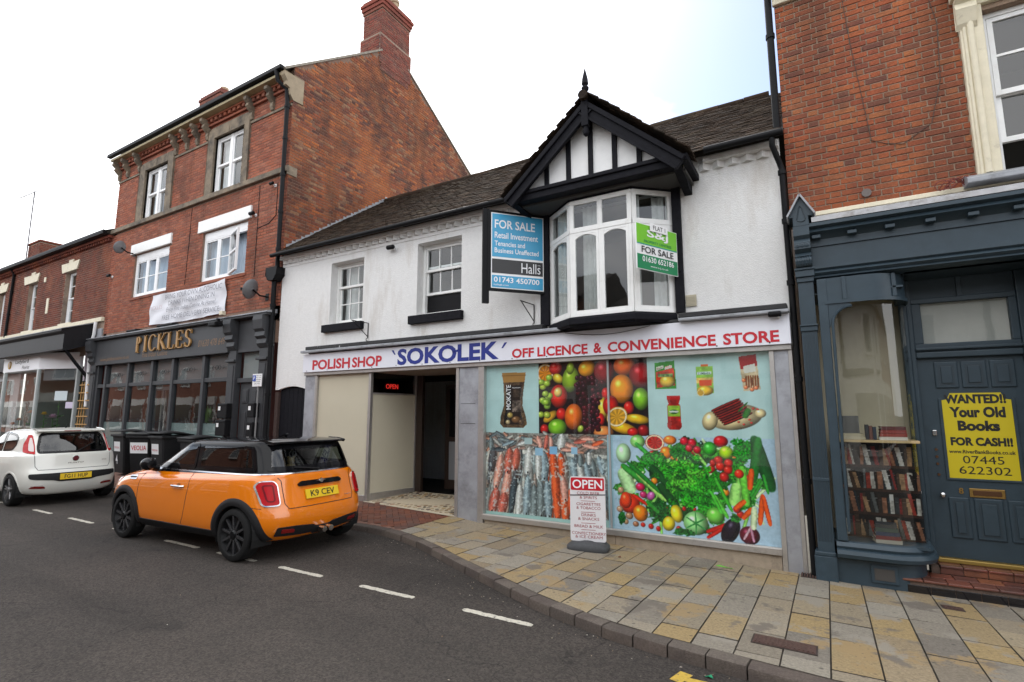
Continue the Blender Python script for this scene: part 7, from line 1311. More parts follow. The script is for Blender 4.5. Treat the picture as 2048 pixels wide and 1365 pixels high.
box('dark_back', -.19, 3.5, 8.3, 8.35, 0, 4.1, DARK, bf, 0)
# tiled doorstep: two steps of red quarry tiles over a dark glazed riser
QT = piece_mat('quarry_tile', [(.16, .05, .035), (.2, .06, .035), (.12, .045, .035), (.24, .085, .04), (.1, .04, .033)], .3, stain=(.05, .03, .027), stain_scale=2.5, lo=.5, hi=.7, grain=.2, bump=.08, spec=.5)
sp = thing('tiled_doorstep', 'glossy red quarry tile doorstep before the blue bookshop door', 'doorstep', (1.4, 7.4, -.1))
CON = mat('step_core', (.13, .09, .07), .9, var=.3, scale=20, bump=.4)
obj('core', MB().box(.6, 2.6, 7.17, 7.75, -.25, .035).box(.9, 2.6, 7.56, 7.75, .035, .125), CON, sp)
for i in range(10):
    x = .575 + i * .2
    box('tile', x, x + .194, 7.145, 7.335, .036, .06, QT, sp, .006); box('tile', x + .09, x + .284, 7.341, 7.53, .036, .06, QT, sp, .004)
    if x > .85: box('tile', x, x + .194, 7.53, 7.6, .126, .15, QT, sp, .006); box('tile', x, x + .194, 7.606, 7.75, .126, .15, QT, sp, .004); box('riser_tile', x, x + .194, 7.545, 7.559, .061, .125, QT, sp, .003)
    box('riser_tile', x + .06, x + .252, 7.155, 7.169, -.12, .0, mat('black_glaze', (.012, .011, .012), .08, var=.3), sp, .003)
obj('ground_edge', MB().box(.55, 2.6, 7.1, 7.15, -.2, -.085), RISER, sp, bevel=.01)
box('door_sill', .98, 1.92, 7.68, 7.78, .151, .2, mat('brass_sill', (.3, .2, .05), .4, metal=.5), bf, .01)

# ================================================================ PARKED CARS (x forward, y left, z up, origin on the ground below the rear axle)
RUBBER = mat('tyre_rubber', (.012, .012, .012), .8, spec=.2, var=.2, scale=40)
TRIM = mat('black_trim', (.014, .014, .015), .6, spec=.25, var=.15, scale=50)
GLOSSB = mat('gloss_black', (.006, .006, .007), .08, spec=.2)
CHROME = mat('chrome', (.6, .6, .6), .15, metal=1)
REDL = mat('red_lens', (.42, .004, .007), .2, spec=.25); CLEARL = mat('pale_lens', (.55, .45, .43), .08, coat=1.); REDR = mat('red_reflector', (.2, .01, .01), .2)
PLATE = mat('yellow_plate', (.75, .5, .02), .35)
INTR = mat('cabin_dark', (.022, .022, .024), .8)
def car_shell(name, rings, split, paints, root, sub=3):
    """rings from sill to roof (xr, xf, half width, z rear, z front); ring columns run from the rear centre round one side to the front centre"""
    RE = [(0, 0), (.38, .008), (.70, .045), (.92, .17)]; FR = [(.93, .34), (.74, .14), (.42, .035), (0, 0)]; TS = [.05, .16, .28, .40, .52, .64, .76, .87, .95]
    V = []; nc = len(RE) + len(TS) + len(FR)
    for xr, xf, w, zr, zf in rings:
        k = min(1, (xf - xr) / 2.6)
        for f, dx in RE: V.append((xr + dx * k, w * f, zr))
        a, b = xr + .32 * k, xf - .45 * k
        for t in TS: V.append((a + (b - a) * t, w * (1 - .012 * (2 * t - 1) ** 2), zr + (zf - zr) * t))
        for f, dx in FR: V.append((xf - dx * k, w * f, zf))
    bm = bmesh.new(); vs = [bm.verts.new(v) for v in V]; ms = [bm.verts.new((x, -y, z)) for x, y, z in V]
    for r in range(len(rings) - 1):
        for c in range(nc - 1):
            i = [r * nc + c, r * nc + c + 1, (r + 1) * nc + c + 1, (r + 1) * nc + c]
            for q in ([vs[j] for j in i], [ms[j] for j in reversed(i)]):
                try: f = bm.faces.new(q); f.material_index = r
                except ValueError: pass
    bmesh.ops.remove_doubles(bm, verts=bm.verts, dist=.0005); bmesh.ops.recalc_face_normals(bm, faces=bm.faces)
    me = bpy.data.meshes.new(name + '_cage'); bm.to_mesh(me); bm.free()
    for _ in rings: me.materials.append(None)
    o = bpy.data.objects.new('tmp', me); C.objects.link(o); s = o.modifiers.new('s', 'SUBSURF'); s.levels = s.render_levels = sub
    bpy.context.view_layer.update(); m2 = bpy.data.meshes.new_from_object(o.evaluated_get(bpy.context.evaluated_depsgraph_get())); bpy.data.objects.remove(o)
    vs = [v.co.copy() for v in m2.vertices]; fs = [(tuple(p.vertices), p.material_index, p.center.copy(), p.normal.copy()) for p in m2.polygons]; bpy.data.meshes.remove(m2)
    bvh = BVHTree.FromPolygons(vs, [f[0] for f in fs]); return vs, fs, bvh
def sub_mesh(name, vs, fs, m, root):
    idx = {}; v = []; F = []
    for f in fs:
        q = []
        for i in f[0]:
            if i not in idx: idx[i] = len(v); v.append(vs[i])
            q.append(idx[i])
        F.append(tuple(q))
    mb = MB(); mb.add(v, F); return obj(name, mb, m, root, smooth=50)
class Drape:
    def __init__(s, bvh, axis, sgn): s.b = bvh; s.axis = axis; s.sgn = sgn
    def __call__(s, u, v):
        if s.axis == 'side': o = Vector((u, 3 * s.sgn, v)); d = Vector((0, -s.sgn, 0))
        elif s.axis == 'rear': o = Vector((-4, u, v)); d = Vector((1, 0, 0))
        elif s.axis == 'front': o = Vector((8, u, v)); d = Vector((-1, 0, 0))
        else: o = Vector((u, v, 4)); d = Vector((0, 0, -1))
        loc, n, _, _ = s.b.ray_cast(o, d)
        if loc is None:
            q = {'side': Vector((u, .8 * s.sgn, v)), 'rear': Vector((-.5, u, v)), 'front': Vector((3.2, u, v)), 'top': Vector((u, v, 1.3))}[s.axis]; loc, n, _, _ = s.b.find_nearest(q)
        if n.dot(d) > 0: n = -n
        return loc, n
def subdiv(pts, step, closed=True):
    out = []; n = len(pts)
    for i in range(n if closed else n - 1):
        a, b = Vector(pts[i]), Vector(pts[(i + 1) % n]); k = max(1, int((b - a).length / step)); out += [a + (b - a) * j / k for j in range(k)]
    if not closed: out.append(Vector(pts[-1]))
    return out
def rounded(pts, r, n=4):
    out = []; m = len(pts)
    for i in range(m):
        p, a, b = Vector(pts[i]), Vector(pts[i - 1]), Vector(pts[(i + 1) % m]); u = (a - p); v = (b - p); rr = min(r, u.length * .45, v.length * .45); A = p + u.normalized() * rr; B = p + v.normalized() * rr
        for k in range(n + 1): t = k / n; out.append(tuple(A * (1 - t) ** 2 + p * 2 * t * (1 - t) + B * t * t))
    return out
def patch(name, poly, dr, off, m, parent, step=.035, skirt=.008):
    b = subdiv(poly, step); bp = [(q.x, q.y) for q in b]; x0, x1 = min(q[0] for q in bp), max(q[0] for q in bp); y0, y1 = min(q[1] for q in bp), max(q[1] for q in bp); pts = list(b)
    x = x0 + step
    while x < x1:
        y = y0 + step
        while y < y1:
            if inpoly(x, y, bp) and min((Vector((x, y)) - q).length for q in b) > step * .5: pts.append(Vector((x, y)))
            y += step
        x += step
    r = delaunay_2d_cdt(pts, [], [list(range(len(b)))], 1, 1e-5)
    V = []; 
    for q in r[0]: p, n = dr(q.x, q.y); V.append((p, n))
    mb = MB(); flip = dr.axis == 'side' and dr.sgn > 0 or dr.axis == 'rear'
    fs = []
    for f in r[2]:
        a = V[f[0]][0]; nn = (V[f[1]][0] - a).cross(V[f[2]][0] - a); fs.append(tuple(f) if nn.dot(V[f[0]][1]) > 0 else tuple(reversed(f)))
    mb.add([p + n * off for p, n in V], fs)
    if skirt:
        k = len(b); bot = []; base = len(mb.v)
        for q in b: p, n = dr(q.x, q.y); bot += [p + n * off, p + n * (off - skirt)]
        mb.add(bot, [(2 * i, 2 * ((i + 1) % k), 2 * ((i + 1) % k) + 1, 2 * i + 1) for i in range(k)])
    return obj(name, mb, m, parent, smooth=50)
def ribbon(name, pts, w, dr, off, m, parent, closed=False, step=.03):
    p = subdiv(pts, step, closed); n = len(p); rows = []
    for i in range(n):
        a = p[i - 1] if (i or closed) else p[i]; b = p[(i + 1) % n] if (i < n - 1 or closed) else p[i]; d = (b - a).normalized(); s = Vector((-d.y, d.x)) * w / 2; r = []
        for q, e in ((p[i] - s, -.003), (p[i] - s, off), (p[i] + s, off), (p[i] + s, -.003)): P, nn = dr(q.x, q.y); r.append(P + nn * e)
        rows.append(r)
    if closed: rows.append(rows[0])
    return obj(name, MB().grid(rows), m, parent, smooth=50)
def band(name, outer, inner, dr, off, m, parent, closed=True, thick=.0):
    rows = []
    for o, i in zip(outer, inner):
        r = []
        for t, e in ((0, -.004), (0, off), (.33, off + thick), (.66, off + thick), (1, off), (1, -.02)):
            q = Vector(o) * (1 - t) + Vector(i) * t; P, n = dr(q.x, q.y); r.append(P + n * e)
        rows.append(r)
    if closed: rows.append(rows[0])
    return obj(name, MB().grid(rows), m, parent, smooth=50)
def inset_poly(poly, d):
    n = len(poly); c = [Vector(p) for p in poly]; area = sum(c[i].x * c[(i + 1) % n].y - c[(i + 1) % n].x * c[i].y for i in range(n)); s = 1 if area > 0 else -1; out = []
    for i in range(n):
        a = (c[i] - c[i - 1]).normalized(); b = (c[(i + 1) % n] - c[i]).normalized(); n1 = Vector((-a.y, a.x)) * s; n2 = Vector((-b.y, b.x)) * s; m_ = n1 + n2; m_ = m_.normalized() if m_.length > .01 else n1; out.append(tuple(c[i] + m_ * d / max(.5, m_.dot(n1))))
    return out
def wheel(root, x, y, r, sgn, rimm, spokes, capm, wid=.2, name='wheel'):
    h = wid / 2; c = (x, y, r)
    w = obj(name, MB().lathe([(r * .72, -h * .9), (r * .76, -h), (r * .9, -h), (r * .965, -h * .88), (r, -h * .6), (r, h * .6), (r * .965, h * .88), (r * .9, h), (r * .76, h), (r * .72, h * .9)], c, 'y', 40, caps=False), RUBBER, root, smooth=35)
    obj('rim', MB().lathe([(r * .05, sgn * h * .2), (r * .66, sgn * h * .2), (r * .71, sgn * h * .5), (r * .735, sgn * h * .93), (r * .765, sgn * h * .96), (r * .775, sgn * h * .9)], c, 'y', 40, caps=False), mat('rim_dark', (.01, .01, .011), .4), w, smooth=35)
    for k in range(spokes[0]):
        a0 = 2 * math.pi * k / spokes[0] + .2
        for da in spokes[2]:
            a = a0 + da; u = Vector((math.cos(a), 0, math.sin(a))); t = Vector((-math.sin(a), 0, math.cos(a))); cc = Vector(c); yo = Vector((0, sgn, 0))
            i, o = cc + u * r * .1 + yo * h * .78, cc + u * r * .735 + yo * h * .84; wi, wo = t * spokes[1], t * spokes[1] * .75; dn = yo * -.03
            obj('spoke', MB().add([i - wi, i + wi, o + wo, o - wo, i - wi + dn, i + wi + dn, o + wo + dn, o - wo + dn], [(0, 1, 2, 3), (0, 4, 5, 1), (1, 5, 6, 2), (2, 6, 7, 3), (3, 7, 4, 0)]), spokes[3] if len(spokes) > 3 else rimm, w, bevel=.003)
    obj('hub_cap', MB().lathe([(.001, sgn * h * .95), (r * .14, sgn * h * .93), (r * .2, sgn * h * .7)], c, 'y', 20), capm, w, smooth=40)
    return w
def wheel_well(root, x, y, r, sgn, d=.28):
    rows = []
    for k in range(15):
        a = R(-20 + 220 * k / 14); rows.append([(x + r * math.cos(a), y, .3 + r * math.sin(a)), (x + r * math.cos(a), y - sgn * d, .3 + r * math.sin(a)), (x, y - sgn * d, .3)])
    return obj('wheel_well', MB().grid(rows), mat('wheel_well_black', (.006, .006, .006), .9), root)
def seats(root, spec):
    for x, y, z, w, h in spec:
        mb = MB().prism([(x - .05, z - .35), (x + .12, z - .35), (x - .02, z + h), (x - .12, z + h)], 'y', y - w / 2, y + w / 2)
        s = obj('seat', mb, INTR, root, bevel=.04, seg=3); obj('head_rest', MB().box(x - .14, x - .04, y - .12, y + .12, z + h + .04, z + h + .2).tube([(x - .09, y - .05, z + h - .03), (x - .09, y - .05, z + h + .06)], .008, 6).tube([(x - .09, y + .05, z + h - .03), (x - .09, y + .05, z + h + .06)], .008, 6), INTR, s, bevel=.03, seg=3)
def open_shell(fs, arches, holes, rear=None, front=None):
    keep = []
    for f in fs:
        c, n = f[2], f[3]
        if any(abs(c.y) > .5 and (c.x - ax) ** 2 + (c.z - az) ** 2 < ar * ar for ax, az, ar in arches): continue
        if abs(n.y) > .35 and any(inpoly(c.x, c.z, h) for h in holes): continue
        if rear and n.x < -.25 and inpoly(c.y, c.z, rear): continue
        if front and n.x > .25 and c.x < 2.4 and inpoly(c.y, c.z, front): continue
        keep.append(f)
    return keep
circ = lambda cx, cz, r, n=16, a0=0, a1=360: [(cx + r * math.cos(R(a0 + (a1 - a0) * k / n)), cz + r * math.sin(R(a0 + (a1 - a0) * k / n))) for k in range(n + (0 if a1 - a0 == 360 else 1))]
def glazing(name, poly, dr, root, frit=.045, m=None):
    p = rounded(poly, .05); g = patch(name, p, dr, .006, m or CARGLASS, root, .05, .004); q = subdiv(p, .04); q = [(a.x, a.y) for a in q]
    band('window_seal', q, inset_poly(q, frit), dr, .0075, GLOSSB, g)
    return g

# ---------------------------------------------------------------- orange hatchback
ORANGE = mat('orange_paint', (.74, .185, .0), .22, spec=.5, coat=1., var=.02)
mini = thing('orange_hatchback', 'orange three-door hatchback with black roof parked before the beige panel', 'car', (-6.36, 4.86, 0), R(180 - 1.6) + R(3.2), 'cars parked along the kerb', local=True)
del mini['group']
rings = [(-.40, 3.0, 0, .21, .2), (-.40, 3.05, .60, .21, .2), (-.47, 3.18, .80, .215, .2), (-.575, 3.26, .865, .33, .32), (-.60, 3.29, .875, .48, .48), (-.575, 3.285, .874, .60, .60), (-.525, 3.25, .868, .72, .71), (-.475, 3.15, .855, .88, .80), (-.455, 3.05, .832, .965, .845),
         (-.44, 2.98, .80, .99, .875), (-.435, 2.6, .788, .998, .945), (-.43, 2.3, .775, 1.0, .985), (-.345, 1.98, .742, 1.17, 1.15), (-.25, 1.66, .708, 1.335, 1.31), (-.215, 1.53, .688, 1.378, 1.357), (-.15, 1.42, .62, 1.402, 1.388), (.05, 1.25, .33, 1.415, 1.402), (.1, 1.2, 0, 1.418, 1.402)]
vs, fs, bvh = car_shell('mini', rings, 0, None, mini)
dg1 = [(2.0, 1.03), (1.56, 1.315), (1.42, 1.335), (1.03, 1.345), (.98, 1.02)]; qg = [(.93, 1.02), (.96, 1.355), (.12, 1.355), (-.05, 1.335), (-.19, 1.035)]
rg = [(-.66, 1.035), (.66, 1.035), (.605, 1.27), (.56, 1.33), (-.56, 1.33), (-.605, 1.27)]; wsg = [(-.6, 1.04), (.6, 1.04), (.52, 1.3), (-.52, 1.3)]
keep = open_shell(fs, [(0, .305, .35), (2.495, .305, .35)], [inset_poly(dg1, .025), inset_poly(qg, .025)], inset_poly(rg, .03), inset_poly(wsg, .03))
body = sub_mesh('body', vs, [f for f in keep if f[1] < 10 or (f[1] == 10 and f[2].x > 1.9)], ORANGE, mini)
sub_mesh('roof', vs, [f for f in keep if not (f[1] < 10 or (f[1] == 10 and f[2].x > 1.9))], GLOSSB, mini)
obj('cabin_trim', MB().box(-.25, 2.2, -.7, .7, .5, .97), INTR, mini)
seats(mini, [(1.1, .36, 1.0, .5, .18), (1.1, -.36, 1.0, .5, .18), (.3, .33, .95, .5, .12), (.3, -.33, .95, .5, .12)])
obj('steering_wheel', MB().tube([(1.78 + .06 * math.sin(a), -.36 + .17 * math.cos(a), 1.02 + .15 * math.sin(a)) for a in [k * .4 for k in range(16)]], .014, 6), INTR, mini)
mini.scale = (1.035, 1.02, 1.03); REAR = Drape(bvh, 'rear', 1)
for s in (1, -1):
    D = Drape(bvh, 'side', s)
    glazing('door_glass', dg1, D, mini); glazing('quarter_glass', qg, D, mini)
    for ax in (0, 2.495):
        o = circ(ax, .305, .425, 28, -6, 186); i = circ(ax, .305, .335, 28, -6, 186); band('arch_trim', o, i, D, .008, TRIM, mini, False, .012)
        wheel(mini, ax, s * .765, .305, s, mat('black_rim', (.03, .03, .032), .25), (10, .016, (0,)), GLOSSB); wheel_well(mini, ax, s * .84, .35, s)
    patch('side_sill', [(.40, .2), (.42, .32), (2.07, .32), (2.1, .2)], D, .014, TRIM, mini, .06, .03)
    ribbon('beltline_chrome', [(-.25, 1.0), (.1, .998), (1.0, .99), (1.95, .985)], .016, D, .005, CHROME, mini)
    dseam = mat('panel_gap', (.01, .006, .003), .8)
    ribbon('door_gap', [(.98, .985), (.97, .8), (1.0, .55), (1.03, .42), (1.08, .33)], .008, D, .0015, dseam, mini); ribbon('door_gap', [(2.12, .93), (2.16, .75), (2.15, .5), (2.1, .36), (2.04, .33)], .008, D, .0015, dseam, mini); ribbon('bonnet_gap', [(2.1, .9), (2.5, .87), (2.9, .82)], .007, D, .0015, dseam, mini)
    ribbon('bumper_gap', [(-.38, .62), (-.2, .64), (-.1, .66)], .006, D, .0015, dseam, mini)
    p, n = D(1.2, .80); hd = obj('door_handle', MB().tube([p + Vector((-.13, 0, -.004)), p + Vector((-.1, s * .035, 0)), p + Vector((.08, s * .038, .002)), p + Vector((.12, 0, 0))], .014, 8), CHROME, mini, smooth=40)
    obj('handle_cup', MB().lathe([(.05, 0), (.001, -.001)], p + Vector((-.02, s * .002, -.015)), 'y', 16), mat('orange_cup', (.3, .09, .003), .4), hd)
    sc = patch('side_badge', rounded([(2.24, .82), (2.42, .815), (2.46, .86), (2.26, .875)], .02), D, .008, CHROME, mini, .03); ribbon('badge_slot', [(2.27, .848), (2.43, .84)], .016, D, .011, TRIM, sc)
    obj('mirror', MB().lathe([(.001, -.1), (.055, -.095), (.085, -.05), (.088, .02), (.07, .07), (.001, .075)], (1.82, s * .93, 1.055), 'x', 18), GLOSSB, mini, smooth=50)
    obj('mirror_foot', MB().tube([(1.84, s * .79, .99), (1.83, s * .86, 1.0), (1.82, s * .9, 1.03)], [.05, .04, .045], 8), GLOSSB, mini, smooth=50)
    # tail lamp with chrome surround
    tl = rounded([(s * .59, .64), (s * .765, .64), (s * .785, .88), (s * .745, .93), (s * .625, .93), (s * .59, .88)], .05)
    t = patch('tail_lamp', tl, REAR, .016, CHROME, mini, .03, .03); inn = inset_poly([(a, b) for a, b in tl], .013); patch('lens', inn, REAR, .024, REDL, t, .03, .012)
    q = rounded(inset_poly([(s * .59, .64), (s * .765, .64), (s * .785, .88), (s * .745, .93), (s * .625, .93), (s * .59, .88)], .055), .03); ribbon('lens_ring', q, .014, REAR, .028, mat('dark_red_lens', (.16, .002, .004), .2, spec=.25), t, True)
    patch('rear_reflector', rounded([(s * .42, .325), (s * .58, .335), (s * .58, .375), (s * .43, .365)], .012), REAR, .02, REDR, mini, .03)
    obj('exhaust_pipe', MB().lathe([(.036, -.08), (.038, .02), (.032, .025), (.03, -.05), (.001, -.05)], (-.585, s * .052 + .0, .30), 'x', 18), CHROME, mini, smooth=40)
    obj('headlamp', MB().lathe([(.1, -.12), (.11, -.02), (.09, .02), (.001, .04)], (3.05, s * .6, .7), 'x', 18), CLEARL, mini, smooth=40)
ribbon('rear_chrome', [(-.7, 1.002), (-.4, .998), (.4, .998), (.7, 1.002)], .014, REAR, .005, CHROME, mini); glazing('rear_glass', rg, REAR, mini, .05); glazing('windscreen', wsg, Drape(bvh, 'front', 1), mini, .05)
obj('roof_spoiler', MB().prism([(.0, 1.402), (-.16, 1.397), (-.285, 1.378), (-.295, 1.366), (-.275, 1.352), (-.12, 1.355)], 'y', -.57, .57), GLOSSB, mini, bevel=.02, seg=3)
obj('aerial', MB().prism([(.35, 1.41), (.25, 1.41), (.22, 1.455), (.24, 1.455)], 'y', -.02, .02), GLOSSB, mini, bevel=.008)
ribbon('tailgate_gap', [(-.6, .99), (-.545, .92), (-.54, .66), (-.5, .6), (.5, .6), (.54, .66), (.545, .92), (.6, .99)], .009, REAR, .0015, dseam, mini)
hs = patch('handle_strip', rounded([(-.33, .835), (.33, .835), (.35, .865), (.3, .895), (-.3, .895), (-.35, .865)], .02), REAR, .022, GLOSSB, mini, .03, .03)
p, n = REAR(0, .878); em = obj('emblem', MB().lathe([(.001, -.012), (.028, -.01), (.03, 0)], p + n * .026, 'x', 18), CHROME, hs, smooth=40)
for s in (1, -1):
    for k in range(3): ribbon('emblem_wing', [(s * .02, .874 + k * .006), (s * (.075 - k * .012), .882 + k * .0035 - .002)], .0045, REAR, .028, CHROME, hs)
P0, n = REAR(0, .735); pn = Vector((n.x, 0, n.z)).normalized()
def plate(root, P0, pn, w, h, s, label_m=BLACKPR):
    u = Vector((0, -1, 0)); v = u.cross(pn) * -1; v = pn.cross(u); c = P0 + pn * .02
    q = [c - u * w / 2 - v * h / 2, c + u * w / 2 - v * h / 2, c + u * w / 2 + v * h / 2, c - u * w / 2 + v * h / 2]
    pl = obj('number_plate', MB().add([*q, *[a - pn * .016 for a in q]], [(0, 1, 2, 3), (0, 4, 5, 1), (1, 5, 6, 2), (2, 6, 7, 3), (3, 7, 4, 0)]), PLATE, root)
    text('registration', s, c - u * w * .37 - v * h * .34 + pn * .0008, u * w * .74, v * h * .68, label_m, pl, .015, depth=.001)
    return pl
plate(mini, P0, pn, .52, .115, 'K9 CEV')
text('model_script', 'Cooper S', REAR(-.36, .655)[0] + Vector((-.012, .0, 0)), (0, -.12, 0), (.004, 0, .022), CHROME, mini, .01, .2, .002)
patch('bumper_insert', rounded([(-.64, .30), (-.3, .275), (-.13, .275), (-.12, .25), (.12, .25), (.13, .275), (.3, .275), (.64, .30), (.63, .4), (.4, .395), (.15, .37), (.1, .345), (-.1, .345), (-.15, .37), (-.4, .395), (-.63, .4)], .02), REAR, .012, TRIM, mini, .04, .02)
# ribbon('exhaust_trim', [(-.15, .27), (-.14, .34), (-.09, .362), (.09, .362), (.14, .34), (.15, .27)], .03, REAR, .02, ORANGE, mini)
wp = obj('rear_wiper', MB().tube([REAR(-.02, 1.03)[0] + Vector((-.03, 0, 0)), REAR(.35, 1.07)[0] + Vector((-.03, 0, 0))], .008, 6), TRIM, mini)
# things behind the rear glass: soft toy and papers on the parcel shelf
ty = thing('soft_toy', 'small spotted soft toy behind the orange car rear window', 'toy', (-6.15, 4.62, 1.0))
obj('body', MB().lathe([(.001, -.07), (.05, -.05), (.06, 0), (.05, .05), (.001, .07)], (-6.15, 4.62, 1.07), 'z', 14), mat('toy_fur', (.45, .3, .14), .9, var=.5, scale=40), ty, smooth=60)
obj('head', MB().lathe([(.001, -.045), (.04, -.03), (.048, 0), (.04, .03), (.001, .045)], (-6.15, 4.62, 1.17), 'z', 14).lathe([(.015, 0), (.018, .02), (.001, .03)], (-6.15, 4.58, 1.2), 'z', 8).lathe([(.015, 0), (.018, .02), (.001, .03)], (-6.15, 4.66, 1.2), 'z', 8), mat('toy_fur', (.45, .3, .14), .9), ty, smooth=60)

# ================================================================ the terrace across the street, behind the viewer (seen only as reflections and as a limit to the sky)
ot = bpy.data.objects.new('opposite_terrace', None); C.objects.link(ot); ot.location = (-8, -5.4, 0); ORG[ot.name] = Vector((-8, -5.4, 0)); ot['kind'] = 'structure'
OB = mat('opposite_brick', (.2, .085, .055), .9, var=.3, scale=9); OW = mat('opposite_white', (.55, .53, .5), .7); OG = mat('opposite_glass', (.03, .035, .04), .08)
obj('wall', MB().box(-90, -17, -12, -5.4, -.2, 5.6).box(-16.9, -8, -12, -5.5, -.2, 6.4).box(8, 20, -12, -5.4, -.2, 5.4), OB, ot)
obj('white_wall', MB().box(-7.9, 7.9, -12, -5.4, -.2, 5.2), OW, ot)
mb = MB()
for a, b, z in ((-90, -17, 5.6), (-16.9, -8, 6.4), (-7.9, 7.9, 5.2), (8, 20, 5.4)): mb.prism([(-5.1, z), (-8.7, z + 1.8), (-12.3, z)], 'x', a, b)
obj('roof', mb, mat('opposite_roof', (.06, .05, .045), .9), ot)
for i in range(32):
    x = -83.7 + i * 3.2
    if abs(x + 17) < .9 or abs(x + 8) < .9 or abs(x - 8) < .9: continue
    fy_ = -5.4 if not -16.9 < x < -8 else -5.5; wn = obj('window', MB().box(x - .55, x + .55, fy_ + .005, fy_ + .06, 3.6, 5.0), OW, ot); obj('pane', MB().box(x - .47, x - .03, fy_ + .062, fy_ + .07, 3.7, 4.9).box(x + .03, x + .47, fy_ + .062, fy_ + .07, 3.7, 4.9), OG, wn)
    sf_ = obj('shop_window', MB().box(x - 1.3, x + 1.3, fy_ + .005, fy_ + .1, .5, 2.9), OW, ot); obj('pane', MB().box(x - 1.2, x + 1.2, fy_ + .101, fy_ + .11, .7, 2.4), OG, sf_)
for x in (-6, -3, 1, 4.5): obj('timber', MB().box(x - .08, x + .08, -5.39, -5.34, 3.0, 5.5).box(x - .08, x + 2.2, -5.385, -5.345, 3.0, 3.16), BLACKW, ot)

# ---------------------------------------------------------------- white hatchback
WHITEC = mat('white_car_paint', (.72, .72, .66), .3, coat=1., var=.02)
pun = thing('white_hatchback', 'white hatchback with black bumper insert parked behind the wheelie bins', 'car', (-13.8, 4.86, 0), R(180), local=True)
rings = [(-.5, 3.2, 0, .2, .2), (-.50, 3.25, .60, .2, .2), (-.56, 3.35, .79, .22, .2), (-.63, 3.41, .835, .36, .34), (-.655, 3.43, .845, .50, .46), (-.64, 3.42, .847, .62, .58), (-.575, 3.37, .846, .72, .68), (-.555, 3.28, .838, .85, .76), (-.54, 3.12, .82, .955, .83),
         (-.53, 2.95, .80, .985, .89), (-.52, 2.65, .785, 1.0, .96), (-.51, 2.45, .77, 1.01, .99), (-.40, 2.05, .72, 1.19, 1.17), (-.27, 1.6, .67, 1.365, 1.34), (-.20, 1.45, .635, 1.425, 1.405), (-.06, 1.3, .53, 1.47, 1.455), (.1, 1.15, .3, 1.49, 1.475), (.1, 1.1, 0, 1.495, 1.48)]
vs, fs, bvh = car_shell('punto', rings, 0, None, pun)
dg1 = [(2.2, 1.03), (1.6, 1.36), (1.4, 1.395), (1.0, 1.405), (.82, 1.02)]; qg = [(.76, 1.02), (.94, 1.405), (.45, 1.375), (.26, 1.3), (.2, 1.15), (.3, 1.05)]
rg = [(-.585, 1.0), (.585, 1.0), (.585, 1.12), (.53, 1.34), (.48, 1.395), (-.48, 1.395), (-.53, 1.34), (-.585, 1.12)]; wsg = [(-.62, 1.06), (.62, 1.06), (.53, 1.38), (-.53, 1.38)]
keep = open_shell(fs, [(0, .305, .34), (2.51, .305, .34)], [inset_poly(dg1, .025), inset_poly(qg, .025)], inset_poly(rg, .03), inset_poly(wsg, .03))
sub_mesh('body', vs, keep, WHITEC, pun); obj('cabin_trim', MB().box(-.3, 2.3, -.7, .7, .5, .97), INTR, pun)
seats(pun, [(1.15, .36, 1.0, .5, .22), (1.15, -.36, 1.0, .5, .22), (.25, .33, .95, .5, .16), (.25, -.33, .95, .5, .16)])
REAR = Drape(bvh, 'rear', 1); dseam = mat('white_panel_gap', (.12, .12, .115), .8)
for s in (1, -1):
    D = Drape(bvh, 'side', s); glazing('door_glass', dg1, D, pun); glazing('quarter_glass', qg, D, pun)
    for ax in (0, 2.51):
        band('arch_lip', circ(ax, .305, .36, 28, -8, 188), circ(ax, .305, .322, 28, -8, 188), D, .004, WHITEC, pun, False, .004)
        wheel(pun, ax, s * .745, .305, s, mat('silver_rim', (.3, .3, .31), .35, metal=.8), (5, .014, (-.14, .14), mat('silver_spoke', (.45, .45, .46), .3, metal=.9)), mat('dark_hub', (.1, .1, .1), .3)); wheel_well(pun, ax, s * .82, .35, s)
    ribbon('door_gap', [(.8, 1.0), (.78, .8), (.8, .5), (.86, .32)], .008, D, .0015, dseam, pun); ribbon('door_gap', [(2.2, .95), (2.22, .7), (2.18, .4)], .008, D, .0015, dseam, pun)
    obj('mirror', MB().lathe([(.001, -.09), (.055, -.08), (.085, -.03), (.08, .04), (.001, .08)], (2.0, s * .93, 1.05), 'x', 16).tube([(2.0, s * .76, 1.0), (2.0, s * .9, 1.04)], .035, 8), WHITEC, pun, smooth=50)
    p, n = D(1.0, .8); obj('door_handle', MB().tube([p + Vector((-.1, 0, 0)), p + Vector((-.07, s * .03, 0)), p + Vector((.07, s * .03, 0)), p + Vector((.1, 0, 0))], .013, 8), WHITEC, pun, smooth=40)
    tl = rounded([(s * .615, .985), (s * .735, 1.02), (s * .70, 1.18), (s * .635, 1.36), (s * .60, 1.36), (s * .60, 1.14)], .03)
    t = patch('tail_lamp', tl, REAR, .012, REDL, pun, .03, .02); patch('clear_lens', rounded([(s * .622, 1.035), (s * .68, 1.05), (s * .665, 1.16), (s * .63, 1.3), (s * .612, 1.3), (s * .612, 1.14)], .02), REAR, .016, CLEARL, t, .03, .008)
    patch('fog_lamp', rounded([(s * .45, .335), (s * .68, .35), (s * .66, .375), (s * .6, .39), (s * .47, .375)], .015), REAR, .01, REDR, pun, .03); patch('fog_lamp_top', rounded([(s * .48, .378), (s * .62, .392), (s * .66, .378), (s * .66, .40), (s * .5, .40)], .008), REAR, .0125, CLEARL, pun, .03)
    obj('headlamp', MB().lathe([(.1, -.15), (.12, -.02), (.001, .04)], (3.15, s * .62, .72), 'x', 16), CLEARL, pun, smooth=40)
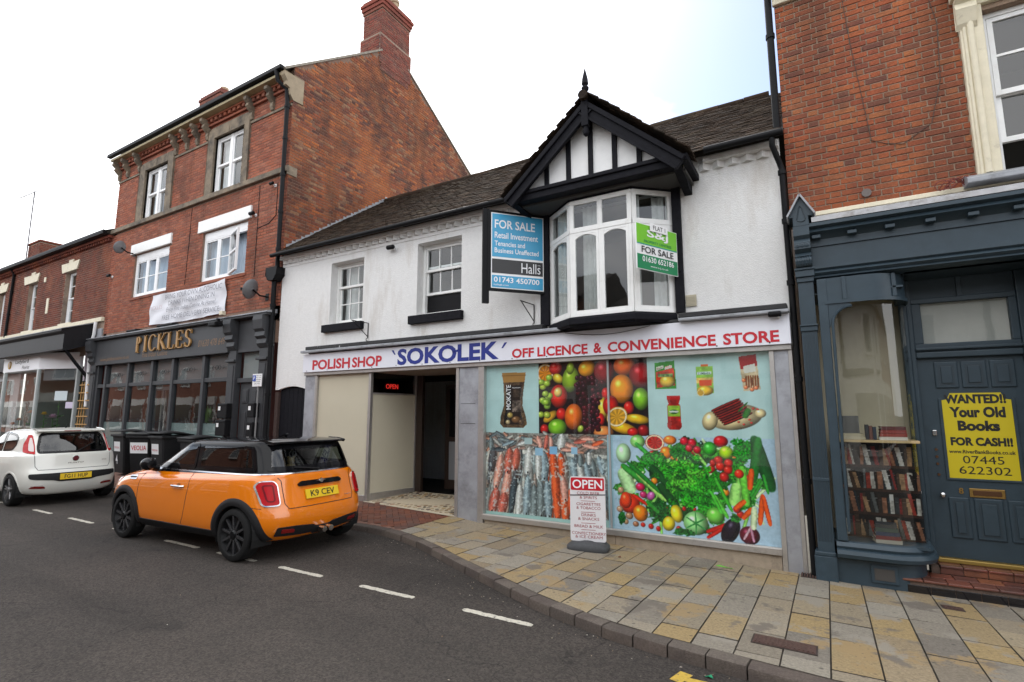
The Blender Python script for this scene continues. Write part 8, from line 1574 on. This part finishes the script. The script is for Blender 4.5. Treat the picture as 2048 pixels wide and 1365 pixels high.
glazing('rear_glass', rg, REAR, pun, .04); glazing('windscreen', wsg, Drape(bvh, 'front', 1), pun, .05)
obj('roof_lip', MB().prism([(.05, 1.475), (-.12, 1.468), (-.26, 1.445), (-.275, 1.43), (-.2, 1.41)], 'y', -.56, .56), WHITEC, pun, bevel=.02, seg=3); obj('brake_lamp', MB().box(-.278, -.262, -.14, .14, 1.425, 1.442), REDR, pun)
obj('aerial', MB().tube([(.1, 0, 1.48), (.02, 0, 1.56)], [.02, .004], 8), TRIM, pun)
ribbon('tailgate_gap', [(-.63, .985), (-.62, .76), (-.58, .69), (.58, .69), (.62, .76), (.63, .985)], .01, REAR, .0015, dseam, pun)
ins = patch('bumper_insert', rounded([(-.66, .53), (-.62, .51), (-.35, .485), (-.26, .455), (.26, .455), (.35, .485), (.62, .51), (.7, .53), (.71, .62), (-.71, .62), (-.7, .53)], .04), REAR, .008, TRIM, pun, .04)
P0, n = REAR(0, .545); plate(pun, P0, Vector((n.x, 0, n.z)).normalized(), .52, .112, 'FG11 HUP')
p, n = REAR(0, .885); obj('round_badge', MB().lathe([(.001, -.014), (.045, -.012), (.052, 0)], p, 'x', 22), mat('badge_maroon', (.1, .012, .02), .25), pun, smooth=40); obj('badge_ring', MB().tube([p + Vector((-.008, .052 * math.cos(a), .052 * math.sin(a))) for a in [k * 2 * math.pi / 24 for k in range(24)]], .006, 6, closed=True), CHROME, pun)
text('model_script', 'PUNTO', REAR(0, .79)[0] + Vector((-.01, .13, 0)), (0, -.26, 0), (-.002, 0, .026), CHROME, pun, .0, .2, .002); text('model_script', 'evo', REAR(-.46, .82)[0] + Vector((-.012, 0, 0)), (.006, -.08, 0), (-.002, 0, .02), CHROME, pun, .0, .2, .002)
obj('rear_wiper', MB().tube([REAR(.0, 1.015)[0] + Vector((-.035, 0, 0)), REAR(-.2, 1.12)[0] + Vector((-.035, 0, 0)), REAR(-.36, 1.2)[0] + Vector((-.03, 0, 0))], .009, 6), TRIM, pun)

# ================================================================ WHEELIE BINS, PAVEMENT SIGN, BOARDS
BIN = mat('black_bin_plastic', (.014, .014, .015), .55, spec=.3, var=.2, scale=20)
def wheelie(x, y, z, label, lid, sc=1., sticker=None, num=None, rz=0):
    t = thing('wheelie_bin', label, 'bin', (x, y, z), rz, 'black wheelie bins outside the restaurant', local=True); t.scale = (sc, sc, sc)
    w0, w1, d0, d1, h = .23, .29, .24, .33, .96; f = lambda w, d, z, o: [(-w + o, -d, z), (w - o, -d, z), (w, -d + o, z), (w, d - o, z), (w - o, d, z), (-w + o, d, z), (-w, d - o, z), (-w, -d + o, z)]
    P = [f(w0 + (w1 - w0) * k, d0 + (d1 - d0) * k, .04 + (h - .04) * k, .03) for k in (0, .3, .6, 1)]; P = [p + [p[0]] for p in P]
    mb = MB().grid(P); b = len(mb.v); mb.add(f(w0, d0, .04, .03), [(7, 6, 5, 4, 3, 2, 1, 0)])
    obj('body', mb, BIN, t, smooth=40); obj('rim', MB().box(-w1 - .03, w1 + .03, -d1 - .03, d1 + .03, h - .06, h), BIN, t, bevel=.015)
    for s in (-1, 1): obj('wheel', MB().lathe([(.03, -.03), (.095, -.03), (.1, 0), (.095, .03), (.03, .03)], (s * (w0 + .04), d0 + .02, .1), 'x', 20), RUBBER, t, smooth=40)
    rows = []
    for i in range(9):
        v = i / 8; rows.append([((u / 6 - .5) * 2 * (w1 + .035), -d1 - .05 + v * (2 * d1 + .09), h + .012 + .07 * math.sin(math.pi * v) * (.4 + .6 * math.sin(math.pi * u / 6)) + (lid * (1 - v))) for u in range(7)])
    L_ = obj('lid', MB().grid(rows), BIN, t, smooth=50); so = L_.modifiers.new('thick', 'SOLIDIFY'); so.thickness = .025
    obj('handle', MB().tube([(-.2, d1 + .03, h - .01), (-.2, d1 + .07, h + .03), (.2, d1 + .07, h + .03), (.2, d1 + .03, h - .01)], .016, 8), BIN, t, smooth=40)
    yy = lambda zz: -(d0 + (d1 - d0) * (zz - .04) / (h - .04)) - .004
    def st(x0, x1, z0, z1, m, name): return obj(name, MB().add([(x0, yy(z0), z0), (x1, yy(z0), z0), (x1, yy(z1), z1), (x0, yy(z1), z1)], [(0, 1, 2, 3)]), m, t)
    if sticker:
        big = sticker == 'big'; a = (-.22, .24, .55, .8) if big else (-.2, .1, .55, .78); st(*a, UPVC, 'sticker')
        text('lettering', 'VEOLIA', Vector((a[0] + .03, yy(.62) - .003, .62)), (a[1] - a[0] - .06, 0, 0), (0, yy(.73) - yy(.62), .11 if big else .045), RED, t, .01, depth=.001)
    if num: text('painted_number', num, Vector((-.12, yy(.25) - .003, .25)), (.1, 0, 0), (0, yy(.47) - yy(.25), .22), WHITEPR, t, .01, depth=.001)
    return t
wheelie(-15.7, 6.95, gz(-15.7, 6.9), 'leftmost black wheelie bin with small sticker and raised lid', .07, 1.06, 'small', '4')
wheelie(-14.72, 6.9, gz(-14.72, 6.9), 'black wheelie bin with a large white and red sticker', .03, 1.05, 'big', None, R(22))
wheelie(-13.8, 6.95, gz(-13.65, 6.9), 'black wheelie bin with painted 4 and bulging raised lid', .06, 1.06, 'small', '4')
wheelie(-12.5, 6.95, gz(-12.5, 6.9), 'black wheelie bin partly hidden behind the orange car roof', .02, 1.02)
# pavement sign
sx, sy, rz = -2.8, 6.72, R(14); sz = gz(sx, sy)
ps = thing('pavement_sign', 'white OPEN pavement sign with red lettering on dark rubber base', 'pavement sign', (sx, sy, sz), rz, local=True)
RB = mat('rubber_base', (.045, .047, .05), .7, var=.2, scale=30)
rows = []
for i in range(9):
    v = i / 8; k = math.sqrt(max(0, 1 - (2 * v - 1) ** 2)); prof = []
    for j in range(25):
        a = 2 * math.pi * j / 24; e = .55; cx = math.copysign(abs(math.cos(a)) ** e, math.cos(a)); cy_ = math.copysign(abs(math.sin(a)) ** e, math.sin(a)); r = (1, 1.03, 1.03, .98, .9, .8, .66, .5, .34)[i]; prof.append((cx * .27 * r, cy_ * .18 * (r if i < 5 else r * .9), (.0, .015, .05, .08, .1, .112, .12, .124, .125)[i] - .025 * abs(cx) ** 3 * (i > 2)))
    rows.append(prof)
obj('base', MB().grid(rows), RB, ps, smooth=50)
tilt = lambda z: .05 * (z - .1)
PW, PZ0, PZ1 = .235, .1, .93
pan = obj('panel', MB().prism(rounded([(-PW, PZ0), (PW, PZ0), (PW, PZ1), (-PW, PZ1)], .03), 'y', -.012, .012), mat('sign_board_white', (.66, .65, .66), .4, var=.03), ps)
obj('red_header', MB().prism(rounded([(-PW + .012, .755), (PW - .012, .755), (PW - .012, .918), (-PW + .012, .918)], .02), 'y', -.0145, -.0125), RED, ps)
text('lettering', 'OPEN', (-PW + .035, -.016, .778), (2 * PW - .07, 0, 0), (0, 0, .115), WHITEPR, ps, .015, depth=.002)
for i, (s, z0, wd) in enumerate((('COLD BEER', .70, .3), ('& SPIRITS', .645, .23), ('CIGARETTES', .56, .32), ('& TOBACCO', .51, .32), ('DRINKS', .42, .19), ('& SNACKS', .37, .28), ('BREAD & MILK', .275, .38), ('CONFECTIONERY', .185, .45), ('& ICE CREAM', .14, .36))): text('lettering', s, (-wd / 2 + .01, -.0132, z0), (wd, 0, 0), (0, 0, .036), mat('sign_maroon', (.3, .02, .03), .5), ps, .0, depth=.001)
for z in (.615, .47, .33, .245): box('rule', -.09, .1, -.0145, -.0125, z, z + .005, mat('sign_maroon', (.3, .02, .03), .5), ps, 0)
obj('strap', MB().add([(-PW - .002, -.0155, .68), (PW + .002, -.0155, .70), (PW + .002, -.0155, .712), (-PW - .002, -.0155, .692)], [(0, 1, 2, 3)]), BLACKM, ps)
# blue agent's board
CY = mat('board_cyan', (.035, .32, .55), .35); 
hb_ = thing('sale_board', 'large blue FOR SALE board angled out from the white wall', 'board', (-3.67, 7.27, 3.67))
A, B = Vector((-4.30, 6.53, 0)), Vector((-3.67, 7.25, 0)); U = (B - A).normalized(); Nn = Vector((U.y, -U.x, 0)); W = (B - A).length
def quad(o, u0, u1, z0, z1, m, name, root, A=A, U=U, Nn=Nn, th=.002):
    P = lambda u, z, k: A + U * u + Nn * k + Vector((0, 0, z)); q = [P(u0, z0, o), P(u1, z0, o), P(u1, z1, o), P(u0, z1, o)]
    return obj(name, MB().add(q + [p - Nn * th for p in q], [(0, 1, 2, 3), (0, 4, 5, 1), (1, 5, 6, 2), (2, 6, 7, 3), (3, 7, 4, 0), (7, 6, 5, 4)]), m, root)
quad(0, 0, W, 3.66, 4.95, BLACKM, 'board', hb_, th=.05); quad(.004, .055, W - .03, 3.7, 4.91, UPVC, 'white_border', hb_); quad(.007, .07, W - .045, 4.2, 4.895, CY, 'blue_field', hb_); quad(.007, .07, W - .045, 3.94, 4.165, BLACKPR, 'black_field', hb_); quad(.007, .07, W - .045, 3.715, 3.905, CY, 'blue_field', hb_)
obj('post', MB().beam(A + Vector((0, 0, 3.46)) - U * .02 - Nn * .04, A + Vector((0, 0, 4.97)) - U * .02 - Nn * .04, .06, .1, U), BLACKM, hb_)
obj('stay', MB().beam(A + Vector((0, 0, 4.93)) - Nn * .05, Vector((-4.35, FY, 4.93)), .03, .03), BLACKM, hb_)
def btxt(s, u0, u1, z0, z1, m, root, bo, A=A, U=U, Nn=Nn, o=.008): text('lettering', s, A + U * u0 + Nn * o + Vector((0, 0, z0)), U * (u1 - u0), (0, 0, z1 - z0), m, root, bo, depth=.001)
for q in (('FOR SALE', .11, .78, 4.66, 4.8, .015), ('Retail Investment', .11, .83, 4.5, 4.6, .012), ('Tenancies and', .11, .61, 4.375, 4.455, .012), ('Business Unaffected', .11, .84, 4.265, 4.345, .012), ('01743 450700', .1, .85, 3.795, 3.88, .015), ('hallsgb.com', .1, .34, 3.735, 3.77, 0)): btxt(*q[:5], WHITEPR, hb_, q[5])
btxt('Halls', .55, .87, 3.97, 4.13, WHITEPR, hb_, 0); btxt('1845', .82, .87, 4.105, 4.12, WHITEPR, hb_, 0)
# green agent's board
sj = thing('agent_board', 'small green and white FOR SALE board fixed to the bay window', 'board', (-1.7, 7.1, 3.65))
A2, B2 = Vector((-1.95, 6.48, 0)), Vector((-1.60, 7.21, 0)); U2 = (B2 - A2).normalized(); N2 = Vector((U2.y, -U2.x, 0)); W2_ = (B2 - A2).length
kw = dict(A=A2, U=U2, Nn=N2); GRN = mat('board_green', (.16, .5, .02), .35); DGR = mat('board_dark_green', (.0, .2, .07), .35)
quad(0, 0, W2_, 3.655, 4.28, UPVC, 'board', sj, th=.012, **kw); quad(.003, .008, W2_ - .01, 4.01, 4.272, GRN, 'green_field', sj, **kw); quad(.003, .008, W2_ - .01, 3.663, 3.86, DGR, 'green_field', sj, **kw); quad(.004, .01, W2_ - .012, 3.995, 4.009, mat('board_teal', (.02, .3, .25), .4), 'band', sj, **kw)
quad(.02, .25, .6, 4.2, 4.31, UPVC, 'flat_sticker', sj, **kw); btxt('FLAT 1', .31, .55, 4.225, 4.285, BLACKPR, sj, 0, o=.0215, **kw)
for s, u0, u1, z0, z1, m, bo in (('S&J', .2, .62, 4.085, 4.215, UPVC, .02), ('PROPERTY CENTRES', .14, .68, 4.03, 4.065, DGR, .01), ('FOR SALE', .09, .72, 3.885, 3.975, BLACKPR, .012), ('01630 652186', .1, .72, 3.765, 3.84, WHITEPR, .012), ('www.s-j.co.uk', .25, .6, 3.695, 3.73, WHITEPR, 0)): btxt(s, u0, u1, z0, z1, m, sj, bo, o=.006, **kw)
obj('bracket', MB().beam(B2 + Vector((0, .0, 3.75)), Vector((-1.58, FY - .06, 3.75)), .02, .02).beam(B2 + Vector((0, 0, 4.2)), Vector((-1.58, FY - .06, 4.2)), .02, .02), BLACKM, sj)
flush_text()
